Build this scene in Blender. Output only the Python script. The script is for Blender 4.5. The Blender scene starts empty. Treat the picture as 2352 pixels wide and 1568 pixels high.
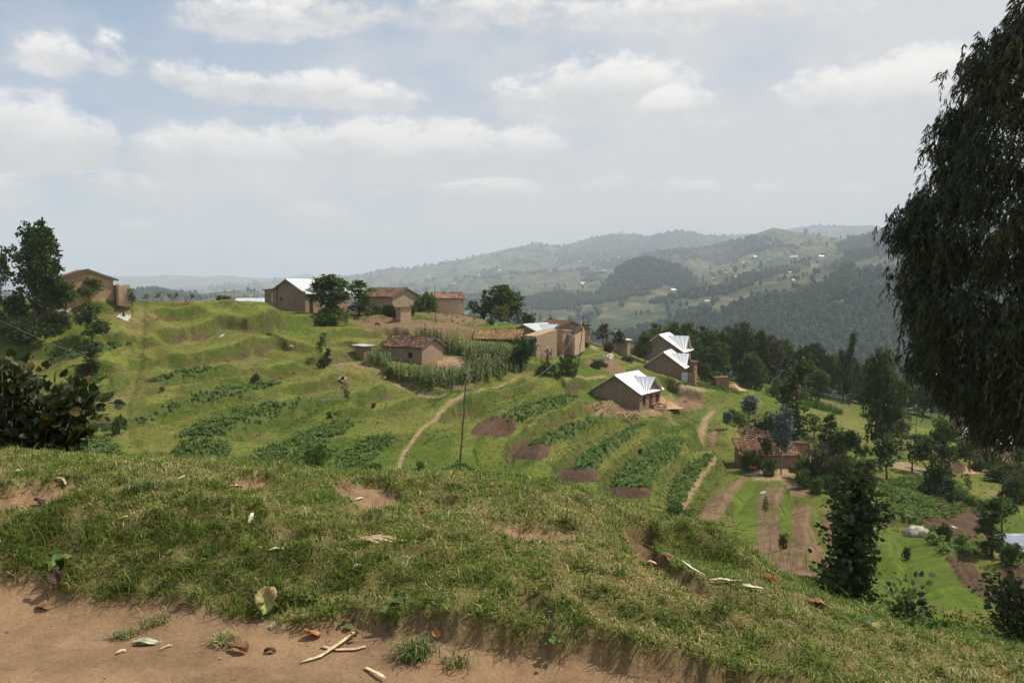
import bpy, math, random
import numpy as np
from math import radians as R_
PI = math.pi
random.seed(7)
RG = np.random.default_rng(11)
SC = bpy.context.scene
COL = SC.collection

# ------------------------------------------------------------------ camera model
FPX, UC, VC, VH = 1829.0, 1176.0, 784.0, 669.0
PIT = math.atan((VC - VH) / FPX)
SP, CP = math.sin(PIT), math.cos(PIT)

def ray(u, v):
    x = (np.asarray(u, float) - UC) / FPX
    y = (VC - np.asarray(v, float)) / FPX
    Y = CP + y * SP
    Z = -SP + y * CP
    return x / Y, Z / Y            # x and z per unit of depth Y

def at(u, v, Y):
    a, b = ray(u, v)
    return (float(a * Y), float(Y), float(b * Y))

def proj(x, y, z):
    f = y * CP - z * SP
    up = y * SP + z * CP
    return UC + FPX * x / f, VC - FPX * up / f

# ------------------------------------------------------------------ noise
_perm = np.random.default_rng(5).permutation(256)
_perm = np.concatenate([_perm, _perm, _perm])
_gr = np.array([(math.cos(a), math.sin(a)) for a in np.linspace(0, 2 * PI, 16, endpoint=False)])

def noise(x, y):
    x = np.asarray(x, float); y = np.asarray(y, float)
    xi = np.floor(x).astype(int); yi = np.floor(y).astype(int)
    xf = x - xi; yf = y - yi
    u = xf * xf * xf * (xf * (xf * 6 - 15) + 10); v = yf * yf * yf * (yf * (yf * 6 - 15) + 10)
    def g(ix, iy, dx, dy):
        h = _perm[(_perm[ix & 255] + iy) & 511 if False else (_perm[ix & 255] + (iy & 255))] & 15
        gg = _gr[h]
        return gg[..., 0] * dx + gg[..., 1] * dy
    a = g(xi, yi, xf, yf); b = g(xi + 1, yi, xf - 1, yf)
    c = g(xi, yi + 1, xf, yf - 1); d = g(xi + 1, yi + 1, xf - 1, yf - 1)
    return ((a + u * (b - a)) * (1 - v) + (c + u * (d - c)) * v) * 1.5

def fbm(x, y, o=4, s=0.0):
    t = 0; a = 1.0; n = 0
    for k in range(o):
        t = t + a * noise(x * 2 ** k + 17.3 * k + s, y * 2 ** k - 9.1 * k + s)
        n += a; a *= .5
    return t / n

def sst(a, b, x):
    t = np.clip((x - a) / (b - a), 0, 1)
    return t * t * (3 - 2 * t)

# ------------------------------------------------------------------ object helpers
def tag(o, label=None, cat=None, group=None, kind=None):
    if label: o['label'] = label
    if cat: o['category'] = cat
    if group: o['group'] = group
    if kind: o['kind'] = kind
    return o

def empty(name, loc=(0, 0, 0), rz=0.0):
    o = bpy.data.objects.new(name, None)
    COL.objects.link(o)
    o.location = loc; o.rotation_euler = (0, 0, rz); o.empty_display_size = .3
    return o

def np_mesh(name, V, F, mats, smooth=False, attrs=None, matidx=None):
    """V (n,3); F (m,3) or (m,4) array, or list of arrays of both"""
    me = bpy.data.meshes.new(name)
    V = np.asarray(V, np.float32)
    Fs = F if isinstance(F, list) else [F]
    Fs = [np.asarray(f, np.int32) for f in Fs if len(f)]
    tot = sum(len(f) for f in Fs)
    loops = np.concatenate([f.ravel() for f in Fs])
    sizes = np.concatenate([np.full(len(f), f.shape[1], np.int32) for f in Fs])
    starts = np.concatenate([[0], np.cumsum(sizes)[:-1]]).astype(np.int32)
    me.vertices.add(len(V)); me.vertices.foreach_set('co', V.ravel())
    me.loops.add(len(loops)); me.loops.foreach_set('vertex_index', loops)
    me.polygons.add(tot); me.polygons.foreach_set('loop_start', starts)
    try: me.polygons.foreach_set('loop_total', sizes)
    except Exception: pass
    me.polygons.foreach_set('use_smooth', np.full(tot, smooth, bool))
    for m in (mats if isinstance(mats, (list, tuple)) else [mats]):
        me.materials.append(m)
    if matidx is not None:
        me.polygons.foreach_set('material_index', np.asarray(matidx, np.int32))
    for k, a in (attrs or {}).items():
        a = np.asarray(a, np.float32)
        if a.ndim == 1:
            me.attributes.new(k, 'FLOAT', 'POINT').data.foreach_set('value', a)
        else:
            if a.shape[1] == 3: a = np.concatenate([a, np.ones((len(a), 1), np.float32)], 1)
            me.attributes.new(k, 'FLOAT_COLOR', 'POINT').data.foreach_set('color', a.ravel())
    me.update(calc_edges=True)
    return me

def link(name, me, parent=None, loc=None):
    o = bpy.data.objects.new(name, me)
    COL.objects.link(o)
    if parent is not None: o.parent = parent
    if loc is not None: o.location = loc
    return o

def copy_tree(o, parent=None):
    c = o.copy(); COL.objects.link(c); c.parent = parent
    for ch in list(o.children): copy_tree(ch, c)
    return c

class MB:
    """collects simple solids into one mesh"""
    def __init__(s): s.v = []; s.f = []; s.n = 0; s.at = []
    def add(s, V, F, val=0.0):
        s.v += [tuple(p) for p in V]; s.f += [tuple(i + s.n for i in f) for f in F]
        s.at += [val] * len(V); s.n += len(V)
    def box(s, c, d, rz=0.0, val=0.0, tilt=None):
        cx, cy, cz = c; a, b, h = d[0] / 2, d[1] / 2, d[2] / 2
        P = []
        for z in (-h, h):
            for x, y in ((-a, -b), (a, -b), (a, b), (-a, b)):
                X, Yv, Z = x, y, z
                if tilt: X, Z = X * math.cos(tilt) + Z * math.sin(tilt), -X * math.sin(tilt) + Z * math.cos(tilt)
                P.append((cx + X * math.cos(rz) - Yv * math.sin(rz), cy + X * math.sin(rz) + Yv * math.cos(rz), cz + Z))
        s.add(P, [(0, 3, 2, 1), (4, 5, 6, 7), (0, 1, 5, 4), (1, 2, 6, 5), (2, 3, 7, 6), (3, 0, 4, 7)], val)
    def prism(s, poly, a, b, axis='y', val=0.0):
        """poly list of (p,q) swept from a to b along axis; axis y: (x,z); z: (x,y)"""
        n = len(poly)
        mk = (lambda p, t: (p[0], t, p[1])) if axis == 'y' else ((lambda p, t: (p[0], p[1], t)) if axis == 'z' else (lambda p, t: (t, p[0], p[1])))
        V = [mk(p, a) for p in poly] + [mk(p, b) for p in poly]
        F = [tuple(range(n))[::-1], tuple(range(n, 2 * n))] + [(i, (i + 1) % n, n + (i + 1) % n, n + i) for i in range(n)]
        s.add(V, F, val)
    def tube(s, pts, rad, seg=6, val=0.0, cap=True):
        V, F = tube_np(pts, rad, seg, cap)
        s.add(V, F, val)
    def build(s, name, mats, parent=None, smooth=False, attr=None, loc=None):
        me = bpy.data.meshes.new(name)
        me.from_pydata(s.v, [], s.f)
        for m in (mats if isinstance(mats, (list, tuple)) else [mats]): me.materials.append(m)
        if smooth:
            me.polygons.foreach_set('use_smooth', np.ones(len(me.polygons), bool))
        if attr:
            me.attributes.new(attr, 'FLOAT', 'POINT').data.foreach_set('value', np.array(s.at, np.float32))
        me.update()
        return link(name, me, parent, loc)

def tube_np(pts, rad, seg=6, cap=True):
    pts = [np.array(p, float) for p in pts]
    n = len(pts)
    if not hasattr(rad, '__len__'): rad = [rad] * n
    V = []; F = []
    ref = np.array([0.13, 0.21, 0.97])
    for i, p in enumerate(pts):
        t = pts[min(i + 1, n - 1)] - pts[max(i - 1, 0)]
        t = t / (np.linalg.norm(t) + 1e-9)
        rf = ref if abs(t @ ref) < .9 else np.array([1., 0, 0.1])
        a = np.cross(t, rf); a /= np.linalg.norm(a); b = np.cross(t, a)
        for k in range(seg):
            an = 2 * PI * k / seg
            V.append(tuple(p + rad[i] * (math.cos(an) * a + math.sin(an) * b)))
    for i in range(n - 1):
        for k in range(seg):
            F.append((i * seg + k, i * seg + (k + 1) % seg, (i + 1) * seg + (k + 1) % seg, (i + 1) * seg + k))
    if cap:
        F.append(tuple(range(seg))[::-1]); F.append(tuple((n - 1) * seg + k for k in range(seg)))
    return V, F

# ------------------------------------------------------------------ materials
class NT:
    def __init__(s, tree): s.t = tree; s.N = tree.nodes; s.L = tree.links
    def n(s, ty, **kw):
        nd = s.N.new(ty)
        for k, v in kw.items():
            if k.startswith('_'): setattr(nd, k[1:], v)
            else:
                sk = int(k[1:]) if k[0] == 'i' and k[1:].isdigit() else k.replace('__', ' ')
                if hasattr(v, 'is_output') or isinstance(v, bpy.types.NodeSocket): s.L.new(v, nd.inputs[sk])
                else: nd.inputs[sk].default_value = v
        return nd
    def m(s, op, a, b=0.0, c=None, clamp=False):
        nd = s.N.new('ShaderNodeMath'); nd.operation = op; nd.use_clamp = clamp
        for i, x in enumerate((a, b) if c is None else (a, b, c)):
            if isinstance(x, bpy.types.NodeSocket): s.L.new(x, nd.inputs[i])
            else: nd.inputs[i].default_value = x
        return nd.outputs[0]
    def mr(s, x, a, b, c=0.0, d=1.0, smooth=True):
        nd = s.N.new('ShaderNodeMapRange'); nd.interpolation_type = 'SMOOTHSTEP' if smooth else 'LINEAR'
        s.L.new(x, nd.inputs[0])
        for i, q in enumerate((a, b, c, d)): nd.inputs[i + 1].default_value = q
        return nd.outputs[0]
    def mix(s, f, a, b, mode='MIX'):
        nd = s.N.new('ShaderNodeMix'); nd.data_type = 'RGBA'; nd.blend_type = mode
        for i, x in ((0, f), (6, a), (7, b)):
            if isinstance(x, bpy.types.NodeSocket): s.L.new(x, nd.inputs[i])
            else: nd.inputs[i].default_value = x if i == 0 else (*x, 1)[:4]
        return nd.outputs[2]
    def noise(s, vec, scale, detail=4, rough=.55, dist=0.0):
        nd = s.N.new('ShaderNodeTexNoise')
        if vec is not None: s.L.new(vec, nd.inputs['Vector'])
        nd.inputs['Scale'].default_value = scale; nd.inputs['Detail'].default_value = detail
        nd.inputs['Roughness'].default_value = rough; nd.inputs['Distortion'].default_value = dist
        return nd.outputs[0]
    def voro(s, vec, scale, feature='F1', out=0, rnd=1.0):
        nd = s.N.new('ShaderNodeTexVoronoi'); nd.feature = feature
        if vec is not None: s.L.new(vec, nd.inputs['Vector'])
        nd.inputs['Scale'].default_value = scale; nd.inputs['Randomness'].default_value = rnd
        return nd.outputs[out]

def mat_new(name, rough=.9, spec=.2):
    m = bpy.data.materials.new(name); m.use_nodes = True
    nt = NT(m.node_tree)
    bs = nt.N.get('Principled BSDF')
    bs.inputs['Roughness'].default_value = rough
    bs.inputs['Specular IOR Level'].default_value = spec
    return m, nt, bs

def simple(name, col, rough=.85, var=.25, scale=4.0, bump=.0, bscale=30., spec=.2, metallic=0.0, col2=None):
    m, nt, bs = mat_new(name, rough, spec)
    tc = nt.n('ShaderNodeTexCoord').outputs['Object']
    n1 = nt.noise(tc, scale, 5, .6)
    f = nt.mr(n1, .3, .7)
    c2 = col2 or tuple(c * (1 - var) for c in col)
    c1 = tuple(min(1, c * (1 + var * .6)) for c in col)
    nt.L.new(nt.mix(f, c2, c1), bs.inputs['Base Color'])
    bs.inputs['Metallic'].default_value = metallic
    if bump:
        b = nt.n('ShaderNodeBump', Strength=bump, Distance=.05, Height=nt.noise(tc, bscale, 4, .6))
        nt.L.new(b.outputs[0], bs.inputs['Normal'])
    return m

def leaf_mat(name, dark, light, alt=None, trans=.3, rough=.55, spec=.3, huevar=.5):
    """leaf colour varies per leaf (attribute lv) and per tree (object random)"""
    m, nt, bs = mat_new(name, rough, spec)
    a = nt.n('ShaderNodeAttribute'); a.attribute_name = 'lv'
    c = nt.mix(a.outputs['Fac'], dark, light)
    oi = nt.n('ShaderNodeObjectInfo').outputs['Random']
    if alt:
        c = nt.mix(nt.m('MULTIPLY', nt.mr(a.outputs['Fac'], .86, .9), 1.0), c, alt)
    hs = nt.n('ShaderNodeHueSaturation', Color=c)
    nt.L.new(nt.m('MULTIPLY_ADD', oi, .03 * huevar * 2, .5 - .03 * huevar), hs.inputs['Hue'])
    nt.L.new(nt.m('MULTIPLY_ADD', oi, .4 * huevar, 1 - .2 * huevar), hs.inputs['Value'])
    c = hs.outputs[0]
    nt.L.new(c, bs.inputs['Base Color'])
    tr = nt.n('ShaderNodeBsdfTranslucent')
    nt.L.new(nt.mix(.5, c, (.25, .35, .03), 'MIX'), tr.inputs['Color'])
    nt.L.new(nt.mix(1.0, c, (1.0, 1.05, .6), 'MULTIPLY'), tr.inputs['Color'])
    mx = nt.n('ShaderNodeMixShader'); mx.inputs[0].default_value = trans
    nt.L.new(bs.outputs[0], mx.inputs[1]); nt.L.new(tr.outputs[0], mx.inputs[2])
    nt.L.new(mx.outputs[0], nt.N['Material Output'].inputs['Surface'])
    return m
# ------------------------------------------------------------------ terrain heights (log-polar thin-plate surface)
def lp(x, y):
    return np.arctan2(x, y) * 1.0, np.log(np.hypot(x, y))

class TPS:
    def __init__(s, pts, lam=1e-4):
        P = np.array([(p[0], p[1]) for p in pts], float); z = np.array([p[2] for p in pts], float)
        a, b = lp(P[:, 0], P[:, 1]); s.Q = np.stack([a, b], 1)
        n = len(P)
        D = np.linalg.norm(s.Q[:, None] - s.Q[None], axis=2)
        K = np.where(D > 0, D ** 2 * np.log(D + 1e-12), 0) + lam * np.eye(n)
        Pm = np.concatenate([np.ones((n, 1)), s.Q], 1)
        A = np.block([[K, Pm], [Pm.T, np.zeros((3, 3))]])
        w = np.linalg.solve(A, np.concatenate([z, np.zeros(3)]))
        s.w = w
    def __call__(s, x, y):
        x = np.asarray(x, float); sh = x.shape
        a, b = lp(x.ravel(), np.asarray(y, float).ravel())
        out = np.empty(len(a))
        for i in range(0, len(a), 100000):
            q = np.stack([a[i:i + 100000], b[i:i + 100000]], 1)
            D2 = ((q[:, None] - s.Q[None]) ** 2).sum(2)
            K = .5 * D2 * np.log(D2 + 1e-24)
            out[i:i + 100000] = K @ s.w[:-3] + s.w[-3] + q @ s.w[-2:]
        return out.reshape(sh)

def zpts(lst):      # (u, z, Y)
    return [(float(ray(u, 700)[0]) * Y, Y, z) for u, z, Y in lst]
def vpts(lst):      # (u, v, Y)
    return [at(u, v, Y) for u, v, Y in lst]

near_ctrl = zpts([
    # dirt ground at the bottom left, the small grassy bank and the knoll top
    (-300, -1.6, .8), (600, -1.6, .8), (1200, -1.6, .8), (1800, -1.62, .8), (2700, -1.65, .8), (-1500, -1.6, 1.5), (4000, -1.9, 1.5), (-1800, -1.7, 4.), (4000, -3., 4.),
    (-300, -1.6, 2.2), (600, -1.6, 2.2), (1200, -1.62, 2.2), (1800, -1.68, 2.2), (2700, -1.85, 2.2),
    (-200, -1.6, 3.2), (300, -1.6, 3.4), (900, -1.62, 3.3), (-300, -1.6, 4.05), (50, -1.59, 4.1), (300, -1.6, 4.0), (600, -1.6, 3.85), (850, -1.62, 3.75),
    (1200, -1.66, 3.45), (1500, -1.74, 3.35), (1900, -1.82, 3.3), (2352, -1.95, 3.4),
    (-300, -1.36, 4.6), (50, -1.36, 4.45), (300, -1.37, 4.35), (600, -1.40, 4.3), (850, -1.44, 4.2),
    (1200, -1.50, 3.85), (1500, -1.58, 3.75), (1900, -1.70, 3.9), (2352, -1.88, 4.0),
    (-300, -1.33, 6.3), (1000, -1.45, 5.3), (1500, -1.62, 5.0), (1900, -1.80, 4.5)])
near_ctrl += vpts([
    (0, 1058, 6.5), (200, 1062, 6.5), (420, 1068, 6.5), (520, 1062, 6.7), (600, 1080, 6.5), (700, 1092, 6.5), (900, 1098, 6.5),
    (1050, 1102, 6.5), (1176, 1112, 6.4), (1300, 1135, 6.2), (1420, 1165, 6.0),
    (1540, 1190, 5.95), (1640, 1215, 5.9), (1700, 1262, 5.75), (1600, 1325, 5.35), (1700, 1352, 5.2),
    (1780, 1352, 5.1), (1860, 1388, 4.9), (2000, 1425, 4.8), (2100, 1448, 4.7), (2352, 1528, 4.5), (2700, 1590, 4.3)])
near_ctrl += zpts([
    (-300, -2.6, 8.5), (50, -2.7, 8.5), (500, -2.8, 8.5), (1000, -2.9, 8.3), (1400, -3.1, 8.0), (1700, -3.1, 6.8), (1900, -3.2, 6.6), (2352, -3.6, 6.4), (2700, -3.8, 6.2),
    (-300, -6.0, 14), (300, -5.8, 14), (900, -5.8, 14), (1400, -6.4, 13), (1800, -7.4, 13), (2352, -8.0, 13), (2700, -8.6, 13),
    (-300, -10.0, 28), (300, -10.6, 28), (900, -11.0, 28), (1400, -11.6, 28), (-300, -13.2, 50), (300, -13.6, 50), (900, -14.0, 50), (1300, -15.4, 50)])
near_ctrl += vpts([
    (1700, 1310, 32), (1850, 1345, 30), (2100, 1425, 28), (2352, 1500, 26), (2700, 1600, 26),
    (1500, 1180, 52), (1650, 1240, 48), (1800, 1300, 42), (1950, 1330, 40), (2150, 1385, 38), (2352, 1440, 36),
    # bowl in front
    (300, 1080, 68), (100, 1060, 66), (-300, 1060, 62), (500, 1080, 66), (700, 1090, 66), (900, 1095, 66), (1050, 1100, 66), (1250, 1130, 64), (1400, 1150, 63),
    (1600, 1180, 62), (1780, 1240, 56), (1900, 1230, 58), (2000, 1250, 58), (2150, 1300, 54), (2250, 1340, 50),
    (100, 960, 78), (-300, 930, 78), (300, 960, 80), (500, 1000, 76), (700, 1000, 78), (850, 1000, 79), (1000, 1000, 82), (1200, 1040, 78), (1300, 1000, 88), (1400, 1060, 80),
    (1500, 1000, 95), (1600, 1060, 88), (1700, 1120, 80), (1850, 1130, 78), (1780, 1075, 92), (2050, 1130, 82), (2200, 1200, 72), (2340, 1262, 66),
    (100, 860, 90), (-300, 830, 90), (300, 860, 92), (500, 860, 95), (700, 870, 98), (850, 880, 100), (1000, 900, 100), (1100, 880, 105), (1200, 872, 110),
    (1300, 905, 108), (1430, 940, 108), (1530, 940, 112), (1600, 950, 114), (1700, 1000, 112), (1800, 1010, 112), (1950, 1010, 118), (2050, 1060, 108), (2200, 1110, 96), (2352, 1150, 92),
    (-300, 740, 102), (60, 724, 100), (200, 694, 105), (260, 694, 106), (350, 722, 108), (300, 780, 100), (100, 790, 96), (450, 740, 110), (600, 780, 108), (600, 720, 118),
    (330, 703, 112), (450, 704, 116), (560, 705, 120), (640, 709, 124), (700, 715, 130), (800, 725, 132), (850, 760, 122), (750, 780, 116), (945, 840, 109), (1010, 848, 110), (830, 822, 108),
    (920, 740, 128), (900, 716, 142), (1030, 722, 145), (1000, 750, 126), (1100, 762, 128), (1120, 735, 142), (1180, 745, 140), (1150, 814, 118), (1110, 806, 120), (1200, 818, 117), (1110, 790, 124), (1250, 812, 121), (1330, 805, 126),
    (1290, 850, 116), (1400, 812, 132), (1400, 860, 120), (1450, 812, 145), (1540, 872, 136), (1600, 882, 136), (1530, 905, 122), (1700, 890, 150), (1680, 930, 126), (1850, 930, 150), (2000, 960, 160), (2150, 1000, 145), (2300, 1020, 150),
    (1480, 850, 160), (1750, 870, 175), (1950, 920, 185), (2150, 950, 185), (2352, 980, 180), (2700, 1000, 170)])
near_ctrl += zpts([
    (-300, -2.5, 120), (100, -2.2, 125), (350, -3.5, 130), (560, -4.0, 140), (700, -6.5, 150), (900, -7.5, 165), (1100, -9.0, 168), (1300, -16, 165),
    (-300, -14, 180), (200, -16, 180), (560, -18, 190), (900, -20, 200), (1200, -26, 200), (1500, -30, 200), (1800, -32, 220), (2100, -40, 230), (2500, -46, 230),
    (-300, -45, 300), (300, -48, 300), (800, -52, 300), (1200, -60, 300), (1600, -68, 300), (2000, -74, 300), (2500, -80, 300),
    (-300, -85, 460), (300, -85, 460), (800, -90, 460), (1200, -95, 460), (1600, -100, 460), (2000, -105, 460), (2500, -110, 460),
    (-300, -85, 620), (300, -85, 620), (800, -90, 620), (1200, -100, 620), (1600, -104, 620), (2000, -108, 620), (2500, -110, 620)])
TN = TPS(near_ctrl)

far_ctrl = zpts([(u, z, Y) for u, z in ((-500, -85), (100, -85), (500, -87), (900, -92), (1200, -100), (1600, -104), (2000, -108), (2500, -110)) for Y in (460, 620)])
far_ctrl += zpts([(u, -80, 1100) for u in (-500, 0, 400, 700)])
far_ctrl += vpts([
    (-500, 684, 2200), (0, 684, 2200), (300, 682, 2200), (500, 684, 2200), (700, 690, 2200), (-500, 700, 4200), (200, 700, 4200), (600, 698, 4200),
    (-500, 668, 7000), (100, 672, 7000), (400, 668, 7500), (560, 664, 7500), (680, 672, 7500), (-500, 655, 12000), (-100, 660, 12500), (200, 660, 12500), (300, 663, 12500), (390, 660, 12500), (440, 655, 12500), (500, 655, 12500), (535, 648, 12500), (570, 656, 12500), (640, 664, 12500),
    (690, 637, 10000), (790, 637, 10000), (740, 635, 10000),
    # main far crest
    (830, 634, 7000), (880, 622, 7000), (1000, 613, 7000), (1060, 600, 7000), (1130, 581, 7000), (1230, 559, 7000), (1290, 568, 7000), (1360, 550, 7000), (1400, 539, 7000), (1440, 536, 7000), (1490, 548, 7000),
    (1550, 531, 7000), (1580, 531, 7000), (1640, 545, 7200), (1750, 537, 7400), (1870, 518, 7600), (2000, 517, 7600), (2060, 527, 7400), (2200, 535, 7200), (2450, 560, 7000), (2700, 570, 7000),
    (850, 690, 9500), (1000, 680, 9500), (1230, 640, 9500), (1440, 620, 9500), (1640, 620, 9800), (1870, 600, 9900), (2060, 600, 9800), (2450, 620, 9500), (700, 690, 12500), (1100, 690, 12500), (1500, 680, 12500), (2000, 680, 12500), (2600, 680, 12500),
    (850, 680, 4800), (950, 660, 4600), (1050, 655, 4600), (1200, 625, 4600), (1350, 620, 4600), (1500, 610, 4800), (1640, 600, 5000), (1800, 590, 5200), (1950, 580, 5200), (2100, 590, 5200), (2400, 600, 5200),
    (850, 700, 2800), (1000, 690, 2800), (1120, 690, 2800), (1250, 680, 2700), (1350, 668, 2500),
    (1400, 640, 2450), (1440, 606, 2450), (1490, 598, 2450), (1550, 612, 2450), (1600, 640, 2450), (1450, 640, 3200), (1550, 625, 3300),
    (1650, 572, 3700), (1710, 550, 3700), (1772, 523, 3700), (1850, 536, 3700), (1950, 552, 3500), (2020, 536, 3000), (2060, 522, 2900), (2200, 515, 2900), (2450, 530, 2900),
    (1650, 610, 3000), (1772, 590, 2900), (1900, 600, 2500), (2050, 580, 2200), (2250, 570, 2200), (2500, 570, 2200),
    (900, 730, 1700), (1100, 740, 1700), (1250, 735, 1700), (1400, 715, 1700), (1550, 690, 1800), (1700, 655, 1800), (1850, 640, 1800), (2000, 620, 1700), (2200, 615, 1700), (2500, 620, 1700),
    (1300, 775, 1250), (1500, 752, 1250), (1650, 722, 1250), (1800, 688, 1300), (1950, 660, 1250), (2100, 650, 1200), (2300, 650, 1200), (2500, 660, 1200),
    (1100, 850, 950), (1400, 840, 950), (1600, 800, 950), (1800, 775, 950), (1950, 762, 950), (2150, 762, 900), (2400, 780, 900)])
far_ctrl += zpts([(u, z, 16000) for u, z in ((-500, -100), (400, -100), (1000, -100), (1500, -100), (2000, -100), (2600, -100))])
TF = TPS(far_ctrl)

# ------------------------------------------------------------------ near ground grid
def rings(segs):
    out = []
    for a, b, st in segs:
        n = int(math.ceil(math.log(b / a) / st))
        out += list(np.exp(np.linspace(math.log(a), math.log(b), n, endpoint=False)))
    out.append(segs[-1][1])
    return np.array(out)
AZ = np.concatenate([np.linspace(-75, -37, 60, endpoint=False), np.linspace(-37, 37, 860, endpoint=False), np.linspace(37, 75, 60)]) * PI / 180
RN = rings([(1.2, 2.6, .03), (2.6, 7.5, .0075), (7.5, 26, .02), (26, 58, .008), (58, 150, .0027), (150, 175, .005), (175, 500, .012)])
LR = np.log(RN)
AA, RR = np.meshgrid(AZ, RN)
GX, GY = RR * np.sin(AA), RR * np.cos(AA)
# coarse evaluation then upsampling of the smooth surface
ca = np.linspace(AZ[0], AZ[-1], 300); cr = np.linspace(LR[0], LR[-1], 420)
CA, CR = np.meshgrid(ca, cr)
CZ = TN(np.exp(CR) * np.sin(CA), np.exp(CR) * np.cos(CA))
def bilin(ga, gr, G, a, r):
    fa = np.clip((a - ga[0]) / (ga[-1] - ga[0]) * (len(ga) - 1), 0, len(ga) - 1.001)
    fr = np.clip((r - gr[0]) / (gr[-1] - gr[0]) * (len(gr) - 1), 0, len(gr) - 1.001)
    i = fa.astype(int); j = fr.astype(int); x = fa - i; y = fr - j
    # cubic along neither axis: bilinear is enough at this density
    return (G[j, i] * (1 - x) + G[j, i + 1] * x) * (1 - y) + (G[j + 1, i] * (1 - x) + G[j + 1, i + 1] * x) * y
BZ = bilin(ca, cr, CZ, AA, np.log(RR))
LRR = np.log(RR)
# gentle natural unevenness
far_w = sst(12, 40, RR)
FGN = (1 - far_w) * (.035 * fbm(GX / .7, GY / .7, 3, 2.) + .04 * fbm(GX / .17, GY / .17, 2, 8.))
BZ = BZ + far_w * (1 - sst(300, 480, RR)) * (.35 * fbm(GX / 14, GY / 14, 3) + .12 * fbm(GX / 3.1, GY / 3.1, 3, 4.)) + (1 - far_w) * (.035 * fbm(GX / .7, GY / .7, 3, 2.) + .04 * fbm(GX / .17, GY / .17, 2, 8.))

def hit_grid(G, u, v, y0=12.0, y1=420.0):
    """where the line of sight of a photo point first meets the ground"""
    a, b = ray(u, v)
    Y = np.exp(np.linspace(math.log(y0), math.log(y1), 2400))
    X = a * Y; Z = b * Y
    g = zg(G, X, Y)
    under = Z <= g
    if not under.any(): return None
    k = int(np.argmax(under))
    if k == 0: return (float(X[0]), float(Y[0]), float(g[0]))
    d0 = Z[k - 1] - g[k - 1]; d1 = Z[k] - g[k]; t = d0 / (d0 - d1 + 1e-9)
    yy = Y[k - 1] + t * (Y[k] - Y[k - 1])
    return (float(a * yy), float(yy), float(g[k - 1] + t * (g[k] - g[k - 1])))

def zg(G, x, y):
    x = np.asarray(x, float); y = np.asarray(y, float)
    a = np.arctan2(x, y); r = np.log(np.hypot(x, y))
    ia = np.clip(np.searchsorted(AZ, a) - 1, 0, len(AZ) - 2); ir = np.clip(np.searchsorted(LR, r) - 1, 0, len(LR) - 2)
    ta = np.clip((a - AZ[ia]) / (AZ[ia + 1] - AZ[ia]), 0, 1); tr = np.clip((r - LR[ir]) / (LR[ir + 1] - LR[ir]), 0, 1)
    return (G[ir, ia] * (1 - ta) + G[ir, ia + 1] * ta) * (1 - tr) + (G[ir + 1, ia] * (1 - ta) + G[ir + 1, ia + 1] * ta) * tr

def zoomA(l): return [(X * .2746, 660.3 + Y * .2746) for X, Y in l]
def zoomB(l): return [(574.2 + X * .2563, 574.2 + Y * .2563) for X, Y in l]
def zoomC(l): return [(1033.6 + X * .2563, 602.9 + Y * .2563) for X, Y in l]

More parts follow.
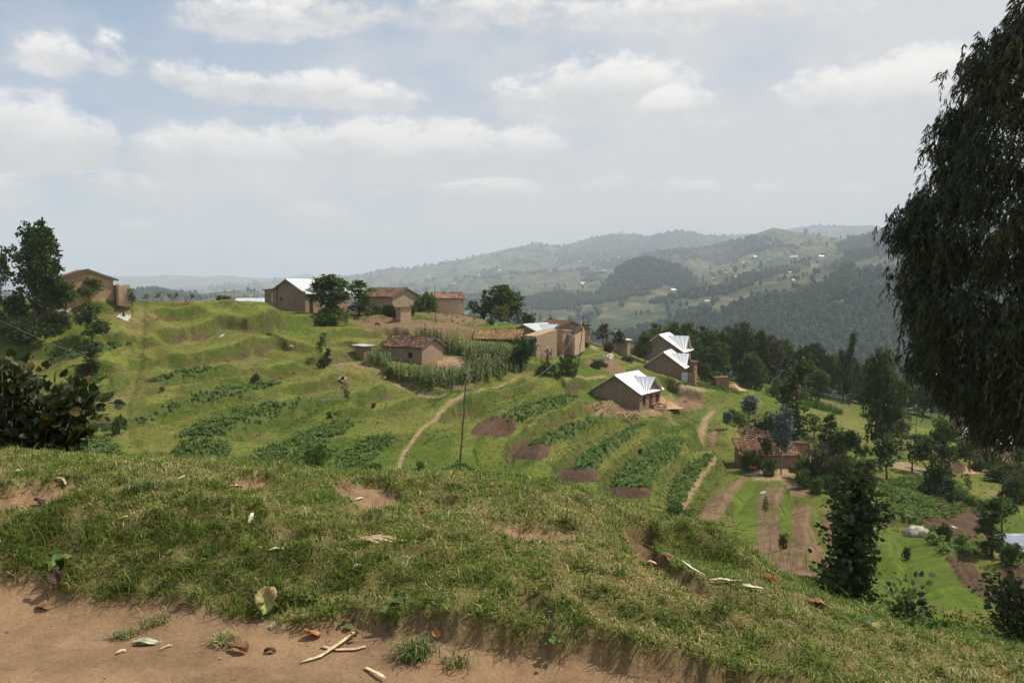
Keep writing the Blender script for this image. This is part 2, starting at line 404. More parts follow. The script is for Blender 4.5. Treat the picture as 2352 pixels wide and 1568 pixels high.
# (points, scarp height, width, reach, bare-earth amount)
EDGES = [
    (zoomA([(560, 185), (750, 180), (900, 195), (1100, 180)]), .6, .8, 3, .4),
    (zoomA([(0, 400), (300, 360), (620, 310)]), .8, 1.6, 4, .1),
    (zoomA([(1230, 250), (1400, 262), (1500, 270), (1650, 268), (1820, 275)]), 1.1, .8, 4, .8),
    (zoomA([(1260, 450), (1450, 425), (1600, 395), (1740, 360), (1850, 310), (2000, 322), (2080, 352), (2200, 310), (2300, 325)]), 1.3, .8, 5, .9),
    (zoomA([(0, 590), (200, 550), (400, 530), (600, 515)]), .9, .9, 4, .5),
    (zoomA([(840, 470), (1000, 455), (1130, 440)]), .8, .7, 4, .7),
    (zoomA([(1280, 700), (1500, 665), (1700, 630), (1900, 560), (2100, 510), (2300, 460)]), 1.2, 1.1, 5, .7),
    (zoomA([(560, 800), (850, 690), (1050, 690)]), .9, 1.0, 4, .5),
    (zoomA([(1200, 830), (1500, 770), (1800, 700), (2100, 640)]), 1.1, 2.0, 4, .0),
    (zoomA([(1380, 960), (1600, 905), (1850, 850), (2050, 790), (2250, 740)]), 1.0, 1.0, 4, .55),
    (zoomA([(1150, 1130), (1400, 1040), (1700, 950), (2000, 880), (2250, 850)]), 1.3, 2.4, 4, .0),
    (zoomA([(1700, 1110), (1850, 1060), (2050, 1000), (2250, 965)]), .9, .9, 3, .6),
    (zoomA([(1860, 1290), (2000, 1200), (2200, 1110), (2400, 1040), (2700, 960)]), 1.3, 2.4, 4, .0),
    (zoomA([(1080, 700), (900, 850), (700, 980)][::-1]), .8, 1.8, 3, .1),
    (zoomB([(0, 700), (120, 680), (280, 640), (340, 590)]), 1.5, .8, 6, .9),
    (zoomB([(0, 910), (150, 830), (240, 810), (400, 850), (640, 880)]), 1.0, .7, 5, .9),
    (zoomB([(130, 1160), (300, 1110), (560, 1050)]), 1.1, .9, 4, .7),
    (zoomB([(800, 880), (900, 860), (990, 875)]), 1.1, .6, 3, 1.0),
    (zoomB([(1180, 770), (1280, 740), (1400, 785), (1500, 800)]), 1.0, .8, 3, .7),
    (zoomB([(900, 610), (1100, 625), (1300, 605)]), .6, 1.0, 3, .0),
    (zoomB([(300, 1310), (500, 1240), (700, 1205), (950, 1150)]), .9, 1.0, 4, .55),
    (zoomB([(880, 1430), (1100, 1340), (1250, 1265), (1310, 1215)]), 1.2, .9, 4, .6),
    (zoomB([(1250, 1100), (1500, 1260), (1700, 1310), (1850, 1320)]), .6, .8, 3, .8),
    (zoomB([(560, 1570), (800, 1480), (1100, 1450), (1400, 1350), (1600, 1300)]), .7, 1.2, 3, .15),
    (zoomB([(1650, 1568), (1850, 1460), (2000, 1400), (2110, 1365)]), .8, .7, 3, .7),
    (zoomC([(160, 1110), (300, 1095), (450, 1065), (640, 1045)]), .8, 1.0, 3, .4),
    (zoomC([(40, 1370), (180, 1300), (400, 1230), (600, 1140), (820, 1080)]), .9, 1.2, 4, .5),
    (zoomC([(420, 1370), (600, 1300), (800, 1230), (1000, 1170), (1100, 1150)]), .6, .7, 3, .4),
    (zoomC([(560, 1500), (620, 1430), (800, 1340), (1000, 1270), (1200, 1210)]), 1.2, 2.2, 3.5, .0),
    (zoomC([(780, 1568), (900, 1480), (1100, 1400), (1300, 1340)]), .8, .8, 3, .8),
    (zoomC([(960, 1568), (1080, 1530), (1250, 1450), (1450, 1380), (1620, 1350)]), 1.2, 2.2, 3.5, .0),
    (zoomC([(970, 1120), (1060, 1155), (1180, 1100), (1300, 1080)]), 1.1, .5, 3, 1.0),
    (zoomC([(1810, 1030), (1950, 1090), (2040, 1150), (2200, 1190), (2350, 1230)]), 1.4, .6, 4, .8),
    ([(1090, 1075), (1110, 1020), (1160, 975), (1200, 965)], 1.0, 1.0, 3, .0),
    ([(1178, 1080), (1180, 1030), (1220, 1000), (1300, 965), (1380, 950)], .9, .8, 3, .6),
    ([(1262, 1085), (1262, 1040), (1310, 1000), (1400, 960), (1440, 950)], 1.2, 2.2, 3, .0),
    ([(1292, 1130), (1290, 1075), (1330, 1040), (1400, 1000), (1470, 965)], .8, .7, 3, .6),
    ([(1378, 1120), (1375, 1070), (1430, 1030), (1490, 985), (1540, 975)], 1.3, 2.0, 3, .0),
    ([(1403, 1150), (1402, 1110), (1430, 1060), (1500, 1015), (1560, 1000)], .8, .7, 3, .5),
    ([(1500, 1160), (1500, 1110), (1530, 1070), (1580, 1020), (1620, 1005)], 1.4, 2.2, 3, .0),
    ([(1532, 1170), (1540, 1110), (1570, 1065), (1620, 1035)], .8, .7, 3, .5),
    ([(1580, 1170), (1590, 1130), (1620, 1090), (1660, 1040)], 1.3, 2.4, 3, .0),
    ([(1660, 1190), (1690, 1140), (1730, 1095)], 1.3, 1.6, 3, .0),
    ([(1890, 1325), (1845, 1272), (1795, 1210), (1795, 1160), (1810, 1125)], 1.5, 1.6, 3, .0),
    ([(1935, 1320), (1905, 1280), (1865, 1210), (1863, 1160)], 1.3, 1.5, 3, .0),
    ([(2110, 1390), (2070, 1320), (2050, 1270), (2040, 1235)], 1.0, 1.2, 3, .0),
    ([(2260, 1385), (2200, 1320), (2160, 1265), (2130, 1240)], 1.4, 1.4, 3, .0),
    ([(2310, 1385), (2265, 1330), (2215, 1270)], 1.0, 1.0, 3, .0),
    ([(1960, 1190), (2100, 1200), (2120, 1230), (2200, 1240), (2280, 1230)], .7, 1.2, 3, .1),
    ([(1700, 985), (1720, 1010), (1730, 1050)][::-1], 1.6, 1.6, 4, .4),
]
def seg_dist(px, py, line):
    """unsigned distance, signed side, parameter 0..1 along for points to a polyline"""
    L = np.array(line); best = np.full(px.shape, 1e9); sd = np.zeros(px.shape); par = np.zeros(px.shape)
    seg = np.linalg.norm(np.diff(L, axis=0), axis=1); cum = np.concatenate([[0], np.cumsum(seg)])
    for i in range(len(L) - 1):
        ax, ay = L[i]; dx, dy = L[i + 1] - L[i]; n2 = dx * dx + dy * dy + 1e-9
        t = np.clip(((px - ax) * dx + (py - ay) * dy) / n2, 0, 1)
        qx = px - ax - t * dx; qy = py - ay - t * dy
        d = np.hypot(qx, qy); side = np.sign(dx * (py - ay) - dy * (px - ax))
        m = d < best
        best = np.where(m, d, best); sd = np.where(m, side, sd); par = np.where(m, (cum[i] + t * seg[i]) / cum[-1], par)
    return best, sd, par, cum[-1]

def smooth_line(pts, n=4):
    P = np.array(pts, float); out = []
    for i in range(len(P) - 1):
        p0 = P[max(i - 1, 0)]; p1 = P[i]; p2 = P[i + 1]; p3 = P[min(i + 2, len(P) - 1)]
        for k in range(n):
            t = k / n
            out.append(.5 * ((2 * p1) + (-p0 + p2) * t + (2 * p0 - 5 * p1 + 4 * p2 - p3) * t * t + (-p0 + 3 * p1 - 3 * p2 + p3) * t ** 3))
    out.append(P[-1]); return np.array(out)

# contour terracing of the hillside, low and rounded
mid = sst(50, 62, RR) * (1 - sst(165, 190, RR))
q = BZ / 2.1 + .30 * fbm(GX / 22, GY / 22, 2, 3.)
fq = q - np.floor(q)
saw = np.where(fq < .72, fq / .72, 1 - (fq - .72) / .28) - .5
GT = -2.1 * .62 * saw * mid * np.clip(.75 + .9 * fbm(GX / 26, GY / 26, 2, 9.), .1, 1) * (1 - sst(128, 150, RR)) * (.35 + .65 * sst(78, 98, RR))
DZ = np.zeros_like(BZ); INFL = np.zeros_like(BZ)
GFACE = sst(.70, .74, fq) * (1 - sst(.93, .98, fq)) * np.abs(GT) * 0 + sst(.70, .74, fq) * (1 - sst(.93, .98, fq)) * mid * (1 - sst(128, 150, RR)); GTOP = (1 - sst(.10, .2, fq)) * mid
BARE = .5 * np.clip(sst(.7, .76, fq) * (1 - sst(.9, .97, fq)) * sst(-.1, .5, fbm(GX / 9, GY / 9, 2, 1.)), 0, 1) * mid * .55
LUSH = np.zeros_like(BZ); CREST = np.zeros_like(BZ)
for pts, h, w, D, br in EDGES:
    W = [hit_grid(BZ, u, v, 20) for u, v in pts]
    W = [p for p in W if p]
    if len(W) < 2: continue
    ln = smooth_line([(p[0], p[1]) for p in W], 3)
    x0, y0 = ln.min(0) - 3.2 * D; x1, y1 = ln.max(0) + 3.2 * D
    m = (GX > x0) & (GX < x1) & (GY > y0) & (GY < y1)
    if not m.any(): continue
    px, py = GX[m], GY[m]
    wob = .35 * fbm(px / 2.2, py / 2.2, 2, h * 7)
    d, sd, par, Ln = seg_dist(px, py, ln)
    s = d * sd + wob
    taper = sst(0, min(.3, 3 / Ln), par) * (1 - sst(1 - min(.3, 3 / Ln), 1, par)) * np.exp(-np.clip(d - D, 0, 99) / D)
    wf = .75 + .55 * w                                   # breadth of the grassy bank
    c0 = 0.0 if br >= .3 else -.5 * wf                  # brown lines mark the foot of a bank, green ones its middle
    if min(p[1] for p in W) < 60: wf *= .75
    hh = h * (.85 + .3 * noise(px / 3.3 + 9, py / 3.3)) * (1.75 if br < .95 else 1.4)
    t_ = sst(c0, c0 + wf, s)
    prof = (t_ - .5) * np.exp(-(np.abs(s - c0 - wf / 2) / (D * 1.3)) ** 1.5)
    DZ[m] += hh * prof * taper
    face = sst(c0 - .25, c0 + .25, s) * (1 - sst(c0 + wf * .8, c0 + wf * 1.0, s)) * taper
    foot = sst(c0 - .45, c0 - .05, s) * (1 - sst(c0 + .25, c0 + .25 + .35 * wf * max(br, .25), s)) * taper
    BARE[m] = np.maximum(BARE[m], foot * (.25 + .75 * br) * (.15 + .95 * sst(-.3, .3, noise(px / 1.9, py / 1.9 + 5))) + face * max(0, br - .5) * 1.1 * sst(-.2, .4, noise(px / .9, py / .9 + 3)))
    INFL[m] = np.maximum(INFL[m], np.exp(-(np.maximum(d - 2.2, 0) / 2.6) ** 2) * sst(0, .08, par) * (1 - sst(.92, 1, par)) * (d < 30))
    LUSH[m] = np.maximum(LUSH[m], face)
    CREST[m] = np.maximum(CREST[m], sst(c0 + wf * .85, c0 + wf * 1.02, s) * (1 - sst(c0 + wf + 1.0, c0 + wf + 2.6, s)) * taper)
# generic banks wherever no traced one stands, and never across yards, plots or paths
DZ = DZ + GT * (1 - INFL); LUSH = np.maximum(LUSH, .8 * GFACE * (1 - INFL)); CREST = np.maximum(CREST, .8 * GTOP * (1 - INFL)); BARE = np.maximum(BARE * (1 - .6 * INFL), BARE * (INFL > 0))
# the drainage ditch running down the slope, and small footpaths worn into the turf
def world_line(pts, G, n=4, y0=20):
    W = [hit_grid(G, u, v, y0) for u, v in pts]
    return smooth_line([(p[0], p[1]) for p in W if p], n)
def groove(line, w, depth):
    x0, y0 = line.min(0) - 4 * w; x1, y1 = line.max(0) + 4 * w
    m = (GX > x0) & (GX < x1) & (GY > y0) & (GY < y1)
    d, sd, par, Ln = seg_dist(GX[m], GY[m], line)
    g = np.exp(-(d / w) ** 2)
    DZ[m] -= depth * g
    out = np.zeros_like(BZ); out[m] = g * (1 - sst(.97, 1, par) * 0)
    return out
ditch = sst(-.5, .3, fbm(GX / .9, GY / .9, 2)) * groove(world_line(zoomA([(1215, 150), (1200, 300), (1180, 480), (1170, 620), (1130, 760), (1080, 960), (1060, 1120), (1100, 1280), (1180, 1400), (1240, 1490)]), BZ), .4, .16)
PATHS = [([(916, 1090), (920, 1060), (930, 1035), (960, 1000), (1010, 955), (1070, 925), (1130, 898), (1170, 880), (1200, 872)], .25, .10),
         (zoomB([(760, 990), (900, 970), (1000, 1040), (1150, 1110), (1300, 1170), (1450, 1240), (1650, 1300), (1780, 1310)]), .36, .1),
         ([(1568, 1160), (1585, 1130), (1610, 1090), (1642, 1048)], .25, .05),
         ([(1480, 905), (1440, 880), (1400, 872)], .3, .05), ([(1300, 878), (1330, 873), (1360, 870), (1390, 868)], .3, .04),
         ([(1340, 770), (1360, 790), (1365, 800)], .6, .04), ([(1640, 940), (1622, 965), (1610, 1010)], .5, .08)]
pathm = np.zeros_like(BZ)
for pts, w, dp in PATHS:
    pathm = np.maximum(pathm, groove(world_line(pts, BZ), w, dp))
# foreground: holes worn into the turf
for u, v, w, dp in ((1478, 1255, .13, .30), (595, 1105, .06, .10), (1250, 1420, .05, .08), (1480, 1225, .07, .12), (1492, 1275, .10, .20)):
    p = hit_grid(BZ, u, v, 2.5, 14)
    d2 = ((GX - p[0]) ** 2 + ((GY - p[1]) * .8) ** 2)
    DZ -= dp * np.exp(-d2 / w ** 2)
GZ = BZ + DZ

PU, PV = proj(GX, GY, GZ)
run = np.minimum.accumulate(PV, axis=0)
VIS = PV <= run + 1.5

# ------------------------------------------------------------------ land cover traced as ground polygons
def poly_sd(px, py, poly):
    P = np.array(poly, float); n = len(P)
    d = np.full(px.shape, 1e9); ins = np.zeros(px.shape, bool)
    for i in range(n):
        ax, ay = P[i]; bx, by = P[(i + 1) % n]
        dx, dy = bx - ax, by - ay
        t = np.clip(((px - ax) * dx + (py - ay) * dy) / (dx * dx + dy * dy + 1e-9), 0, 1)
        d = np.minimum(d, np.hypot(px - ax - t * dx, py - ay - t * dy))
        c = ((ay > py) != (by > py)) & (px < (bx - ax) * (py - ay) / (by - ay + 1e-12) + ax)
        ins ^= c
    return np.where(ins, d, -d)

WU = 5 * fbm(GX / 2.0, GY / 2.0, 3, 2.); WV = 2.5 * fbm(GX / 2.0, GY / 2.0, 3, 6.)
def area(poly, soft=2.5, y0=24, y1=260, wob=1.0):
    P = np.array(poly, float)
    x0, v0 = P.min(0) - 12; x1, v1 = P.max(0) + 12
    m = (PU > x0) & (PU < x1) & (PV > v0) & (PV < v1) & (GY > y0) & (GY < y1) & VIS
    out = np.zeros_like(GZ)
    if m.any():
        out[m] = sst(-soft, soft, poly_sd(PU[m] + wob * WU[m], PV[m] + wob * WV[m], poly))
    return out

CROPS = {
 'C1': [(1125, 966), (1180, 940), (1240, 920), (1310, 906), (1335, 912), (1290, 928), (1240, 947), (1200, 966)],
 'C2': [(1220, 1020), (1260, 993), (1340, 960), (1405, 953), (1395, 966), (1330, 992), (1270, 1020)],
 'C3': [(1314, 1074), (1340, 1045), (1400, 1008), (1465, 970), (1488, 974), (1440, 1012), (1395, 1045), (1368, 1074)],
 'C4': [(1405, 1116), (1430, 1070), (1500, 1025), (1550, 1006), (1576, 1014), (1557, 1042), (1512, 1082), (1497, 1119)],
 'C5': [(1533, 1158), (1545, 1110), (1580, 1070), (1625, 1041), (1642, 1046), (1610, 1085), (1580, 1130), (1565, 1160)],
 'C6': [(405, 1003), (440, 980), (500, 955), (600, 930), (700, 916), (718, 924), (640, 952), (580, 978), (500, 1003)],
 'C7': [(397, 1052), (400, 1030), (430, 1008), (510, 1010), (530, 1030), (522, 1060), (440, 1066)],
 'C8': [(570, 1062), (600, 1035), (680, 1000), (770, 968), (825, 967), (800, 987), (740, 1022), (775, 1040), (720, 1075), (680, 1088)],
 'C9': [(765, 1088), (780, 1050), (830, 1015), (850, 1000), (907, 1000), (890, 1022), (850, 1062), (870, 1084)],
 'C10': [(140, 1056), (150, 1030), (200, 1000), (260, 1008), (290, 1064), (250, 1082)],
 'C11': [(1018, 1080), (1030, 1068), (1080, 1064), (1087, 1096), (1030, 1096)],
 'C12': [(310, 962), (380, 933), (425, 923), (380, 952), (330, 974)],
 'C13': [(412, 920), (500, 893), (600, 878), (655, 878), (560, 902), (470, 924)],
 'C14': [(332, 874), (400, 853), (500, 841), (455, 864), (380, 877)],
 'C15': [(95, 820), (180, 800), (260, 788), (305, 788), (220, 812), (130, 830)],
 'C16': [(150, 880), (200, 868), (250, 862), (230, 880), (180, 890)],
 'C17': [(2015, 1112), (2100, 1093), (2200, 1108), (2232, 1150), (2200, 1187), (2100, 1192), (2040, 1192)],
 'C18': [(2118, 1213), (2180, 1213), (2252, 1250), (2232, 1285), (2170, 1274), (2130, 1242)],
 'C19': [(955, 712), (1000, 705), (1080, 712), (1140, 735), (1100, 748), (1000, 737)],
 'C20': [(1010, 1085), (1200, 1095), (1240, 1115), (1160, 1125)],
 'C21': [(1540, 880), (1620, 890), (1700, 905), (1690, 895), (1650, 880)],
 'C22': [(1470, 790), (1500, 800), (1520, 830), (1480, 820)],
}
SOIL = [
 ([(1078, 998), (1095, 973), (1130, 953), (1150, 958), (1187, 963), (1185, 987), (1167, 1004)], 'wet'),
 ([(1170, 1052), (1178, 1028), (1200, 1010), (1264, 1020), (1260, 1047), (1240, 1057)], 'wet'),
 ([(1291, 1107), (1293, 1073), (1372, 1073), (1375, 1107)], 'wet'), ([(1406, 1143), (1403, 1117), (1499, 1119), (1494, 1144)], 'wet'),
 ([(1603, 1197), (1625, 1150), (1680, 1110), (1715, 1090), (1722, 1100), (1690, 1132), (1650, 1195)], 'dry'),
 ([(1733, 1262), (1742, 1200), (1738, 1140), (1758, 1120), (1802, 1123), (1790, 1160), (1785, 1210), (1840, 1275), (1885, 1325), (1800, 1318)], 'dry'),
 ([(1820, 1252), (1818, 1180), (1835, 1153), (1862, 1158), (1864, 1210), (1905, 1290), (1925, 1320), (1870, 1290)], 'dry'),
 ([(1888, 1185), (1920, 1180), (1940, 1250), (1925, 1290), (1895, 1240)], 'dry'),
 ([(2108, 1205), (2150, 1140), (2220, 1143), (2292, 1180), (2272, 1212), (2215, 1245), (2135, 1222)], 'wet'),
 ([(2173, 1282), (2215, 1268), (2292, 1372), (2262, 1375), (2208, 1342)], 'wet'),
 ([(2300, 1300), (2352, 1290), (2360, 1420), (2300, 1400)], 'wet'),
 ([(795, 735), (850, 728), (950, 733), (1050, 743), (1105, 760), (1085, 774), (1020, 778), (950, 768), (900, 759), (830, 749)], 'dry'),
 ([(955, 712), (1000, 705), (1080, 712), (1140, 735), (1100, 748), (1000, 737)], 'dry'),
 ([(985, 856), (1010, 818), (1068, 820), (1075, 838), (1030, 850), (1010, 864)], 'sand'), ([(840, 712), (900, 705), (920, 718), (860, 725)], 'dry'),
 ([(1236, 816), (1255, 798), (1325, 786), (1300, 806), (1255, 816)], 'sand'),
 ([(1350, 932), (1380, 918), (1470, 945), (1560, 925), (1540, 952), (1480, 957), (1400, 957), (1360, 952)], 'rub'),
 ([(1495, 925), (1540, 905), (1560, 930), (1530, 945), (1560, 975), (1545, 975)], 'rub'),
 ([(1558, 915), (1590, 903), (1620, 910), (1612, 937), (1585, 944), (1555, 937)], 'dry'),
 ([(1530, 878), (1600, 882), (1628, 898), (1570, 897)], 'sand'),
 ([(1700, 1060), (1745, 1068), (1840, 1078), (1875, 1040), (1872, 1062), (1850, 1094), (1790, 1104), (1735, 1104)], 'sand'),
 ([(1340, 832), (1360, 822), (1410, 822), (1425, 838), (1445, 860), (1470, 875), (1440, 884), (1410, 862), (1385, 848)], 'dry'),
 ([(355, 686), (400, 687), (470, 693), (420, 694)], 'sand'), ([(1150, 868), (1230, 850), (1200, 865)], 'dry'),
 ([(2040, 1068), (2075, 1058), (2120, 1075), (2170, 1095), (2220, 1120), (2160, 1100), (2090, 1085)], 'sand'),
 ([(2190, 1150), (2290, 1160), (2280, 1185), (2230, 1165)], 'dry'), ([(1660, 862), (1690, 858), (1700, 868), (1670, 870)], 'sand'),
 ([(1620, 1000), (1650, 985), (1640, 1030)], 'dry'), ([(1000, 880), (1090, 885), (1130, 870), (1060, 895)], 'dry'),
 ([(200, 683), (270, 685), (262, 690), (190, 689)], 'sand'), ([(0, 660), (70, 657), (60, 675), (0, 685)], 'dry'), ([(1790, 1100), (1840, 1110), (1860, 1140), (1830, 1140)], 'dry'),
]
LUSHP = [
 [(1990, 1240), (2050, 1222), (2130, 1240), (2200, 1330), (2290, 1385), (2240, 1402), (2100, 1385), (2000, 1330)],
 [(590, 950), (700, 915), (900, 900), (760, 960), (640, 1000)], [(0, 760), (120, 750), (230, 770), (200, 800), (60, 800)],
 [(1190, 950), (1290, 925), (1350, 930), (1300, 965), (1220, 1000)], [(1500, 985), (1600, 960), (1660, 1000), (1560, 1000)],
 [(1700, 1200), (1790, 1130), (1810, 1130), (1790, 1180), (1800, 1230), (1780, 1200)], [(1720, 1210), (1750, 1150), (1730, 1110), (1700, 1150)],
 [(930, 850), (1000, 890), (1200, 880), (1300, 930), (1200, 960), (1100, 960), (1000, 940)],
 [(1850, 1290), (1950, 1340), (1900, 1380), (1780, 1330)], [(2050, 1400), (2200, 1440), (2340, 1470), (2200, 1470)],
]
cov = {}
for k, p in CROPS.items(): cov[k] = area(p)
crop = np.max(np.stack(list(cov.values())), 0)
soil = {t: np.zeros_like(GZ) for t in ('wet', 'dry', 'sand', 'rub')}
for p, t in SOIL: soil[t] = np.maximum(soil[t], area(p, 1.6 if t == 'wet' else 2.5, wob=.45 if t == 'wet' else 1.0))
lush_shade = np.maximum(LUSH * .9, np.max(np.stack([area(p, 12) for p in LUSHP]), 0))

# foreground: edge between turf and path, bare patches
TURF = [(-400, 1330), (60, 1335), (150, 1380), (300, 1398), (430, 1385), (520, 1425), (600, 1440), (680, 1452), (760, 1445), (804, 1420), (870, 1450), (912, 1458), (990, 1440), (1073, 1472), (1130, 1490), (1199, 1510), (1253, 1488), (1282, 1502), (1325, 1510), (1397, 1508), (1450, 1536), (1522, 1554), (1576, 1570), (1700, 1610), (2400, 1700), (3200, 1700), (3200, 900), (-400, 900)]
FGB = [[(-60, 1140), (20, 1125), (100, 1110), (185, 1098), (192, 1118), (150, 1140), (80, 1165), (-60, 1188)], [(505, 1112), (530, 1097), (600, 1088), (642, 1098), (622, 1122), (540, 1127)],
       [(765, 1110), (830, 1103), (890, 1113), (935, 1150), (905, 1172), (830, 1167), (780, 1137)], [(810, 1172), (870, 1178), (885, 1203), (830, 1198)],
       [(1115, 1215), (1180, 1203), (1260, 1208), (1345, 1224), (1310, 1252), (1230, 1257), (1150, 1237)], [(1435, 1215), (1500, 1218), (1515, 1295), (1480, 1290), (1440, 1245)],
       [(1495, 1290), (1560, 1308), (1640, 1368), (1742, 1398), (1738, 1418), (1650, 1403), (1560, 1353), (1500, 1318)], [(2015, 1420), (2100, 1428), (2185, 1458), (2150, 1480), (2050, 1452)],
       [(980, 1290), (1050, 1288), (1040, 1305), (985, 1305)], [(1180, 1380), (1240, 1400), (1260, 1450), (1200, 1430)], [(630, 1230), (700, 1235), (680, 1250), (630, 1245)], [(1010, 1150), (1040, 1160), (1030, 1180), (1005, 1170)]]
fgw = (GY < 14) & (GY > 2.0)
su = PU + 16 * fbm(GX / .25, GY / .25, 3, 3.); sv = PV + 12 * fbm(GX / .25, GY / .25, 3, 5.)
turf = np.where(fgw, 0., 1.)
tsd = poly_sd(su[fgw], sv[fgw], TURF); tsdf = np.full(GZ.shape, 999.); tsdf[fgw] = tsd; turf[fgw] = sst(-8, 8, tsd)
step = np.zeros_like(GZ); step[fgw] = sst(-7, 7, tsd) * np.exp(-np.maximum(tsd, 0) / 160) * (.045 + .075 * sst(700, 1150, PU[fgw]))
turf[GY <= 2.0] = 0
fgbare = np.zeros_like(GZ); notch = np.zeros_like(GZ)
notch[fgw] = sst(-8, 8, poly_sd(su[fgw], sv[fgw], [(1440, 1216), (1500, 1222), (1512, 1262), (1508, 1292), (1485, 1280), (1450, 1240)]))
for p in FGB:
    P = np.array(p); m = fgw & (PU > P[:, 0].min() - 40) & (PU < P[:, 0].max() + 40) & (PV > P[:, 1].min() - 40) & (PV < P[:, 1].max() + 40)
    fgbare[m] = np.maximum(fgbare[m], sst(-6, 8, poly_sd(su[m], sv[m], p)))
GZ = GZ - np.where(fgw, .85 * FGN * (1 - turf), 0) + np.where(fgw, step - fgbare * .065, 0)
# tilled soil is rough
GZ = GZ + (soil['wet'] * .10 + soil['dry'] * .07) * fbm(GX / .45, GY / .45, 2, 1.) * 1.4 + crop * .05 * noise(GX / .6, GY / .6)

# ------------------------------------------------------------------ albedo
def C(*c): return np.array(c, float)
def mixc(A, B, f): return A * (1 - f[..., None]) + B * f[..., None]
n1 = fbm(GX / 9, GY / 9, 4, 1.); n2 = fbm(GX / 2.3, GY / 2.3, 4, 5.); n3 = fbm(GX / 28, GY / 28, 3, 7.)
base = np.zeros(GZ.shape + (3,)) + C(.122, .132, .028)
base = mixc(base, C(.185, .152, .056), sst(-.12, .55, n1 + .5 * n2))            # dry tips
base = mixc(base, C(.076, .114, .016), sst(-.1, .45, n3 + .35 * n2))           # lusher
base = mixc(base, C(.215, .165, .065), .7 * sst(.25, .6, n2 - .2 * n3))         # worn
base = mixc(base, C(.050, .086, .012), np.clip(lush_shade, 0, 1) * (.85 + .15 * n2))  # lush grass green, with the shading of bank faces darkened into the colour
base = mixc(base, C(.125, .105, .045), np.clip(LUSH, 0, 1) * .55 * sst(-.05, .35, fbm(GX / 1.4, GY / 1.4, 3, 12.)))
base = mixc(base, C(.150, .168, .034), CREST * .7 * sst(45, 60, RR))
bright = np.max(np.stack([area(p_, 5) for p_ in (LUSHP[0], [(1802, 1128), (1820, 1150), (1818, 1250), (1880, 1302), (1850, 1290), (1788, 1215)], [(1862, 1152), (1888, 1178), (1895, 1240), (1932, 1302), (1905, 1285), (1866, 1210)], [(1722, 1098), (1756, 1122), (1740, 1140), (1740, 1200), (1733, 1255), (1692, 1200), (1680, 1140)])]), 0)
base = mixc(base, C(.098, .150, .020), bright * (.7 + .3 * n2))
base = mixc(base, C(.085, .105, .024), np.clip(ditch * .25, 0, 1))
BARE = np.clip(BARE, 0, 1)
base = mixc(base, C(.108, .070, .040), BARE * sst(-.6, .2, n2 + .2))
base = mixc(base, C(.075, .105, .030), crop * .9)
base = mixc(base, C(.092, .058, .038), soil['wet'])
base = mixc(base, C(.190, .122, .076), soil['dry'] * (.5 + .5 * sst(-.35, .05, n2)))
base = mixc(base, C(.290, .205, .130), soil['sand'] * (.55 + .45 * sst(-.3, .1, n2)))
base = mixc(base, C(.27, .18, .115), soil['rub'] * (.3 + .6 * sst(-.2, .2, n2)))
base = mixc(base, C(.285, .200, .120), np.clip(pathm * 1.3 - .2, 0, 1) * (.6 + .4 * sst(-.4, .0, n2)))
fd = C(.232, .150, .086)
fgs = mixc(np.zeros(GZ.shape + (3,)) + C(.135, .115, .045), C(.24, .150, .088), np.maximum(fgbare, .35 * sst(.2, .5, n2)))
fgs = mixc(fgs, C(.115, .072, .045), notch)
fgs = mixc(np.zeros(GZ.shape + (3,)) + fd, fgs, turf)
fgs = fgs * (1 + .06 * fbm(GX / .5, GY / .5, 3, 3.))[..., None]
base = mixc(fgs, base, sst(9, 14, GY))
base = mixc(base, C(.055, .085, .02), sst(170, 200, RR))
base *= (1 + .16 * fbm(GX / .8, GY / .8, 3, 2.) * sst(20, 40, RR))[..., None]
base = np.clip(base, .01, .8)

def ground_mat():
    m, nt, bs = mat_new('earth_and_turf', .95, .1)
    a = nt.n('ShaderNodeAttribute'); a.attribute_name = 'cover'
    geo = nt.n('ShaderNodeNewGeometry').outputs['Position']
    nf = nt.noise(geo, 1.7, 7, .78); nm = nt.noise(geo, .5, 4, .6); ng = nt.noise(geo, 60, 4, .7)
    f = nt.m('MULTIPLY', nt.mr(nf, .3, .7, .62, 1.38, False), nt.mr(nm, .3, .7, .9, 1.1, False))
    f = nt.m('MULTIPLY', f, nt.mr(ng, .3, .7, .78, 1.22, False))
    v = nt.n('ShaderNodeVectorMath', _operation='SCALE'); nt.L.new(a.outputs['Color'], v.inputs[0]); nt.L.new(f, v.inputs['Scale'])
    nt.L.new(v.outputs[0], bs.inputs['Base Color'])
    b1 = nt.n('ShaderNodeBump', Strength=.5, Distance=.01, Height=nt.noise(geo, 90, 5, .7))
    b2 = nt.n('ShaderNodeBump', Strength=.55, Distance=.22, Height=nt.noise(geo, 3.0, 6, .75), Normal=b1.outputs[0])
    at_ = nt.n('ShaderNodeAttribute'); at_.attribute_name = 'farw'
    nt.L.new(at_.outputs['Fac'], b2.inputs['Strength'])
    nt.L.new(b2.outputs[0], bs.inputs['Normal'])
    return m
def grid_faces(nr, nc):
    i = np.arange(nr * nc).reshape(nr, nc)
    return np.stack([i[:-1, :-1], i[:-1, 1:], i[1:, 1:], i[1:, :-1]], -1).reshape(-1, 4)
nr, nc = GZ.shape
V = np.stack([GX, GY, GZ], -1).reshape(-1, 3)
me = np_mesh('hillside_ground', V, grid_faces(nr, nc), ground_mat(), smooth=True,
             attrs={'cover': base.reshape(-1, 3), 'farw': (.15 + .5 * sst(14, 40, RR)).ravel()})
ground = tag(link('hillside_ground', me), kind='structure')
